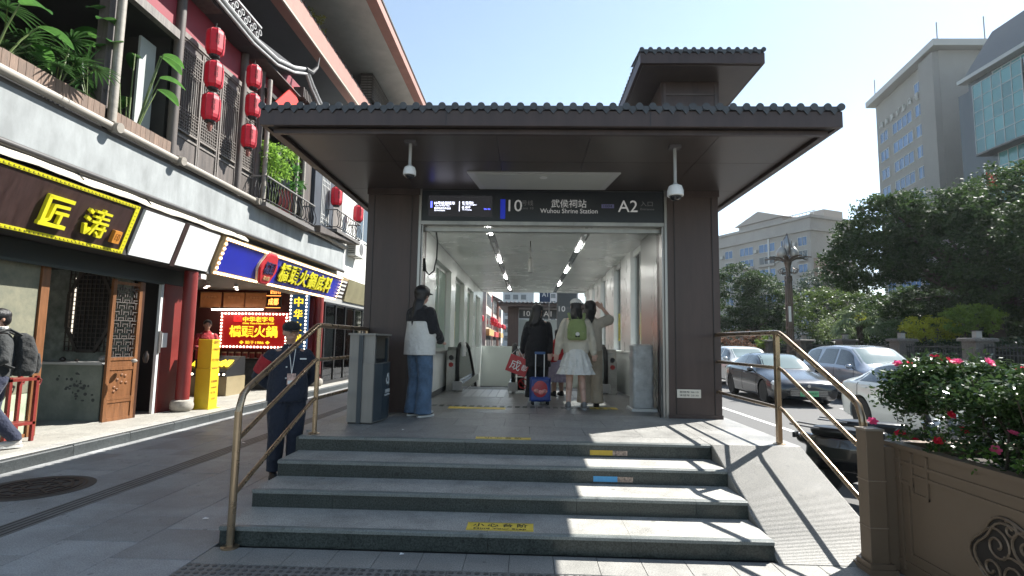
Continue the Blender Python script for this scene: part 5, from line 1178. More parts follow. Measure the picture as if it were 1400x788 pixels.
strokes([(-.45, .38, -.30, .30, .11), (-.48, .12, -.32, .05, .11), (-.44, -.10, -.34, -.44, .11), (-.36, -.44, -.18, -.22, .09), (-.18, .38, .48, .38, .085), (-.18, .20, .44, .20, .085), (-.22, .02, .48, .02, .085), (.16, .5, .02, -.05, .09), (.02, -.05, -.16, -.44, .09), (-.05, -.18, .46, -.18, .085), (.34, -.05, .32, -.46, .09), (.32, -.44, .14, -.44, .08), (.05, -.30, .16, -.38, .08)], 7.56, .46, .43, gy, o)
s_ = tbox(MB(), 7.93, 8.07, .18, .42, .0, .06).build('seal_block', mat('seal_orange', (.55, .22, .03), .5), o); ttext('seal_mark', '印', 8.0, .30, .09, .12, mat('seal_line', (.30, .10, .01), .6), s_, .004, .062)
# blank white sign panels
o = thing('blank_sign_panel', 'pair of blank white sign panels between the brown sign and the blue sign', 'sign', (-6.3, 9.5, 3.2))
for a, b in ((8.42, 9.42), (9.56, 10.55)): tbox(MB(), a, b, .02, .97, -.05, .0).build('panel', mat('blank_white', (.84, .85, .85), .5, var=.05, scale=3), o)
tbox(MB(), 8.31, 10.6, -.04, 1.02, -.12, -.055).build('backing', dark_wood, o); tbox(MB(), 9.43, 9.55, -.02, .98, -.05, .01).build('divider', br_b, o)
# blue sign with bulbs
o = thing('blue_shop_sign', 'long blue shop sign with yellow characters, red emblem and a border of lit bulbs', 'sign', (-6.3, 14, 3.2))
frm = mat('sign_cream', (.42, .30, .16), .5); sb_ = mat('sign_deep_blue', (.012, .02, .34), .35, var=.12, scale=2)
Y0, Y1 = 10.72, 18.3
tbox(MB(), Y0+.12, Y1-.55, .11, .90, -.02, .0).build('board', sb_, o)
for a in ((Y0, Y1, .90, 1.0), (Y0, Y1, .0, .10), (Y0, Y0+.12, .10, .90), (Y1-.55, Y1, .10, .90)): tbox(MB(), *a, -.06, .02).build('frame', frm if a[1] < Y1 or a[2] != .10 or a[0] == Y0 else br_b, o)
tbox(MB(), Y0-.02, Y1+.02, -.02, 1.02, -.20, -.065).build('box', mat('box_gold', (.30, .22, .12), .5), o)
bulb = mat('bulb_lit', (.9, .7, .5), .3, emit=(1., .70, .42), estr=2.2)
bm_ = MB().ell((0, 0, 0), (.028, .028, .028), 8, 5).mesh('bulb'); bm_.materials.append(bulb); shade(bm_)
def bulbs(pts, parent):
    for p in pts: link('bulb', bm_, None, parent, Vector(p)-wloc(parent))
n_ = 62
bulbs([tp(Y0+.05+i*(Y1-.6-Y0)/n_, v, .035) for i in range(n_) for v in (.95, .05)]+[tp(Y0+.06, .95-(i+1)*.9/7, .035) for i in range(6)]+[tp(Y1-.6, .95-(i+1)*.9/7, .035) for i in range(6)], o)
for k in range(5): tbox(MB(), Y1-.50, Y1-.08, .16+k*.16, .24+k*.16, .021, .04).build('stripe', white_plastic, o)
em = MB().lathe([(.40, -.02), (.40, .05), (.36, .07)], (0, 0, 0), 40, ax='x', wob=lambda a, z: 1+.05*math.cos(6*a)); e_ = em.build('emblem', mat('emblem_red', (.50, .02, .03), .5), o, local=True); e_.matrix_local = Matrix.Translation(tp(12.72, .5, .02)-wloc(o)) @ TM.to_4x4()
em = MB().lathe([(.43, -.03), (.43, .03)], (0, 0, 0), 40, ax='x', wob=lambda a, z: 1+.05*math.cos(6*a)); e2 = em.build('emblem_rim', mat('emblem_rim', (.55, .45, .35), .5), o, local=True); e2.matrix_local = Matrix.Translation(tp(12.72, .5, .02)-wloc(o)) @ TM.to_4x4()
ttext('emblem_lettering', '橋頭', 12.72, .53, .50, .30, mat('emblem_dark', (.03, .02, .08), .5), o, .02, .10, .02); ttext('emblem_lettering', '老火锅', 12.72, .22, .3, .10, mat('emblem_gold', (.6, .4, .2), .5), o, .02, .10)
for i, (ch, y) in enumerate(zip('橋頭火鍋底料', (13.62, 14.22, 14.82, 15.42, 16.02, 16.62))):
    ttext('character', ch, y, .5, .56, .50, mat('char_shadow', (.02, .02, .02), .5), o, .03, .012, .035); ttext('character', ch, y+.0, .52, .54, .48, gy, o, .03, .045, .018)
# awning
o = thing('canvas_awning', 'strip of cream canvas awning above the brown shop sign', 'awning', (-6.2, 7, 3.7))
canv = mat('canvas', (.52, .48, .40), .85, var=.12, scale=5, bump=.6, bscale=5)
vs = []; N = 60
for i in range(N+1):
    y = 2.5+i*(11.6-2.5)/N; sag = .025*math.sin(y*4.1)+.012*math.sin(y*11)
    for k, (x, z) in enumerate(((-6.30, 3.79), (-6.25, 3.75+sag*.5), (-6.19, 3.69+sag*.5), (-6.192, 3.655+sag*.4))): vs.append((x, y, z))
MB().add(vs, [(i*4+k, i*4+k+1, (i+1)*4+k+1, (i+1)*4+k) for i in range(N) for k in range(3)]).build('canvas', canv, o, smooth=True)
for k in range(7): MB().bar((-6.29, 3.1+k*1.35, 3.80), (-6.19, 3.1+k*1.35, 3.70), .014).build('rib', black, o)
# olive fascia beyond
o = thing('gold_fascia', 'blank olive gold shop fascia beyond the blue sign', 'sign', (-6.3, 19.5, 3.2)); MB().prism([(-6.5, 2.9), (-6.35, 2.86), (-6.2, 3.62), (-6.5, 3.62)], 18.4, 24, 'y').build('panel', mat('olive_gold', (.30, .27, .16), .35, .4, var=.2, scale=1.5), o)
# small cameras under the signs
o = thing('bullet_camera', 'small white camera on the lintel above the red column', 'camera', (-6.55, 10.3, 2.75))
MB().box((-6.62, 10.45, 2.70), (-6.48, 10.62, 2.80)).build('body', white_plastic, o, bevel=.01); MB().cyl((-6.55, 10.46, 2.75), (-6.55, 10.43, 2.75), .035).build('lens', black, o)

# ================================================================ SHOP 1
s1 = thing('tea_shop', 'dark open shop front with carved wooden doors under the brown sign', 'shop front', (-7, 8, .14))
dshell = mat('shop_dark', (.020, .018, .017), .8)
FZ = .141
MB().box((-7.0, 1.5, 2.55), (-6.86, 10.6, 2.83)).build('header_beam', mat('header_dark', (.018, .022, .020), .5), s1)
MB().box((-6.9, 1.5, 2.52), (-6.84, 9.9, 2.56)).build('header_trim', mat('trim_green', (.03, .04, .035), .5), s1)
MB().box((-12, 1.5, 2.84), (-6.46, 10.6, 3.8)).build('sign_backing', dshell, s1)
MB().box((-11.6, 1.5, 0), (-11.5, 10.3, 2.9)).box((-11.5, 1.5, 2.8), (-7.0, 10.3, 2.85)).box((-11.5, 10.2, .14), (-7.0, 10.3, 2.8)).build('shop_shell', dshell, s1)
MB().box((-11.5, 1.5, .10), (-6.98, 10.2, .139)).build('shop_floor', mat('shop_floor', (.10, .11, .11), .35), s1)
wallp = mat('painted_wall', (.20, .19, .13), .8, col2=(.12, .125, .09), scale=7, bump=.1)
# wall with the round moon window
arc = [(7.42, .141), (7.42, 2.54)]+[(5.9+1.05*math.cos(a), 1.75+1.05*math.sin(a)) for a in [pi/2-i*pi/14 for i in range(0, 15)]]+[(5.9, .141)]
arc = [(7.42, .75), (7.42, 2.54), (5.9, 2.54)]+[(5.9+.95*math.cos(a), 1.62+.90*math.sin(a)) for a in [pi/2-i*pi/14 for i in range(0, 15)]]+[(5.9, .70)]
MB().prism([(y, z) for y, z in arc], -6.99, -6.93, 'x').build('moon_window_wall', wallp, s1)
MB().box((-6.99, 4.0, 2.0), (-6.93, 5.9, 2.54)).build('wall_panel', wallp, s1)
MB().box((-6.99, 5.0, FZ), (-6.93, 7.42, .74)).build('lower_wall', mat('lower_green', (.33, .38, .27), .75, var=.2, scale=5), s1)
MB().box((-6.975, 7.0, .20), (-6.925, 7.30, .52)).build('painted_motif', mat('motif_pale', (.50, .52, .36), .8), s1)
honey = mat('honey_wood', (.17, .070, .026), .45, var=.3, scale=4, stretch=(5, 5, .6), bump=.1, bscale=60)
MB().box((-7.02, 7.43, FZ), (-6.90, 7.56, 2.54)).build('frame_post', honey, s1); MB().box((-6.99, 6.8, FZ), (-6.915, 7.43, .19)).build('sill', honey, s1)
# threshold, inner counter, painted cloth
MB().box((-7.02, 7.57, FZ), (-6.96, 9.0, .155)).build('threshold', mat('threshold', (.30, .29, .26), .6), s1)
MB().box((-9.0, 8.95, FZ), (-7.12, 9.5, 1.06)).build('counter', mat('painted_cloth', (.20, .22, .19), .8, col2=(.11, .13, .11), scale=3), s1)
MB().box((-9.1, 8.85, 1.061), (-7.06, 9.55, 1.10)).build('counter_top', mat('counter_grey', (.35, .35, .34), .3), s1)
rnd = random.Random(4)
for k in range(34): MB().ell((-7.85+rnd.gauss(.3, .16), 8.948, .66+rnd.gauss(0, .12)), (rnd.uniform(.012, .035), .004, rnd.uniform(.012, .03)), 8, 5).build('painted_blossom', mat('ink_blossom', (.045, .05, .05), .8), s1)
MB().box((-10.5, 10.10, FZ), (-7.6, 10.16, 2.8)).build('painted_panel', mat('ink_panel', (.36, .38, .34), .8, col2=(.14, .16, .14), scale=4), s1)
t_ = mat('tea_dark', (.03, .022, .018), .3); tp_ = mat('tea_pot', (.30, .28, .25), .3)
for k, (y, r, h) in enumerate(((7.2, .05, .08), (7.45, .035, .05), (7.9, .07, .11), (8.2, .04, .16), (8.45, .05, .07), (8.65, .045, .20))):
    q = thing('tea_ware', ('small dark bowl at the near end of the tea shop counter', 'tiny cup next to the bowl on the tea shop counter', 'round pale teapot in the middle of the tea shop counter', 'narrow vase to the far side of the pale teapot', 'squat cup between the vases on the tea shop counter', 'tall dark vase at the far end of the tea shop counter')[k], 'tea ware', (-15.15+y, 9.1, 1.10))
    MB().lathe([(r*.5, 0), (r, h*.35), (r*.9, h*.7), (r*.4, h*.9), (r*.45, h)], (-15.15+y, 9.1, 1.101), 14).build('vessel', tp_ if k in (2, 4) else t_, q, smooth=True)
    if k == 2: MB().tube([(-15.15+y+.06, 9.1, 1.16), (-15.15+y+.11, 9.1, 1.19), (-15.15+y+.13, 9.1, 1.22)], .012, 6).build('spout', tp_, q)
# carved octagonal lattice at the back
ol = MB(); cy, cz, RR = -8.36, 2.02, .72
P8 = [(cy+RR*.62*math.cos(pi/8+i*pi/4), cz+RR*1.15*math.sin(pi/8+i*pi/4)) for i in range(8)]
for i in range(8): ol.bar((P8[i][0], 10.06, P8[i][1]), (P8[(i+1) % 8][0], 10.06, P8[(i+1) % 8][1]), .06, .05, up=(0, 1, 0))
f = ol.build('octagon_frame', dark_wood, s1); mb = MB()
for k in range(-5, 6): mb.box((cy+k*.085-.008, 10.05, cz-.78), (cy+k*.085+.008, 10.07, cz+.78))
for k in range(-9, 10): mb.box((cy-.44, 10.048, cz+k*.085-.008), (cy+.44, 10.072, cz+k*.085+.008))
tag(mb.build('lattice_bar', dark_wood, f), kind='stuff')
MB().prism([(x_*.97-.03*8.36, z_) for x_, z_ in P8], 10.085, 10.098, 'y').build('octagon_dark', dshell, f); MB().box((cy-.36, 10.074, cz-.6), (cy-.31, 10.082, cz+.62)).build('bright_slit', mat('slit_light', (.8, .75, .65), .5, emit=(.9, .8, .65), estr=.6), f)
# carved door leaves
def leaf_door(p0, p1, label=None, tint=honey):
    """Door leaf standing between two floor points."""
    p0 = Vector(p0); p1 = Vector(p1); L = (p1-p0).length; ang = math.atan2((p1-p0).y, (p1-p0).x)
    d = bpy.data.objects.new('carved_door', None)
    def bx(mb, a, b, t=.02): return mb.box((a[0], -t, a[1]), (b[0], t, b[1]))
    H1 = 2.36; mb = MB(); bx(mb, (0, 0), (.06, H1), .025); bx(mb, (L-.06, 0), (L, H1), .025)
    for z in (0, .30, .34, .84, 1.0, H1-.08): bx(mb, (.06, z), (L-.06, z+.05), .022)
    me = mb.mesh('carved_door'); door = link('carved_door', me, tint, s1, p0-wloc(s1)); door.rotation_euler = (0, 0, ang)
    mb = MB(); bx(mb, (.06, .05), (L-.06, .30), .010); bx(mb, (.06, .39), (L-.06, .84), .010); bx(mb, (.06, .89), (L-.06, 1.0), .010); mb.build('door_panel', tint, door, local=True)
    mb = MB(); c = L/2
    for k in range(9):
        a = k*.7; mb.ell((c+math.cos(a)*L*.20, -.014, .62+math.sin(a*1.3)*.14), (.03, .012, .022), 8, 5); mb.ell((c+math.cos(a)*L*.20, .014, .62+math.sin(a*1.3)*.14), (.03, .012, .022), 8, 5)
    tag(mb.build('carving', tint, door, local=True), kind='stuff')
    mb = MB(); z0, z1 = 1.05, H1-.08; w_ = L-.12; nx = 5; nz = 12
    for i in range(nx):
        for j in range(nz):
            x = .06+w_*i/nx; z = z0+(z1-z0)*j/nz; a = w_/nx; b = (z1-z0)/nz
            if (i+j) % 2: bx(mb, (x, z+b*.45), (x+a, z+b*.55), .012)
            else: bx(mb, (x+a*.44, z), (x+a*.56, z+b), .012)
            if j % 3 == 0: bx(mb, (x, z), (x+a, z+.012), .011)
            if i: bx(mb, (x-.006, z), (x+.006, z+b*.6), .0115)
    tag(mb.build('fretwork', dark_wood, door, local=True), kind='stuff')
    bpy.data.objects.remove(d); return door
leaf_door((-6.95, 8.80, FZ), (-6.86, 9.36, FZ)); leaf_door((-6.84, 9.38, FZ), (-7.3, 9.80, FZ), tint=mat('door_brown', (.11, .045, .022), .5, var=.3, scale=4, stretch=(5, 5, .6)))
MB().box((-6.93, 9.90, FZ), (-6.88, 9.97, 2.54)).build('white_frame', mat('frame_pale', (.55, .57, .56), .5), s1)
MB().box((-6.878, 9.91, 1.25), (-6.85, 9.96, 1.65)).build('door_handle', steel, s1)
MB().box((-6.98, 9.975, FZ), (-6.86, 10.9, 2.54)).build('red_wall', red_lac, s1)
MB().box((-6.86, 9.98, 1.35), (-6.845, 10.12, 1.62)).build('paper_notice', white_plastic, s1)
o = thing('red_stand', 'red lacquered wooden stand against the painted shop wall', 'stand', (-6.75, 7.1, FZ))
for x in (-6.85, -6.62):
    for y in (6.82, 7.20): MB().box((x-.02, y-.02, FZ), (x+.02, y+.02, FZ+.86)).build('leg', red_lac, o)
for z in (.22, .80): MB().box((-6.87, 6.80, FZ+z), (-6.60, 7.22, FZ+z+.035)).build('shelf' if z < .5 else 'stand_top', red_lac, o)
for x in (-6.85, -6.62): MB().tube([(x, 7.2, FZ+.84), (x, 7.27, FZ+.80), (x, 7.25, FZ+.74), (x, 7.21, FZ+.74)], .012, 6).build('scroll', red_lac, o)

# red columns
def red_column(label, x, y, r, z1):
    o = thing('red_column', label, 'column', (x, y, FZ)); MB().lathe([(r*1.25, FZ), (r*1.62, FZ+.05), (r*1.68, FZ+.12), (r*1.5, FZ+.20), (r*1.1, FZ+.22)], (x, y, 0), 24).build('stone_base', stone('column_base', (.22, .20, .18), (.40, .38, .33), .7, 160, 6), o, smooth=True)
    MB().cyl((x, y, FZ+.215), (x, y, z1), r, n=28).build('shaft', mat('column_red', (.19, .026, .024), .4, var=.15, scale=2), o, smooth=True)
red_column('near red lacquered round column on a stone base beside the yellow stand', -6.60, 10.32, .122, 2.83)
red_column('far red lacquered column between the hot pot shop and the glass doors', -6.42, 16.4, .13, 2.83)
MB().box((-6.98, 16.2, FZ), (-6.5, 16.7, 2.83)).build('red_wall', red_lac, s1)
# yellow stand of two boxes
o = thing('yellow_box_stand', 'tall yellow stand of two printed boxes beside the near red column', 'display stand', (-6.4, 10.9, FZ))
yb = mat('box_yellow', (.62, .44, .015), .5, var=.05, scale=6)
MB().box((-6.56, 10.62, FZ), (-6.26, 10.92, FZ+.80)).build('lower_box', yb, o, bevel=.006); MB().box((-6.55, 10.63, FZ+.803), (-6.27, 10.91, FZ+1.37)).build('upper_box', yb, o, bevel=.006)
MB().box((-6.60, 10.58, FZ), (-6.22, 10.96, FZ+.012)).build('foot_plate', yb, o)
bt = mat('box_print', (.35, .16, .03), .6)
for z, s_, w_, h_ in ((1.40, '锅巴', .16, .06), (1.26, '火锅底料', .22, .04), (1.05, '手工牛油', .22, .05), (.88, '成都特产', .22, .035), (.62, '老成都味', .22, .05), (.50, '欢迎品尝', .18, .03), (.40, '买三送一', .20, .04), (.28, '正宗', .12, .04)): text('lettering', s_, (-6.258, 10.77, FZ+z-.08), w_, h_, bt, o, XF, .003)

# ================================================================ SHOP 2 : hot pot shop
s2 = thing('hot_pot_shop', 'brightly lit hot pot seasoning shop with red signs and a brick counter', 'shop front', (-8, 14, FZ))
MB().box((-10.2, 10.95, .10), (-6.98, 16.2, .139)).build('shop_floor', mat('shop2_floor', (.20, .19, .17), .4), s2)
MB().box((-10.3, 10.95, .14), (-10.2, 16.2, 3.0)).box((-10.2, 15.75, .14), (-6.9, 15.85, 3.0)).box((-10.2, 10.90, .14), (-6.98, 10.95, 3.0)).build('shop_wall', mat('shop2_wall', (.09, .02, .015), .7), s2)
MB().box((-10.2, 10.95, 2.95), (-6.6, 16.2, 3.0)).box((-6.9, 10.6, 2.83), (-6.47, 18.3, 3.6)).build('shop_ceiling', mat('ceiling_grey', (.12, .12, .12), .7), s2)
# illuminated red sign
o = thing('red_light_sign', 'red sign with yellow characters and bulb border inside the hot pot shop', 'sign', (-8, 15.6, 1.8))
MB().box((-9.02, 15.60, 1.24), (-6.98, 15.70, 2.30)).build('board', mat('board_red', (.16, .008, .008), .4, emit=(.30, .005, .005), estr=.30), o)
bulbw = mat('bulb_white', (.9, .85, .7), .3, emit=(1, .86, .66), estr=3.)
bmw = MB().ell((0, 0, 0), (.027, .027, .027), 8, 5).mesh('bulb'); bmw.materials.append(bulbw)
for i in range(20):
    for z in (1.29, 2.25): link('bulb', bmw, None, o, Vector((-8.96+i*1.92/19, 15.58, z))-wloc(o))
for i in range(1, 10):
    for x in (-8.96, -7.04): link('bulb', bmw, None, o, Vector((x, 15.58, 1.29+i*.096))-wloc(o))
ylit = mat('char_lit', (.8, .6, .03), .5, emit=(.9, .6, .03), estr=.7)
text('lettering', '橋頭火鍋', (-8.0, 15.58, 1.74), 1.42, .34, ylit, o, YF, .02, .015); text('lettering', '中华老字号', (-7.87, 15.58, 2.09), .92, .15, ylit, o, YF, .015, .01); text('lettering', 'China Time-Honored Brand', (-7.87, 15.58, 1.975), .92, .05, ylit, o, YF, .01)
text('lettering', '❖ 始于1986 ❖', (-7.95, 15.58, 1.42), .9, .10, ylit, o, YF, .01)
MB().box((-8.60, 15.575, 2.02), (-8.37, 15.595, 2.20)).build('red_seal', mat('seal_red', (.6, .01, .01), .5, emit=(.9, .02, .02), estr=.5), o); text('seal_mark', '字', (-8.485, 15.57, 2.11), .12, .12, mat('seal_mark', (.1, .0, .0), .5), o, YF, .004)
# vertical sign
o = thing('vertical_blue_sign', 'vertical dark blue sign with yellow characters and bulb border beside the shop', 'sign', (-6.7, 15.6, 2.1))
MB().box((-6.96, 15.55, 1.20), (-6.42, 15.66, 2.92)).build('board', mat('board_navy', (.010, .03, .07), .4, emit=(.01, .04, .1), estr=.3), o)
for i, ch in enumerate('中华火锅'): text('character', ch, (-6.69, 15.53, 2.62-i*.36), .26, .28, ylit, o, YF, .02, .015)
for i in range(17):
    for x in (-6.92, -6.46): link('bulb', bmw, None, o, Vector((x, 15.53, 1.24+i*.103))-wloc(o))
for i in range(1, 5): link('bulb', bmw, None, o, Vector((-6.92+i*.092, 15.53, 2.88))-wloc(o))
# small lit signs, menu boards
o = thing('orange_sign', 'small dark sign with glowing orange characters above the guard', 'sign', (-7.35, 15.4, 2.6))
MB().box((-7.57, 15.38, 2.42), (-7.15, 15.44, 2.78)).build('board', black, o); oran = mat('char_orange', (.9, .25, .05), .5, emit=(1, .28, .06), estr=1.6); text('lettering', '成都', (-7.36, 15.365, 2.60), .30, .20, oran, o, YF, .01, .01)
MB().box((-7.57, 15.365, 2.42), (-7.15, 15.379, 2.435)).box((-7.57, 15.365, 2.765), (-7.15, 15.379, 2.78)).build('border', oran, o)
o = thing('golden_sign', 'upper small sign with orange characters partly behind the blue sign', 'sign', (-7.35, 15.4, 2.9)); MB().box((-7.5, 15.38, 2.80), (-7.12, 15.43, 2.95)).build('board', black, o); text('lettering', '四川', (-7.31, 15.365, 2.88), .28, .12, oran, o, YF, .01)
o = thing('menu_board', 'row of framed brown menu boards above the tube light', 'menu board', (-8.6, 15.6, 2.6), 0)
for x0 in (-9.62, -8.93, -8.28):
    f = MB().box((x0, 15.55, 2.42), (x0+.60, 15.60, 2.86)).build('board', mat('menu_brown', (.20, .075, .03), .4, var=.3, scale=3, emit=(.3, .1, .03), estr=.12), o)
    MB().box((x0-.01, 15.54, 2.85), (x0+.61, 15.56, 2.875)).box((x0-.01, 15.54, 2.405), (x0+.61, 15.56, 2.43)).build('frame', mat('menu_frame', (.3, .14, .05), .4), f)
    text('lettering', '菜单价目', (x0+.3, 15.545, 2.72), .35, .07, mat('menu_text', (.5, .25, .1), .5), f, YF, .003)
MB().box((-10.18, 11.6, 1.3), (-10.15, 13.8, 2.6)).build('wall_poster', mat('poster_orange', (.25, .09, .03), .5, col2=(.06, .015, .01), scale=3), s2)
for i in range(4): MB().obox((-10.10, 12.0+i*.9, 2.15), (.03, .7, .38), Matrix.Rotation(.3, 3, 'Y')).build('slanted_board', MATS['menu_brown'], s2)
o = thing('tube_light', 'bright horizontal tube lamp above the red sign', 'lamp', (-8.3, 15.3, 2.35)); MB().cyl((-9.1, 15.3, 2.345), (-7.62, 15.3, 2.375), .022).build('tube', mat('tube_lit', (1, 1, 1), .3, emit=(1, .93, .85), estr=9), o); MB().box((-9.1, 15.28, 2.37), (-7.62, 15.32, 2.41)).build('housing', black, o)
for i, (x, y) in enumerate(((-9.2, 13.2), (-8.9, 13.5), (-8.6, 12.8), (-8.3, 13.6), (-8.0, 13.2), (-7.7, 14.0), (-7.4, 13.4))):
    o = thing('spot_lamp', 'small ceiling spot lamp inside the hot pot shop', 'lamp', (x, y, 2.9), 0, 'ceiling spot lamps in the hot pot shop'); MB().cyl((x, y, 2.94), (x, y, 2.82), .035, .05).build('shade', white_plastic, o); MB().cyl((x, y, 2.821), (x, y, 2.812), .04).build('lamp', mat('spot_lit', (1, 1, 1), .3, emit=(1, .85, .7), estr=12), o)
# counter of grey bricks
ct = thing('brick_counter', 'grey brick counter with dark top under the red sign', 'counter', (-7.8, 15, FZ)); brk = mat('grey_brick', (.040, .042, .045), .7, var=.3, scale=8, rand=.3)
MB().box((-8.7, 14.92, FZ), (-6.75, 15.5, .93)).build('core', joint, ct); MB().box((-8.78, 14.84, .93), (-6.68, 15.5, .985)).build('counter_top', black, ct)
its = []
for r in range(11):
    for c in range(9):
        x0 = -8.70+c*.225-(.11 if r % 2 else 0); a = max(-8.70, x0); b = min(-6.75, x0+.217)
        if b-a > .04: its.append((a, 14.898+random.uniform(0, .004), FZ+.005+r*.071, b, 14.93, FZ+.069+r*.071))
pieces('brick', ct, brk, its)
rg = random.Random(9)
for i in range(9):
    o = thing('seasoning_jar', 'red lidded seasoning jar on the brick counter', 'jar', (-8.55+i*.2, 15.1, .985), 0, 'red seasoning jars on the brick counter'); x = -8.55+i*.2
    MB().cyl((x, 15.1, .986), (x, 15.1, 1.12), .06, n=12).build('jar', mat('jar_red', (.25, .02, .015), .3), o); MB().cyl((x, 15.1, 1.121), (x, 15.1, 1.15), .062, n=12).build('lid', mat('jar_lid', (.4, .25, .12), .4), o)
# slanted display with characters
o = thing('display_desk', 'slanted display desk with yellow fire characters and a gold base', 'display', (-7.7, 13.5, FZ))
MB().prism([(13.05, FZ), (13.05, .60), (13.9, .60), (13.9, FZ)], -8.35, -7.28, 'x').build('base', mat('gold_base', (.33, .27, .16), .4, .3, var=.1, scale=2), o)
MB().prism([(13.02, .605), (13.02, .72), (13.75, 1.08), (13.9, 1.08), (13.9, .605)], -8.38, -7.30, 'x').build('slant_top', black, o)
t = text('lettering', '鍋火鍋', (-7.85, 13.36, .915), .98, .36, ylit, o, Matrix.Rotation(-math.atan2(.73, .36), 3, 'X') @ YF, .012, .015)
for i in range(8): link('bulb', bmw, None, o, Vector((-8.25+i*.13, 13.01, .66))-wloc(o))
# glass doors beyond
o = thing('glass_shop_front', 'black framed glass shop doors beyond the far red column', 'shop front', (-6.4, 18.5, FZ)); gsh = glass('shop_glass', (.75, .80, .78), 1.5, .03)
for y in (16.75, 17.7, 18.65, 19.6, 20.6, 21.6): MB().box((-6.42, y-.03, FZ), (-6.35, y+.03, 2.66)).build('mullion', black, o)
for i, y in enumerate((16.78, 17.73, 18.68, 19.63, 20.63)): MB().box((-6.39, y, FZ+.1), (-6.38, y+.9, 2.6)).build('pane', gsh, o)
MB().box((-6.42, 16.7, 2.661), (-6.34, 21.7, 2.72)).box((-6.42, 16.7, FZ), (-6.34, 21.7, FZ+.099)).build('frame', black, o)
MB().box((-6.48, 16.7, 2.72), (-6.40, 22, 2.9)).build('fascia', mat('fascia_grey', (.3, .3, .29), .5), o)
MB().box((-10, 16.9, FZ), (-9.9, 24, 3)).box((-9.9, 22, FZ), (-6.5, 22.1, 3)).build('inner_wall', mat('inner_grey', (.16, .16, .15), .7), o)
MB().box((-9.9, 16.9, FZ-.04), (-6.4, 22, FZ-.002)).build('inner_floor', MATS['shop2_floor'], o)
for k, (y, h, c_) in enumerate(((17.2, .9, (.35, .22, .08)), (18.2, 1.1, (.30, .20, .12)), (19.1, .8, (.4, .3, .1)))):
    q = thing('display_cabinet', ('low wooden cabinet behind the first shop glass', 'taller wooden cabinet behind the middle shop glass', 'pale wooden cabinet behind the last shop glass')[k], 'cabinet', (-7, y, FZ)); MB().box((-7.3, y, FZ), (-6.7, y+.6, FZ+h)).build('carcass', mat('cab_%d' % k, c_, .5, var=.2, scale=4), q); MB().box((-6.699, y+.04, FZ+.05), (-6.685, y+.56, FZ+h-.05)).build('door', mat('cabd_%d' % k, tuple(v*.7 for v in c_), .4), q)
# further street frontage
pal = [(.30, .06, .05), (.42, .40, .36), (.25, .12, .09), (.36, .08, .06), (.5, .47, .42)]
rf = random.Random(5)
for i in range(8):
    y0 = 30.2+i*11.; h = rf.uniform(7, 12); xx = -7.0+rf.uniform(-.6, .6)+(1.0 if i > 3 else 0)
    o = thing('far_shop_house', ['far shop house just past the white wall', 'far shop house second past the white wall', 'reddish shop house in the middle of the far street', 'tall shop house half way down the far street', 'red shop house framed by the hall opening', 'pale shop house behind the red one seen through the hall', 'distant house near the end of the street', 'most distant house closing the street'][i], 'building', (xx-4, y0+5, 0))
    MB().box((xx-9, y0, 0), (xx, y0+10.8, h)).build('wall', mat('far_wall_%d' % (i % 5), pal[i % 5], .8, var=.2, scale=1), o)
    MB().prism([(xx-9.4, h), (xx+.7, h), (xx-4, h+2.4)], y0-.2, y0+10.9, 'y').build('roof', tile_grey, o)
    for r in range(2):
        for c in range(4):
            f = MB().box((xx, y0+.8+c*2.5, 3.6+r*3.0), (xx+.06, y0+2.5+c*2.5, 5.4+r*3.0)).build('window', dark_wood, o); MB().box((xx+.061, y0+.95+c*2.5, 3.75+r*3.0), (xx+.07, y0+2.35+c*2.5, 5.25+r*3.0)).build('pane', mat('far_pane', (.08, .09, .10), .1), f)
    MB().box((xx, y0+.3, 2.4), (xx+.5, y0+10.4, 3.3)).build('shop_board', mat('far_board_%d' % (i % 3), [(.45, .03, .03), (.5, .3, .1), (.4, .05, .08)][i % 3], .5), o)
    for c in range(3): MB().box((xx, y0+.8+c*3.3, .1), (xx+.05, y0+3.4+c*3.3, 2.35)).build('shop_opening', dark_in, o)
    if i > 1:
        for c in range(3): MB().lathe([(.15, -.45), (.34, -.28), (.34, .28), (.15, .45)], (xx+.8, y0+2+c*3.4, 4.6), 8).build('lantern_shade', lan_red, o)
# ================================================================ VEHICLES
def paint(name, c, metal=.3): return mat('paint_'+name, c, .22, metal, var=.04, scale=2, coat=.8)
car_glass = mat('car_glass', (.02, .025, .027), .03, spec=.9, coat=.3); pale_glass = mat('windscreen', (.16, .21, .20), .04, spec=1., coat=.8)
tyre_m = mat('tyre', (.016, .016, .016), .8); rim_m = mat('rim_alloy', (.32, .32, .33), .3, .8); lamp_m = mat('headlamp', (.55, .58, .60), .08, spec=.9); tail_m = mat('tail_lamp', (.30, .01, .01), .15)
SED = dict(L=4.72, W=1.86, wh=(.92, 3.80), r=.335, k=[  # t, zlo, belt, top, w, wtop
    (0, .32, .50, .56, .60, .50), (.012, .22, .56, .64, .78, .66), (.05, .17, .64, .73, .88, .74), (.12, .16, .71, .80, .915, .76), (.22, .16, .80, .89, .925, .76), (.285, .16, .85, .955, .925, .74), (.33, .16, .87, 1.09, .925, .69), (.40, .16, .89, 1.30, .925, .62),
    (.46, .16, .90, 1.405, .925, .59), (.56, .16, .91, 1.445, .925, .585), (.68, .16, .925, 1.43, .925, .585), (.76, .16, .94, 1.36, .925, .60), (.84, .16, .955, 1.20, .925, .64), (.90, .18, .965, 1.07, .915, .70), (.96, .22, .93, 1.02, .88, .70), (.99, .28, .84, .95, .80, .64), (1., .38, .74, .84, .70, .56)])
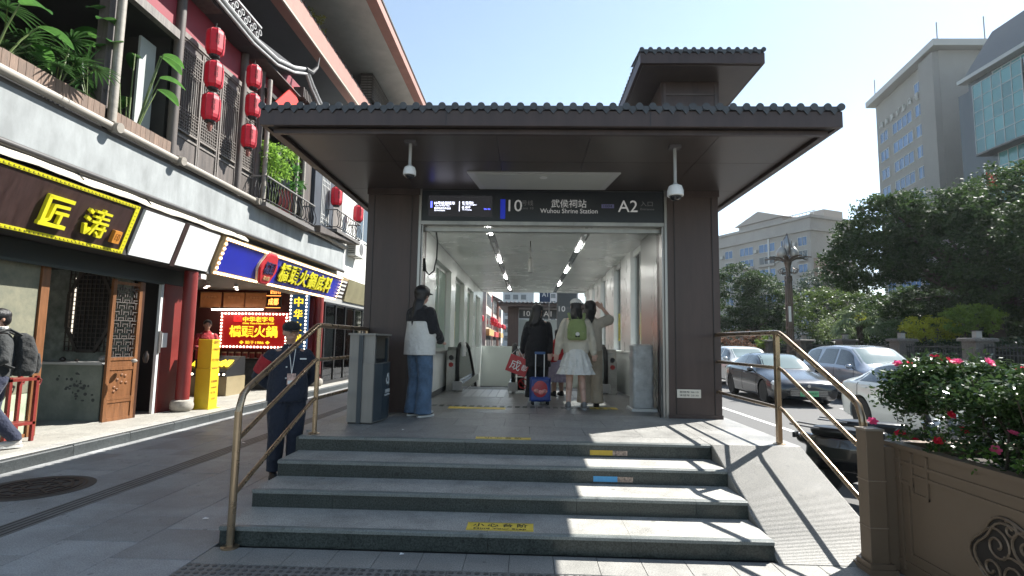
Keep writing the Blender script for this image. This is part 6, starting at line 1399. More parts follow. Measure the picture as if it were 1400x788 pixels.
MPV = dict(L=4.95, W=1.90, wh=(.95, 3.95), r=.35, k=[
    (0, .34, .62, .70, .62, .52), (.012, .24, .68, .78, .80, .68), (.05, .18, .80, .90, .90, .76), (.13, .18, .90, 1.0, .94, .78), (.20, .18, .97, 1.08, .95, .78), (.24, .18, 1.0, 1.17, .95, .75), (.32, .18, 1.02, 1.45, .95, .69), (.39, .18, 1.03, 1.655, .95, .65),
    (.48, .18, 1.04, 1.72, .95, .645), (.62, .18, 1.05, 1.735, .95, .645), (.80, .18, 1.06, 1.70, .95, .645), (.90, .18, 1.07, 1.62, .945, .65), (.95, .20, 1.07, 1.45, .93, .67), (.985, .26, 1.04, 1.18, .88, .70), (1., .36, .90, 1.0, .80, .64)])
SUV = dict(L=4.6, W=1.86, wh=(.90, 3.60), r=.36, k=[(t, zl+.03, b+.06 if b > .6 else b+.1, tp_-.10 if tp_ > 1.3 else tp_+.02, w_, wt) for t, zl, b, tp_, w_, wt in MPV['k']])
def make_car(label, loc, rz, S_, pm, plate=None, plate_c=(.55, .6, .6), glassm=None, group=None, kind='car'):
    o = thing('parked_car' if kind == 'car' else kind, label, 'car', loc, rz, group); L, W, K, r = S_['L'], S_['W'], S_['k'], S_['r']; T = [q[0] for q in K]
    def sec(t):
        zl, b, tp_, w_, wt = [float(np.interp(t, T, [q[i] for q in K])) for i in range(1, 6)]
        m = zl+(b-zl)*.5; tr = tp_-b
        return [(0, zl), (w_*.86, zl), (w_*.97, zl+.07), (w_, m), (w_*.985, b-.05), (w_*.955, b), (wt+.02+(w_*.955-wt)*.0, tp_-.055 if tr > .2 else b+tr*.55), (wt*.90, tp_-.015), (wt*.5, tp_+.004), (0, tp_+.008)]
    ts = sorted(set([0, .004, .012, .025]+[i/44 for i in range(2, 43)]+[.985, .995, 1.])); vs = []; n = 10
    for t in ts:
        s_ = sec(t); row = [(-x, t*L, z) for x, z in s_[1:-1][::-1]]; ring = [(x, t*L, z) for x, z in s_]+row; vs += ring
    m = len(ring); f = [(i*m+j, i*m+(j+1) % m, (i+1)*m+(j+1) % m, (i+1)*m+j) for i in range(len(ts)-1) for j in range(m)]; f += [tuple(range(m))[::-1], tuple(range((len(ts)-1)*m, len(ts)*m))]
    bodyme = MB().add(vs, f).mesh('body'); tmp = bpy.data.objects.new('tmp', bodyme); COL.objects.link(tmp)
    cb = MB()
    for y in S_['wh']:
        for s in (-1, 1): cb.cyl((s*(W/2+.1), y, r-.01), (s*(W/2-.28), y, r-.01), r+.045, n=28)
    ct_ = bpy.data.objects.new('cut', cb.mesh('cut')); COL.objects.link(ct_); bo = tmp.modifiers.new('b', 'BOOLEAN'); bo.operation = 'DIFFERENCE'; bo.object = ct_; bo.solver = 'EXACT'
    dg = bpy.context.evaluated_depsgraph_get(); dg.update(); me = bpy.data.meshes.new_from_object(tmp.evaluated_get(dg)); bpy.data.objects.remove(tmp); bpy.data.objects.remove(ct_)
    me.name = 'body'; me.materials.clear(); shade(me, 32); body = link('body', me, pm, o)
    def patch(name, t0, t1, u0, u1, off_, mm, n_t=10, sides=(1,), parent=body):
        """Surface patch on the shell between section indices u0..u1."""
        for sd in sides:
            vs = []; nu = 6
            for i in range(n_t+1):
                t = t0(0)+(t1(0)-t0(0))*i/n_t if False else None
            for j in range(nu+1):
                u = u0+(u1-u0)*j/nu; k = j/nu; a, b = t0(k), t1(k)
                for i in range(n_t+1):
                    t = a+(b-a)*i/n_t; s_ = sec(t); i0 = min(int(u), len(s_)-2); fr_ = u-i0; x = s_[i0][0]*(1-fr_)+s_[i0+1][0]*fr_; z = s_[i0][1]*(1-fr_)+s_[i0+1][1]*fr_
                    dx = s_[i0+1][0]-s_[i0][0]; dz = s_[i0+1][1]-s_[i0][1]; ln = math.hypot(dx, dz) or 1; vs.append((sd*(x+dz/ln*off_), t*L, z-dx/ln*off_))
            c = n_t+1; f = [(j*c+i, j*c+i+1, (j+1)*c+i+1, (j+1)*c+i) for j in range(nu) for i in range(n_t)]
            q = MB().add(vs, f).build(name, mm, parent, local=True, smooth=True)
    gm = glassm or car_glass; C0 = lambda v: (lambda k: v)
    sed = S_ is SED; a0 = .345 if sed else .285; bP = .56 if sed else .50; c0 = .80 if sed else .70; e0 = .86 if sed else .93
    lin = lambda a, b: (lambda k: a+(b-a)*k)
    patch('side_window', lin(a0-.03, a0+.055), C0(bP-.012), 5.12, 5.90, .006, car_glass, sides=(-1, 1)); patch('side_window', C0(bP+.012), lin(c0+.02, c0-.03), 5.12, 5.90, .006, car_glass, sides=(-1, 1))
    if not sed: patch('side_window', C0(c0+.03), lin(e0, e0-.04), 5.12, 5.90, .006, car_glass, sides=(-1, 1))
    else: patch('side_window', lin(c0+.04, c0-.01), lin(e0, c0+.01), 5.12, 5.8, .006, car_glass, sides=(-1, 1))
    w0, w1 = (.295, .445) if sed else (.235, .375); vs = []; nx, ny = 12, 8
    def toppt(t, u):   # u -1..1 across
        s_ = sec(t); xs = [s_[6][0], s_[7][0], s_[8][0], 0]; zs = [s_[6][1], s_[7][1], s_[8][1], s_[9][1]]; x = abs(u)*xs[0]; z = float(np.interp(x, xs[::-1], zs[::-1])); return (math.copysign(x, u), t*L, z+.007)
    def screen(name, a, b, mm, ul=.93):
        vs = []
        for j in range(ny+1):
            for i in range(nx+1): u = (-1+2*i/nx)*ul; t = a+(b-a)*j/ny+.012*u*u; vs.append(toppt(t, u))
        MB().add(vs, [(j*(nx+1)+i, j*(nx+1)+i+1, (j+1)*(nx+1)+i+1, (j+1)*(nx+1)+i) for j in range(ny) for i in range(nx)]).build(name, mm, body, local=True, smooth=True)
    screen('windscreen', w0, w1, pale_glass); screen('rear_window', *((.775, .885) if sed else (.93, .972)), car_glass)
    # seams
    def seam(t, u0=1.3, u1=5.0, sd=-1):
        pts = []
        for j in range(9):
            u = u0+(u1-u0)*j/8; s_ = sec(t); i0 = int(u); fr_ = u-i0; pts.append((sd*(s_[i0][0]*(1-fr_)+s_[i0+1][0]*fr_+.001), t*L, s_[i0][1]*(1-fr_)+s_[i0+1][1]*fr_)) if i0+1 < len(s_) else None
        MB().tube(pts, .006, 4).build('door_seam', black, body, local=True)
    for t in ((.30, bP, c0+.02) if sed else (.27, bP, c0+.01)): seam(t); seam(t, sd=1)
    for t in (bP-.06, (c0-.03)):
        for sd in (-1, 1): s_ = sec(t); MB().box((sd*(s_[4][0]-.005), t*L-.10, s_[4][1]-.035), (sd*(s_[4][0]+.03), t*L+.10, s_[4][1]-.010), .005).build('door_handle', pm, body, local=True)
    for sd in (-1, 1):
        t = a0-.005; s_ = sec(t); mr = MB(); mr.ell((sd*(s_[5][0]+.12), t*L, s_[5][1]+.07), (.105, .055, .07), 14, 10); m_ = fuse(mr, 'wing_mirror', pm, o, .012, 2); MB().box((sd*(s_[5][0]+.04), t*L+.045, s_[5][1]+.03), (sd*(s_[5][0]+.20), t*L+.058, s_[5][1]+.11)).build('mirror_glass', lamp_m, m_, local=True)
        MB().bar((sd*(s_[5][0]-.03), t*L, s_[5][1]), (sd*(s_[5][0]+.06), t*L, s_[5][1]+.05), .03).build('mirror_arm', black, m_, local=True)
    # front: lamps, grille, plate
    zf = sec(.03)[5][1]
    patch('headlight', C0(.012), C0(.075), 4.0, 5.6, .008, lamp_m, 6, (-1, 1))
    patch('lower_grille', C0(.0), C0(.012), 1.1, 3.4, .006, black, 4, (-1, 1))
    MB().box((-.50, -.012, zf-.30), (.50, .03, zf-.12), .006).build('grille', black, body, local=True)
    for k in range(4): MB().box((-.49, -.016, zf-.285+k*.042), (.49, -.011, zf-.272+k*.042)).build('grille_bar', mat('chrome', (.5, .5, .5), .15, .9), body, local=True)
    MB().lathe([(.045, -.025), (.045, -.018)], (0, 0, zf-.02), 16, ax='y').build('badge', MATS['chrome'], body, local=True)
    if plate:
        p_ = MB().box((-.24, -.034, zf-.30), (.24, -.018, zf-.155), .002).build('number_plate', mat('plate_%02d' % int(plate_c[0]*100), plate_c, .5), body, local=True); text('plate_lettering', plate, (0, -.036, zf-.228), .42, .085, blk, p_, YF, .002, local=True)
    patch('tail_light', C0(.955), C0(.995), 4.0, 5.4, .008, tail_m, 6, (-1, 1))
    # wheels
    for y in S_['wh']:
        for s in (-1, 1):
            x = s*(W/2-.13); w_ = MB().lathe([(r*.66, -.10), (r*.92, -.105), (r, -.07), (r, .07), (r*.92, .105), (r*.66, .10)], (x, y, r), 30, ax='x').build('wheel', tyre_m, o, local=True, smooth=True)
            rr = MB().lathe([(r*.66, -.085), (r*.70, .095), (r*.66, .10), (r*.60, .07)], (x, y, r), 30, ax='x') if s > 0 else MB().lathe([(r*.60, -.07), (r*.66, -.10), (r*.70, -.095), (r*.66, .085)], (x, y, r), 30, ax='x')
            q = rr.build('rim', rim_m, w_, local=True); mb = MB(); ns = 10
            for i in range(ns):
                a = 2*pi*i/ns
                for da in (-.09, .09): mb.bar((x+s*.075, y+math.cos(a)*.05, r+math.sin(a)*.05), (x+s*.085, y+math.cos(a+da)*r*.66, r+math.sin(a+da)*r*.66), .018, .022, up=(1, 0, 0))
            mb.cyl((x+s*.06, y, r), (x+s*.095, y, r), .055, n=14); tag(mb.build('spoke', rim_m, w_, local=True), kind='stuff')
            MB().cyl((x-s*.02, y, r), (x+s*.03, y, r), r*.5, n=24).build('brake_disc', mat('disc_dark', (.06, .06, .06), .4, .5), w_, local=True)
    return o
RZ = -.10
make_car('dark sedan with a green number plate waiting in the road behind the handrail', (7.75, 15.35, RZ), -.05, SED, paint('dark', (.012, .015, .020)), '川A·80937', (.12, .42, .20))
make_car('white sedan nearest the flower planter with its roof above the flowers', (7.62, 7.62, RZ), -.02, SED, paint('white', (.62, .64, .62), .05), '川A·6T21', (.03, .08, .4))
make_car('silver grey people carrier in the middle lane between the sedans', (10.75, 15.5, RZ), -.03, MPV, paint('silver', (.30, .33, .38), .5), '川A·7B52', (.03, .08, .4))
make_car('white off road car behind the dark sedan at the back of the queue', (9.15, 21.4, RZ), .0, SUV, paint('pearl', (.55, .56, .55), .1), '川A·5K38', (.03, .08, .4))

def scooter(label, loc, rz, pmat, basket):
    o = thing('scooter', label, 'scooter', loc, rz); B_ = lambda n, mb, m, p=None, **k: mb.build(n, m, p or o, local=True, **k)
    for y in (-.58, .62):
        w_ = B_('wheel', MB().lathe([(.15, -.045), (.21, -.045), (.225, -.02), (.225, .02), (.21, .045), (.15, .045)], (0, y, .225), 24, ax='x'), tyre_m, smooth=True); mb = MB().cyl((-.05, y, .225), (.05, y, .225), .05, n=14)
        for i in range(6): a = i*pi/3; mb.bar((0, y, .225), (0, y+math.cos(a)*.155, .225+math.sin(a)*.155), .02, .03, up=(1, 0, 0))
        B_('rim', mb, rim_m, w_)
    mb = MB(); mb.loft([(0, -.35, .30, .11, .34, .8), (0, -.38, .42, .15, .36, .8), (0, -.36, .55, .16, .36, .8), (0, -.34, .66, .13, .34, .8)], 24); mb.ell((0, -.72, .60), (.10, .12, .07), 12, 8); fuse(mb, 'rear_body', pmat, o, .014, 3)
    B_('footboard', MB().box((-.15, -.05, .26), (.15, .36, .31), .01), black)
    mb = MB(); mb.loft([(0, .40, .28, .15, .05, .7), (0, .44, .50, .19, .06, .7), (0, .46, .75, .17, .07, .7), (0, .44, .92, .10, .07, .8)], 20); fuse(mb, 'front_shield', pmat, o, .014, 3)
    B_('front_mudguard', MB().tube([(0, .62+.25*math.cos(a), .225+.25*math.sin(a)) for a in [.2+i*.28 for i in range(9)]], .05, 8), pmat, smooth=True)
    mb = MB(); mb.loft([(0, -.30, .665, .13, .36, .75), (0, -.30, .72, .155, .38, .75), (0, -.28, .76, .14, .35, .8), (0, -.28, .775, .08, .25)], 24); fuse(mb, 'seat', mat('seat_vinyl', (.014, .014, .014), .28), o, .012, 3)
    B_('steering_column', MB().cyl((0, .46, .85), (0, .40, 1.02), .03).cyl((-.03, .55, .40), (-.03, .62, .22), .02), black)
    B_('handlebar', MB().tube([(-.34, .30, 1.03), (-.20, .38, 1.06), (0, .42, 1.03), (.20, .38, 1.06), (.34, .30, 1.03)], .014, 8), black, smooth=True)
    for s in (-1, 1):
        B_('grip', MB().cyl((s*.34, .30, 1.03), (s*.24, .355, 1.05), .022), rubber); m_ = B_('mirror_arm', MB().tube([(s*.22, .37, 1.06), (s*.26, .40, 1.18), (s*.30, .38, 1.24)], .006, 6), black)
        B_('mirror', MB().ell((s*.33, .38, 1.28), (.07, .015, .045), 14, 8), black, m_, smooth=True)
    B_('headlight', MB().ell((0, .50, .90), (.08, .05, .06), 12, 8), lamp_m, smooth=True); B_('display_pod', MB().box((-.08, .36, 1.03), (.08, .46, 1.10), .015), black)
    B_('rear_rack', MB().tube([(-.12, -.55, .74), (-.12, -.86, .76), (.12, -.86, .76), (.12, -.55, .74)], .010, 6), steel); B_('rear_lamp', MB().box((-.06, -.86, .60), (.06, -.83, .66)), black)
    B_('stand', MB().tube([(.10, -.10, .26), (.20, -.16, .01)], .012, 6), steel)
    if basket:
        mb = MB()
        for i in range(7): z = .70+i*.04; mb.tube([(-.15, .56, z), (.15, .56, z), (.15, .78, z), (-.15, .78, z), (-.15, .56, z)], .004, 4)
        for i in range(8): x = -.15+i*.3/7; mb.tube([(x, .56, .95), (x, .56, .70), (x, .78, .70), (x, .78, .95)], .004, 4)
        tag(mb.build('basket', steel, o, local=True), kind='stuff')
    elif basket is False:
        mb = MB(); mb.loft([(0, -.72, .78, .17, .16, .6), (0, -.72, .84, .20, .19, .6), (0, -.72, 1.0, .20, .19, .6), (0, -.72, 1.08, .17, .16, .7), (0, -.72, 1.10, .1, .1)], 24); fuse(mb, 'top_box', mat('box_gloss', (.010, .010, .011), .12, coat=.6), o, .012, 3)
    return o
scooter('glossy black scooter with a round seat parked below the ramp by the planter', (3.78, 6.05, RZ), -2.35, paint('scooter_black', (.012, .012, .012), 0), True)
scooter('dark grey scooter parked on the road side of the black one', (4.45, 6.7, RZ), -2.1, paint('scooter_grey', (.06, .065, .07), .2), None)

# ================================================================ FLOWER PLANTER
pl = thing('flower_planter', 'large brown metal planter with raised fret lines and cloud emblem beside the ramp', 'planter', (3.1, 3.2, 0)); pbm = mat('planter_brown', (.17, .122, .082), .42, .25, var=.07, scale=2, bump=.03, bscale=4)
PX = 2.62; py0, py1 = 1.2, 4.12
MB().box((PX, py0, 0), (PX+.03, py1, .86)).box((PX+.03, py1-.03, 0), (3.75, py1, .86)).box((3.72, py0, 0), (3.75, py1-.03, .86)).box((PX+.03, py0, 0), (3.72, py0+.03, .86)).build('side_wall', pbm, pl)
MB().box((PX-.02, py0, .861), (PX+.07, py1+.02, .89)).box((PX+.07, py1-.07, .861), (3.77, py1+.02, .89)).box((3.68, py0, .861), (3.77, py1-.07, .89)).build('rim', pbm, pl)
MB().box((PX+.03, py0+.03, .70), (3.72, py1-.03, .80)).build('soil', mat('soil', (.03, .022, .015), .95, var=.3, scale=20), pl)
p_ = MB().box((2.41, 4.01, .05), (2.535, 4.13, .97)).build('corner_post', pbm, pl, bevel=.004); MB().box((2.536, 4.03, .02), (2.619, 4.10, .86)).build('joining_plate', pbm, pl); MB().box((2.375, 3.97, 0), (2.57, 4.17, .035)).box((2.39, 3.985, .035), (2.555, 4.155, .07)).build('post_base', pbm, p_); MB().box((2.405, 4.005, .97), (2.54, 4.135, .985)).build('post_cap', mat('post_cap', (.22, .18, .14), .4), p_)
for z in (.30, .62): MB().box((2.406, 4.006, z), (2.539, 4.134, z+.006)).build('post_groove', mat('groove_brown', (.25, .19, .14), .5), p_)
def frb(y0, z0, y1, z1): MB().box((PX-(.012 if y0 == y1 else .0095), min(y0, y1)-.011, min(z0, z1)-.011), (PX-.001, max(y0, y1)+.011, max(z0, z1)+.011)).build('fret_line', pbm, pl)
for a in ((3.98, .06, 3.98, .84), (4.08, .06, 4.08, .84), (1.3, .77, 4.08, .77), (1.3, .70, 3.86, .70), (3.86, .58, 3.86, .84), (3.72, .58, 3.86, .58), (3.72, .58, 3.72, .84), (3.86, .64, 4.08, .64), (1.3, .10, 4.08, .10), (1.3, .17, 3.90, .17), (3.90, .17, 3.90, .62)): frb(*a)
# carved cloud emblem: dark disc with relief curls
emb = MB(); ec = (3.08, .40)
prof = [(ec[0]+.30*math.cos(a)*(1+.09*math.cos(5*a)), ec[1]+.24*math.sin(a)*(1+.09*math.cos(5*a))) for a in [2*pi*i/40 for i in range(40)]]
e_ = MB().prism(prof, PX-.006, PX-.0008, 'x').build('emblem', mat('emblem_dark2', (.018, .013, .010), .6), pl); mb = MB()
def curl(cy, cz, r0, turns, a0, sgn=1):
    pts = []
    for i in range(26):
        t = i/25; a = a0+sgn*t*turns*2*pi; rr = r0*(1-t*.85); pts.append((PX-.010, cy+rr*math.cos(a), cz+rr*math.sin(a)))
    return MB().tube(pts, .0075, 5)
for k, (dy, dz, r0, tn, a0, sg) in enumerate(((.12, .08, .10, 1.6, .5, 1), (-.06, .11, .10, 1.6, 2., -1), (-.17, .0, .09, 1.5, 3., 1), (.17, -.06, .08, 1.5, 0, -1), (.02, -.06, .11, 1.8, 1., 1), (-.10, -.13, .08, 1.4, 4., -1), (.10, -.16, .06, 1.4, 5., 1), (.03, .19, .05, 1.3, 1., 1))): curl(ec[0]+dy, ec[1]+dz, r0, tn, a0, sg).build('curl', pbm, e_)
for s_ in (.97, .86): MB().tube([(PX-.010, ec[0]+(y-ec[0])*s_, ec[1]+(z-ec[1])*s_) for y, z in prof+[prof[0]]], .008, 5).build('curl', pbm, e_)
# azalea shrub: twigs, leaves, flowers
az = thing('azalea_shrub', 'dense dark azalea shrubs with pink and red blossoms growing in the planter', 'shrub', (3.2, 3.2, .8))
twm = mat('twig', (.05, .035, .025), .8); mb = MB(); ra = random.Random(3)
for i in range(46):
    x, y = ra.uniform(2.8, 3.6), ra.uniform(1.6, 3.95); a = Vector((x+ra.uniform(-.06, .06), y+ra.uniform(-.1, .1), .78)); b = Vector((x+ra.uniform(-.12, .12), y+ra.uniform(-.15, .15), 1.05)); 
    for k in range(3): c = b+Vector((ra.uniform(-.16, .16), ra.uniform(-.18, .18), ra.uniform(.15, .36))); mb.tube([a, b, c], [.008, .006, .003], 5)
tag(mb.build('twig', twm, az), kind='stuff')
lz = leafmat('azalea_leaf', (.018, .040, .014), (.045, .085, .025), .22, .28); pts = []
for k_ in range(60):
    pts.append(clumps((ra.uniform(2.72, 2.95), ra.uniform(4.0, 4.32), ra.uniform(1.12, 1.44)), (.05, .05, .04), 2, 34, .09))
for i in range(520):
    y = ra.uniform(1.5, 4.02); x = ra.uniform(2.70, 3.62); zt = 1.36+.07*math.sin(y*5.1)+.05*math.sin(x*9+y*3); r_ = ra.uniform(.07, .13); pts.append(clumps((x, y, zt+ra.uniform(-.12, .03)), (.05, .05, .03), 3, 34, r_))
for i in range(330):
    y = ra.uniform(1.5, 4.0); x = ra.uniform(2.66, 3.6); pts.append(clumps((x, y, ra.uniform(.86, 1.22)), (.05, .05, .05), 2, 22, .08))
leaves(np.vstack(pts), .040, .45, lz, 'foliage', az, .05)
leaves(np.vstack([clumps((2.68, y_, .93), (.05, .10, .08), 6, 14, .06) for y_ in (4.02, 3.7, 3.35, 3.0)]), .035, .5, leafmat('azalea_young', (.05, .11, .02), (.10, .20, .04), .4), 'young_foliage', az)
flr = leafmat('petal_red', (.55, .008, .02), (.70, .03, .06), .35, .5); flp = leafmat('petal_pink', (.60, .05, .16), (.72, .14, .26), .4, .5)
def flower(c, r, m_, parent):
    mb = MB(); c = Vector(c); ax = Vector((ra.uniform(-1, .2), ra.uniform(-1, .2), ra.uniform(.2, 1))).normalized(); u, v = basis(ax)
    for lay, (n_, rr, lift) in enumerate(((6, r, .25), (5, r*.72, .6), (4, r*.45, 1.1))):
        for i in range(n_):
            a = 2*pi*i/n_+lay*.5; d = u*math.cos(a)+v*math.sin(a); t = d.cross(ax)*.42*rr; p1 = c+d*rr*.5+ax*rr*lift*.35; p2 = c+d*rr+ax*rr*lift*.8
            mb.add([c, p1+t, p2+t*.5, p2-t*.5, p1-t, p1+ax*-.1*rr], [(0, 1, 5), (0, 5, 4), (1, 2, 3, 5), (5, 3, 4)])
    return mb.build('blossom', m_, parent)
for c, r_, m_ in (((2.86, 3.80, 1.27), .050, flr), ((2.85, 4.16, 1.45), .040, flr), ((2.84, 4.28, 1.44), .036, flp), ((2.9, 3.98, 1.48), .042, flr), ((2.95, 3.90, 1.47), .042, flr), ((2.9, 3.78, 1.475), .036, flp), ((2.95, 3.58, 1.48), .036, flp), ((2.50, 4.07, 1.03), .036, flp), ((2.68, 4.05, .95), .040, flr), ((2.70, 3.92, .93), .036, flr), ((2.69, 3.70, .96), .035, flr),
                  ((2.70, 3.5, 1.06), .03, flr), ((2.72, 3.3, .98), .03, flp), ((2.7, 3.15, 1.1), .03, flp), ((2.72, 2.95, 1.2), .03, flr), ((2.72, 3.62, 1.14), .03, flr), ((2.85, 3.1, 1.42), .032, flp), ((2.95, 3.35, 1.45), .03, flr)): flower(c, r_, m_, az)
tag(link('x', bpy.data.meshes.new('x'), twm), kind='stuff'); bpy.data.objects.remove(bpy.data.objects['x'])

# ================================================================ FAR SIDE OF THE ROAD
# fence: stone pillars and dark railings
fn = thing('park_fence', 'dark railing fence with stone pillars along the far side of the road', 'fence', (16.2, 26, 0)); pst = stone('pillar_stone', (.08, .07, .062), (.17, .155, .135), .7, 60, 2)
for y in (8, 12, 16, 20.2, 24.2, 28.4, 32.6, 37, 42, 48, 55):
    p_ = MB().box((15.95, y-.32, 0), (16.6, y+.32, 1.85)).build('pillar', pst, fn); MB().box((15.85, y-.42, 1.852), (16.7, y+.42, 1.98), .04).build('pillar_cap', pst, p_); MB().box((15.93, y-.17, .9), (15.948, y+.17, 1.6)).build('pillar_panel', mat('panel_grey', (.13, .12, .11), .7), p_); MB().box((15.92, y-.12, 1.0), (15.929, y+.12, 1.5)).build('carved_panel', pst, p_)
    MB().box((16.17, y-.1, 1.981), (16.37, y+.1, 2.22)).build('lantern_body', mat('lamp_pale', (.30, .30, .28), .5), p_); MB().box((16.13, y-.14, 2.221), (16.41, y+.14, 2.26)).build('lantern_cap', black, p_)
rail_m = mat('fence_dark', (.012, .020, .020), .5); me = MB().box((-.012, -.012, .1), (.012, .012, 1.75)).mesh('bar'); me.materials.append(rail_m)
mb = MB()
for a, b in zip((8, 12, 16, 20.2, 24.2, 28.4, 32.6, 37, 42, 48), (12, 16, 20.2, 24.2, 28.4, 32.6, 37, 42, 48, 55)):
    for z in (.25, 1.35, 1.62): MB().box((16.24, a+.33, z), (16.28, b-.33, z+.05)).build('rail', rail_m, fn)
    n_ = int((b-a-.66)/.14)
    for i in range(n_+1): mb.box((16.25, a+.33+i*(b-a-.66)/n_-.012, .1), (16.27, a+.33+i*(b-a-.66)/n_+.012, 1.75))
tag(mb.build('bar', rail_m, fn), kind='stuff')
dkleaf = leafmat('hedge_leaf', (.010, .022, .009), (.022, .045, .016), .15, .5)
S('park_ground', MB().box((17.6, -10, -.15), (120, 240, .05)), mat('park_soil', (.05, .06, .03), .9, var=.3, scale=1))
hd = thing('hedge', 'dark clipped hedge growing just behind the park railings', 'hedge', (17.3, 26, 0)); MB().box((17.1, 6, 0), (18.2, 60, 1.5)).build('hedge_core', mat('hedge_core', (.008, .012, .006), .9), hd)
leaves(np.column_stack([RNG.uniform(16.9, 18.4, 26000), RNG.uniform(6, 60, 26000), RNG.uniform(.1, 2.0, 26000)]), .16, .5, dkleaf, 'foliage', hd)

bark = mat('bark', (.055, .045, .035), .9, var=.3, scale=12, bump=.8, bscale=20)
lf_big = leafmat('camphor_leaf', (.015, .034, .012), (.046, .084, .024), .28, .62); lf_mid = leafmat('laurel_leaf', (.018, .040, .015), (.050, .088, .027), .28, .62); lf_lite = leafmat('light_leaf', (.08, .15, .025), (.18, .28, .045), .4, .45); lf_yel = leafmat('golden_leaf', (.22, .27, .02), (.40, .42, .04), .45, .5)
def tree(label, base, th, lobes, leaf, lm, trunk_r=.22, cat='tree', name='broadleaf_tree', group=None, per=60, seedk=0, flat=.6):
    """lobes: (cx, cy, cz, rx, ry, rz, nclumps, clump_radius)."""
    o = thing(name, label, cat, base, 0, group); b = Vector(base); rr = random.Random(hash(label) % 999 if False else len(label)); top_ = b+Vector((rr.uniform(-.3, .3), rr.uniform(-.3, .3), th))
    MB().tube([b-Vector((0, 0, .1)), b+Vector((.05, .03, th*.35)), b.lerp(top_, .7)+Vector((-.08, .05, 0)), top_], [trunk_r*1.3, trunk_r, trunk_r*.85, trunk_r*.7], 10).build('trunk', bark, o, smooth=True)
    P = []
    for (cx, cy, cz, rx, ry, rz, n, cr) in lobes:
        c = Vector((cx, cy, cz)); 
        for k in range(2): e = c+Vector((rr.uniform(-.5, .5)*rx, rr.uniform(-.5, .5)*ry, rr.uniform(-.2, .5)*rz)); MB().tube([top_, top_.lerp(e, .5)+Vector((0, 0, .3)), e], [trunk_r*.55, trunk_r*.35, trunk_r*.12], 7).build('limb', bark, o, smooth=True)
        P.append(clumps((cx, cy, cz), (rx, ry, rz), n, per, cr, .55, flat))
    leaves(np.vstack(P), leaf, .5, lm, 'crown', o, .15); return o
tree('largest dark spreading tree beyond the road below the office tower', (22.5, 26.5, 0), 3.6, [(21.5, 27, 7.0, 3.6, 3.4, 2.5, 280, .55), (25.0, 27.5, 8.4, 3.4, 3.2, 2.8, 260, .6), (18.6, 28.0, 7.6, 2.3, 2.6, 1.9, 200, .5), (17.7, 28.5, 6.0, 2.2, 2.2, 1.6, 150, .5), (22.5, 25.0, 4.6, 3.2, 2.2, 1.5, 170, .5), (21.5, 29.5, 3.6, 3.0, 1.8, 1.2, 110, .5), (25.5, 24.0, 3.4, 3.0, 1.8, 1.5, 130, .5)], .19, lf_big, .38, per=75)
tree('dark tree at the frame edge reaching over the park fence', (24.5, 20.5, 0), 3.4, [(21.8, 21.5, 6.4, 2.6, 2.6, 2.3, 200, .5), (23.8, 21, 7.2, 3.0, 2.8, 2.6, 220, .5), (26.0, 22, 8.6, 2.6, 2.6, 2.2, 120, .5), (22.0, 21.5, 4.2, 2.2, 2.0, 1.5, 120, .45)], .17, lf_big, .32, per=75)
tree('leafy tree whose top rises in front of the glass building', (29.5, 28.5, 0), 4.5, [(29.2, 29, 9.2, 2.6, 2.6, 2.5, 150, .55), (27.5, 30, 7.2, 3.0, 3.0, 2.6, 150, .55), (31, 27, 7.5, 2.6, 2.6, 2.8, 130, .5)], .19, lf_big, .3, per=70)
tree('round headed dark tree to the station side of the street lamp', (18.2, 44, 0), 2.6, [(16.9, 44, 5.2, 2.9, 2.6, 2.9, 190, .55), (19.2, 44.5, 5.0, 2.3, 2.3, 2.6, 130, .5), (18, 43, 3.2, 3.4, 2.2, 1.4, 90, .5)], .20, lf_mid, .25, per=65)
tree('mid green rounded tree behind the palm with sunlit top', (21.4, 38, 0), 2.0, [(20.8, 38, 3.9, 2.5, 2.2, 1.9, 150, .45), (23.2, 38.5, 4.1, 1.8, 1.8, 1.5, 80, .4)], .16, leafmat('sunlit_leaf', (.032, .062, .018), (.085, .135, .03), .35, .42), .18, per=60)
tree('bluish conifer like tree rising behind the rounded tree', (29, 54, 0), 3.5, [(28.5, 54, 6.6, 2.6, 2.6, 2.6, 110, .6), (31, 54, 7.6, 2.4, 2.4, 2.4, 90, .6)], .22, leafmat('blue_leaf', (.025, .045, .028), (.05, .08, .045), .2, .5), .22, per=50)
tree('thin willow like shrub tree beside the street lamp foot', (18.6, 33.5, 0), 1.0, [(18.6, 33.5, 2.1, .9, .9, 1.6, 70, .28)], .13, leafmat('willow_leaf', (.07, .11, .04), (.13, .18, .07), .4, .5), .07, per=40, flat=1.2)
tree('dense evergreen screen tree along the park behind the white off road car', (19.5, 56, 0), 1.0, [(16.5, 56, 2.6, 3.4, 2, 2.2, 90, .6), (21.5, 56, 3.0, 3.4, 2, 2.4, 90, .6), (26, 52, 3.2, 3.0, 2, 2.4, 80, .6)], .22, lf_mid, .2, per=55)
tree('dense tree filling the park behind the yellow shrubs', (27, 32, 0), 2.4, [(24, 29.5, 2.4, 4.2, 1.5, 1.8, 160, .5), (26, 33, 3.8, 3.2, 2, 2.6, 120, .6), (31, 30, 3.8, 3.4, 2, 2.8, 120, .6), (36, 30, 4.5, 3, 3, 3.5, 110, .7), (22.5, 34, 3.2, 2.4, 2, 2.2, 80, .55)], .24, lf_big, .25, per=60)
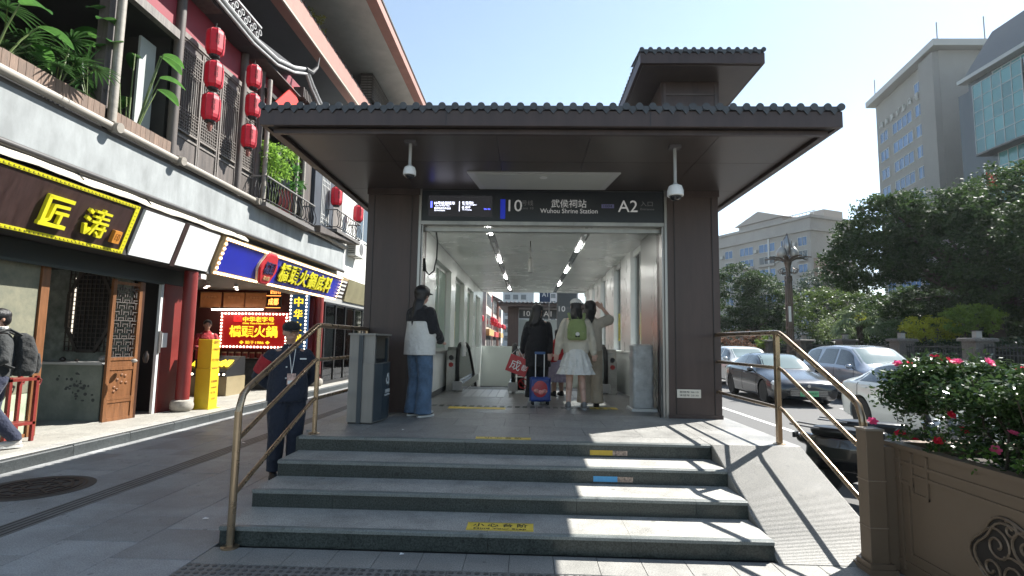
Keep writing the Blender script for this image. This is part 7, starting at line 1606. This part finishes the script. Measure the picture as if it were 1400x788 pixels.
def bush(label, c, r, n, leaf, lm, cr=.22, per=45, name='shrub'):
    o = thing(name, label, 'shrub', (c[0], c[1], 0)); 
    for k in range(4): a = k*pi/2+.4; MB().tube([(c[0], c[1], 0), (c[0]+math.cos(a)*r[0]*.3, c[1]+math.sin(a)*r[1]*.3, c[2])], [.04, .02], 6).build('stem', bark, o)
    leaves(clumps(c, r, n, per, cr, .5, .7), leaf, .45, lm, 'foliage', o); return o
bush('golden yellow shrub behind the railings between the stone pillars', (17.9, 24.7, 2.45), (1.3, .9, .55), 110, .11, lf_yel, .2)
bush('bright yellow green shrub overlapping the golden one', (19.0, 23.9, 2.85), (1.3, .9, .65), 110, .12, lf_lite, .2)
bush('small green shrub with glossy leaves next to the palm', (18.3, 27.2, 2.4), (.9, .8, .6), 60, .12, leafmat('glossy_leaf', (.05, .10, .04), (.12, .19, .08), .35, .25), .2)
bush('pinkish brown low shrub at the foot of the round headed tree', (15.0, 38.5, 1.9), (1.6, .9, .75), 70, .12, leafmat('reddish_leaf', (.10, .055, .035), (.19, .11, .06), .3, .6), .25)
bush('light green low shrub beside the pinkish one', (16.6, 37.5, 1.8), (1.1, .8, .7), 60, .12, lf_lite, .22)
bush('pale green shrub standing before the evergreen screen', (20.0, 34.5, 2.0), (1.3, .9, .9), 60, .13, leafmat('pale_leaf', (.06, .10, .03), (.13, .17, .05), .35, .5), .25)
# fan palm
pp = thing('fan_palm_tree', 'fan palm with drooping fronds behind the railings', 'palm', (17.3, 28.9, 0)); MB().tube([(17.3, 28.9, 0), (17.35, 28.9, 1.3), (17.3, 28.9, 2.75)], [.17, .15, .13], 10).build('trunk', bark, pp)
rp_ = random.Random(12); lfp = leafmat('frond', (.07, .12, .055), (.20, .27, .13), .3, .3)
for i in range(22):
    a = i*2.4; el = rp_.uniform(-.35, 1.25); c = Vector((17.3, 28.9, 2.75)); t = c+Vector((math.cos(a)*math.cos(el), math.sin(a)*math.cos(el), math.sin(el)))*rp_.uniform(.7, 1.05); MB().tube([c, t], [.02, .012], 5).build('stalk', stemg, pp)
    ax = (t-c).normalized(); u, v = basis(ax); mb = MB()
    for k in range(17): b = (k/16-.5)*3.9; mb.add(*blade(t, u*math.sin(b)+ax*math.cos(b)*.9, .80*rp_.uniform(.85, 1.1), .035, 1.2, 4))
    mb.build('frond', lfp, pp)
bush('yellow seed heads at the crown of the fan palm', (17.2, 28.6, 3.15), (.3, .25, .2), 10, .07, lf_yel, .1, 30, 'seed_head')

# street lamp: four posts, petals and a bud
sl = thing('street_lamp', 'ornate bronze street lamp with leaf shaped arms and a flower bud top', 'street lamp', (15.3, 32.2, .03)); bz_ = mat('lamp_bronze', (.13, .105, .085), .42, .6, var=.2, scale=3); lx, ly = 15.3, 32.2
for dx, dy in ((-.11, -.11), (.11, -.11), (-.11, .11), (.11, .11)): MB().box((lx+dx-.045, ly+dy-.045, 0), (lx+dx+.045, ly+dy+.045, 5.7)).build('post', bz_, sl)
for z in (.1, 1.2, 2.6, 4.0, 5.4): MB().box((lx-.17, ly-.17, z), (lx+.17, ly+.17, z+.10)).build('collar', bz_, sl)
MB().box((lx-.13, ly-.175, 3.0), (lx+.02, ly-.160, 3.9)).build('white_notice', white_plastic, sl)
MB().lathe([(.17, 5.6), (.12, 5.9), (.16, 6.3), (.22, 6.5), (.10, 6.7)], (lx, ly, 0), 12).build('neck', bz_, sl, smooth=True)
for i in range(8):
    a = i*pi/4+.2; d = Vector((math.cos(a), math.sin(a), 0)); s_ = Vector((-d.y, d.x, 0)); c = Vector((lx, ly, 6.4)); P_ = [(0, 0, .09), (.25, .22, .13), (.55, .36, .15), (.95, .40, .12), (1.25, .36, .02)]; vs = []
    for r_, h_, w_ in P_: q = c+d*r_+Vector((0, 0, h_)); vs += [q-s_*w_, q+Vector((0, 0, -.06)), q+s_*w_, q+Vector((0, 0, -.02))]
    f = []
    for k in range(4): b = k*4; f += [(b, b+1, b+5, b+4), (b+1, b+2, b+6, b+5), (b+2, b+3, b+7, b+6), (b+3, b, b+4, b+7)]
    MB().add(vs, f).build('leaf_arm', bz_, sl); MB().tube([c+d*.16+Vector((0, 0, -.5)), c+d*.45+Vector((0, 0, -.55)), c+d*.55+Vector((0, 0, -.35)), c+d*.40+Vector((0, 0, -.28))], .03, 6).build('scroll', bz_, sl)
def bud(x, z0, z1, r):
    h = z1-z0; return MB().lathe([(r*.2, z0), (r*.75, z0+h*.2), (r, z0+h*.45), (r*.8, z0+h*.72), (r*.35, z0+h*.93), (.01, z1)], (lx+x, ly, 0), 14)
bud(0, 6.95, 8.15, .24).build('bud', mat('lamp_shell', (.30, .32, .33), .2, .5), sl, smooth=True)
for x in (-.38, .38): bud(x, 6.65, 7.45, .27).build('side_bud', mat('shell_pale', (.36, .35, .32), .35, .3), sl, smooth=True)
for a in (0, pi/2, pi, 3*pi/2): MB().tube([(lx+math.cos(a)*.1, ly+math.sin(a)*.1, 6.75), (lx+math.cos(a)*.30, ly+math.sin(a)*.30, 7.3), (lx+math.cos(a)*.24, ly+math.sin(a)*.24, 7.8), (lx, ly, 8.25)], .022, 6).build('petal_rib', bz_, sl)

# flag
o = thing('flag', 'red flag on a white pole rising above the big tree', 'flag', (42, 50, 0)); MB().cyl((42, 50, 0), (42, 50, 18.3), .06).build('pole', white_plastic, o)
MB().add([(42.05+i*.28, 50-.12*math.sin(i*1.3), 17.9-j*.7-.12*i*.6) for j in range(3) for i in range(5)], [(j*5+i, j*5+i+1, (j+1)*5+i+1, (j+1)*5+i) for j in range(2) for i in range(4)]).build('cloth', mat('flag_red', (.5, .02, .02), .7), o)

# ================================================================ BUILDINGS
fr_w = mat('win_white', (.50, .52, .52), .5); gl_b = mat('win_blue', (.07, .15, .30), .25, spec=.5, rand=.3); gl_d = mat('win_dim', (.05, .07, .085), .25, rand=.3)
class Face:
    """A facade plane: origin, horizontal direction, outward normal."""
    def __init__(s, o, d):
        s.o = Vector(o); s.d = Vector((*d, 0)).normalized(); s.n = Vector((s.d.y, -s.d.x, 0)); s.m = Matrix((s.d, s.n, Vector((0, 0, 1)))).transposed()
    def box(s, mb, u0, u1, z0, z1, a, b): return mb.obox(s.o+s.d*(u0+u1)/2+s.n*(a+b)/2+Vector((0, 0, (z0+z1)/2)), (u1-u0, b-a, z1-z0), s.m)
def window(F, u0, u1, z0, z1, parent, glassm, frm, nv=2, nh=1, depth=.06, sill=True):
    t = .07; mb = MB(); F.box(mb, u0, u1, z0, z0+t, .0, depth); F.box(mb, u0, u1, z1-t, z1, .0, depth); F.box(mb, u0, u0+t, z0+t, z1-t, .0, depth); F.box(mb, u1-t, u1, z0+t, z1-t, .0, depth)
    for i in range(1, nv): u = u0+(u1-u0)*i/nv; F.box(mb, u-t/2, u+t/2, z0+t, z1-t, .0, depth*.9)
    for i in range(1, nh): z = z0+(z1-z0)*i/nh; F.box(mb, u0+t, u1-t, z-t/2, z+t/2, .0, depth*.8)
    w_ = mb.build('window', frm, parent); F.box(MB(), u0+t, u1-t, z0+t, z1-t, -.02, .02).build('pane', glassm, w_); return w_
# apartment block: long face towards the street on the station side
ap = thing('apartment_block', 'grey apartment block with blue windows and roof pavilions behind the street lamp', 'building', (60, 116, 0)); am = mat('apartment_wall', (.32, .305, .285), .8, var=.10, scale=.25); apk = mat('apartment_brick', (.25, .18, .145), .8, var=.1, scale=.3)
A0 = Vector((60.3, 116.3)); d1 = Vector((-10.63, 24.0)).normalized(); d2 = Vector((9.52, 6.5)).normalized(); d2 = Vector((d1.y, -d1.x)); HZ_ = 29.8
P4 = [A0, A0+d1*52, A0+d1*52+d2*14, A0+d2*14]; MB().prism([(p.x, p.y) for p in P4], -1, HZ_, 'z').build('wall', am, ap)
FL = Face((*(A0+d1*52), 0), -d1); FR = Face((*A0, 0), d2)
for z in (HZ_-.5, 26.5): FL.box(MB(), 0, 52.3, z, z+.6, 0, .45).build('cornice', am, ap); FR.box(MB(), -.3, 14.3, z, z+.6, 0, .45).build('cornice', am, ap)
FR.box(MB(), .6, 13.6, 10, 20.5, 0, .05).build('brick_facing', apk, ap)
for r in range(8):
    z = 23.4-r*3.0
    for c, (u, w_) in enumerate(((48.8, 2.3), (44.3, 2.9), (38.1, 4.6), (32.2, 4.2), (27.2, 2.6), (19.0, 4.5), (10, 4.5))):
        window(FL, u, u+w_, z, z+2.0, ap, gl_b if r == 0 or (r+c) % 2 == 0 else gl_d, fr_w, 3 if w_ > 3 else 2, 1, .12)
        if r > 0 and c in (0, 2, 3): FL.box(MB(), u-.1, u+w_+.1, z-.45, z+.15, .15, .6).build('balcony', am, ap)
        if (r*3+c) % 2 == 0:
            a = FL.box(MB(), u-1.2, u-.35, z+.2, z+.9, .1, .55).build('air_conditioner', mat('ac_pale', (.42, .42, .4), .6), ap)
    window(FR, 10.3, 12.0, z, z+1.7, ap, gl_d, fr_w, 2, 1, .12)
    if r % 2: FR.box(MB(), 2.0, 2.9, z+.6, z+1.3, .05, .5).build('air_conditioner', MATS['ac_pale'], ap)
FL.box(MB(), 40.8, 41.2, 0, 27, .05, .25).build('downpipe', fr_w, ap)
c = A0+d1*14+d2*5; MB().prism([(p.x, p.y) for p in (A0+d1*8+d2*1, A0+d1*21+d2*1, A0+d1*21+d2*9, A0+d1*8+d2*9)], HZ_, HZ_+1.4, 'z').build('penthouse', am, ap)
pa, pb, pc, pd = [A0+d1*7+d2*.5, A0+d1*22+d2*.5, A0+d1*22+d2*10, A0+d1*7+d2*10]; m0, m1 = (pa+pb)/2, (pc+pd)/2
MB().add([(*pa, HZ_+1.41), (*pb, HZ_+1.41), (*pc, HZ_+1.41), (*pd, HZ_+1.41), (*m0, HZ_+4.0), (*m1, HZ_+4.0)], [(0, 1, 4), (2, 3, 5), (1, 2, 5, 4), (3, 0, 4, 5), (0, 3, 2, 1)]).build('gable_roof', mat('roof_pale', (.36, .33, .30), .8), ap)
q = A0+d1*33+d2*3; MB().lathe([(.9, HZ_), (.9, HZ_+1.2), (2.2, HZ_+1.3), (1.0, HZ_+2.2), (.4, HZ_+2.6), (.05, HZ_+4.0)], (q.x, q.y, 0), 8).build('roof_pavilion', MATS['roof_pale'], ap)
for i in range(9): e = A0+d1*(1.5+i*.9)+d2*3; MB().cyl((e.x, e.y, HZ_+.1), (e.x, e.y, HZ_+1.6), .06).build('trellis_post', fr_w, ap)
e0 = A0+d1*1+d2*3; e1 = A0+d1*9+d2*3; MB().bar((e0.x, e0.y, HZ_+1.65), (e1.x, e1.y, HZ_+1.65), .3, .12).build('trellis_beam', fr_w, ap)
q = A0+d1*1.2+d2*6; MB().prism([(p.x, p.y) for p in (A0+d1*.6+d2*5, A0+d1*4+d2*5, A0+d1*4+d2*11, A0+d1*.6+d2*11)], HZ_, HZ_+2.0, 'z').build('roof_box', MATS['roof_pale'], ap)

# office tower
tw = thing('office_tower', 'tall beige office tower with rows of blue windows and overhanging roof', 'building', (68, 95, 0)); tm_ = mat('tower_wall', (.25, .245, .225), .8, var=.07, scale=.3); tm2 = mat('tower_side', (.22, .218, .205), .8, var=.07, scale=.2)
T0 = Vector((65.4, 85.0)); T1 = Vector((68.9, 106.3)); dT = (T1-T0).normalized(); nT = Vector((dT.y, -dT.x))
MB().prism([(T0.x, T0.y), (T1.x, T1.y), (T1.x+22, T1.y-2), (T0.x+24, T0.y)], -1, 49.5, 'z').build('wall', tm_, tw)
FT = Face((*T1, 0), T0-T1); LT = (T1-T0).length
FT.box(MB(), LT-4.2, LT-.05, 0, 49.3, 0, .9).build('corner_pier', tm2, tw); 
for r in range(11):
    z = 41.2-r*3.65
    for (u0, u1, nv) in ((1.3, 4.4, 2), (6.2, 13.0, 4), (14.1, 16.6, 2)): window(FT, u0, u1, z, z+2.1, tw, gl_b, fr_w, nv, 1, .1)
window(FT, 14.1, 16.6, 45.3, 47.2, tw, gl_b, fr_w, 2)
for z in range(4, 48, 4): FT.box(MB(), 0, LT-4.3, z-.03, z+.03, .0, .02).build('joint_line', mat('joint_line', (.25, .235, .2), .8), tw)
MB().add([(T1.x-1.5, T1.y+.8, 49.6), (T0.x-1.7, T0.y-1.3, 49.6), (T0.x+25, T0.y-1.3, 49.6), (T1.x+23, T1.y+.8, 49.6), (T1.x-1.5, T1.y+.8, 50.7), (T0.x-1.7, T0.y-1.3, 50.7), (T0.x+25, T0.y-1.3, 50.7), (T1.x+23, T1.y+.8, 50.7)], [(0, 1, 5, 4), (1, 2, 6, 5), (2, 3, 7, 6), (3, 0, 4, 7), (0, 3, 2, 1), (4, 5, 6, 7)]).build('roof_eave', mat('roof_eave', (.40, .40, .38), .6), tw)
MB().add([(T1.x-.8, T1.y, 50.71), (T0.x-1, T0.y-.6, 50.71), (T0.x+24, T0.y-.6, 50.71), (T1.x+22, T1.y, 50.71), (T1.x+2, T1.y-2, 52), (T0.x+1.4, T0.y+2, 52), (T0.x+22, T0.y+2, 52), (T1.x+20, T1.y-2, 52)], [(0, 1, 5, 4), (1, 2, 6, 5), (2, 3, 7, 6), (3, 0, 4, 7), (4, 5, 6, 7)]).build('roof', mat('roof_grey', (.2, .2, .2), .7), tw)
for p, h_ in ((T0+Vector((0, 0)), 3.5), (T0+Vector((7.5, 0)), 4.5), (T1, 4.5)): MB().cyl((p.x, p.y, 50.7), (p.x, p.y, 50.7+h_), .09).build('lightning_rod', steel, tw)
rt = random.Random(2); mb = MB()
for i in range(7):
    u = 1.6+i*2.1
    for k in range(7):
        if rt.random() < .75: a = u+rt.uniform(0, 1.1); z = 44.0+rt.uniform(0, 1.3); FT.box(mb, a, a+rt.uniform(.15, .6), z, z+rt.uniform(.1, .22), .1, .25)
        a = u+rt.uniform(.1, 1.2); z = 44.0+rt.uniform(0, .5); FT.box(mb, a, a+.12, z, z+rt.uniform(.6, 1.0), .1, .25)
tag(mb.build('roof_lettering', mat('roof_sign_pale', (.45, .45, .43), .6), tw), kind='stuff')
# glass building
gb = thing('glass_office', 'teal glass office building with projecting bays at the frame edge', 'building', (66, 65, 0)); cw = mat('curtain_glass', (.06, .20, .21), .06, .0, spec=1., rand=.35); cwf = mat('curtain_frame', (.33, .37, .37), .4, .3); gdk = mat('curtain_dark', (.055, .070, .078), .25, rand=.1)
MB().box((60.6, 30, -1), (86, 73.8, 38.6)).build('core', gdk, gb)
MB().box((61.2, 73.8, -1), (84, 76.4, 37.5)).build('dark_link', gdk, gb)
FG = Face((60.6, 73.8, 0), (0, -1))
for r in range(10):
    for c in range(12): FG.box(MB(), c*2.7+.06+4.0, c*2.7+2.62+4.0, 1.5+r*3.65, 1.5+r*3.65+3.5, 0, .05).build('pane', cw, gb)
for r in range(21): FG.box(MB(), 3.9, 40, 1.35+r*1.825, 1.35+r*1.825+.12, .0, .12).build('transom', cwf, gb)
for c in range(26): FG.box(MB(), 3.95+c*1.35, 4.05+c*1.35, 1, 38, .0, .11).build('mullion', cwf, gb)
for k, (u, z) in enumerate(((6.8, 28.2), (9.6, 20.9), (14.2, 31.8), (12, 24.5), (17, 17))): FG.box(MB(), u, u+1.2, z, z+.9, .12, .6).build('open_vent', black, gb)
for (u0, u1, z0, z1) in ((2.6, 9.8, 27.2, 36.6), (10.2, 20, 24.0, 36.6)):
    bay = FG.box(MB(), u0, u1, z0, z1, .2, 1.6).build('bay', gdk, gb); FG.box(MB(), u0-.1, u1+.1, z0-.25, z0, .1, 1.75).build('bay_floor', mat('bay_dark', (.06, .06, .06), .6), bay)
    nc = int((u1-u0)/1.3); nr = int((z1-z0)/1.75)
    for i in range(nc):
        for j in range(nr): FG.box(MB(), u0+(u1-u0)*i/nc+.06, u0+(u1-u0)*(i+1)/nc-.06, z0+(z1-z0)*j/nr+.06, z0+(z1-z0)*(j+1)/nr-.06, 1.6, 1.64).build('bay_pane', cw, bay)
    FB = Face((60.6-.2, 73.8-u1, 0), (-1, 0))
    mb = MB()
    for i in range(nc+1): FG.box(mb, u0+(u1-u0)*i/nc-.05, u0+(u1-u0)*i/nc+.05, z0, z1, 1.6, 1.70)
    for j in range(nr+1): FG.box(mb, u0, u1, z0+(z1-z0)*j/nr-.05, z0+(z1-z0)*j/nr+.05, 1.6, 1.69)
    tag(mb.build('bay_frame', cwf, bay), kind='stuff')
MB().add([(59.4, 74.3, 38.2), (59.4, 30, 38.2), (86, 30, 38.2), (86, 74.3, 38.2), (59.4, 74.3, 38.7), (59.4, 30, 38.7), (86, 30, 38.7), (86, 74.3, 38.7)], [(0, 1, 5, 4), (1, 2, 6, 5), (2, 3, 7, 6), (3, 0, 4, 7), (0, 3, 2, 1), (4, 5, 6, 7)]).build('roof_eave', mat('eave_pale', (.36, .38, .38), .5), gb)
MB().prism([(59.9, 38.71), (86, 38.71), (86, 46.5), (64.5, 46.0)], 30, 74.0, 'y').build('sloping_roof', mat('roof_slate', (.085, .095, .10), .6, var=.1, scale=.6), gb)
MB().box((64, 40, 46.2), (66, 62, 47.4)).build('roof_ridge', MATS['roof_slate'], gb)
# low pavilion glimpsed between trunks
o = thing('park_hall', 'grey park building glimpsed below the big tree crown', 'building', (32, 36, 0)); MB().box((27, 37, 0), (46, 46, 5.2)).build('wall', mat('hall_grey', (.30, .30, .29), .8), o)
for i in range(6): MB().box((27.5+i*3, 36.9, .5), (29.4+i*3, 36.99, 4.6)).build('window', gdk, o)
# distant street closing the view
for i, (x, y, w_, h_, lab) in enumerate(((-4, 210, 12, 30, 'pale distant block closing the street seen through the hall'), (14, 240, 16, 42, 'taller distant block beyond the hall opening'), (38, 215, 18, 20, 'low distant block beyond the road'), (62, 190, 18, 16, 'low distant block right of the road end'))):
    lab = lab.replace('right of', 'beside'); o = thing('distant_block', lab, 'building', (x, y, 0)); MB().box((x-w_/2, y, 0), (x+w_/2, y+12, h_)).build('wall', mat('distant_%d' % i, (.40+.03*i, .42, .43), .8), o)
    F_ = Face((x-w_/2, y, 0), (1, 0))
    for r in range(int(h_/3.2)-1):
        for c in range(int(w_/3.2)): F_.box(MB(), .8+c*3.1, 2.8+c*3.1, 2+r*3.2, 3.9+r*3.2, .0, .08).build('window', gl_d, o)
for i in range(5): tree('street tree number %s in the row beyond the station hall' % ['one', 'two', 'three', 'four', 'five'][i] if False else ['nearest street tree beyond the hall glazing', 'second street tree past the station', 'middle street tree of the far row', 'fourth street tree toward the distant blocks', 'farthest street tree of the row'][i], (16.9, 66+i*14, 0), 2.5, [(16.9, 66+i*14, 5.2, 2.6, 3.6, 2.4, 60, .8)], .3, lf_mid, .2, per=45)

# ================================================================ HAZE
hz_m = bpy.data.materials.new('haze_air'); hz_m.use_nodes = True; n_ = hz_m.node_tree.nodes; n_.clear(); ho = n_.new('ShaderNodeOutputMaterial'); pv_ = n_.new('ShaderNodeVolumePrincipled')
pv_.inputs['Color'].default_value = (.86, .92, 1, 1); pv_.inputs['Density'].default_value = .00022; pv_.inputs['Anisotropy'].default_value = .35; hz_m.node_tree.links.new(pv_.outputs[0], ho.inputs['Volume'])
tag(MB().box((-410, -70, -4.2), (410, 710, 62)).build('haze', hz_m), kind='stuff')
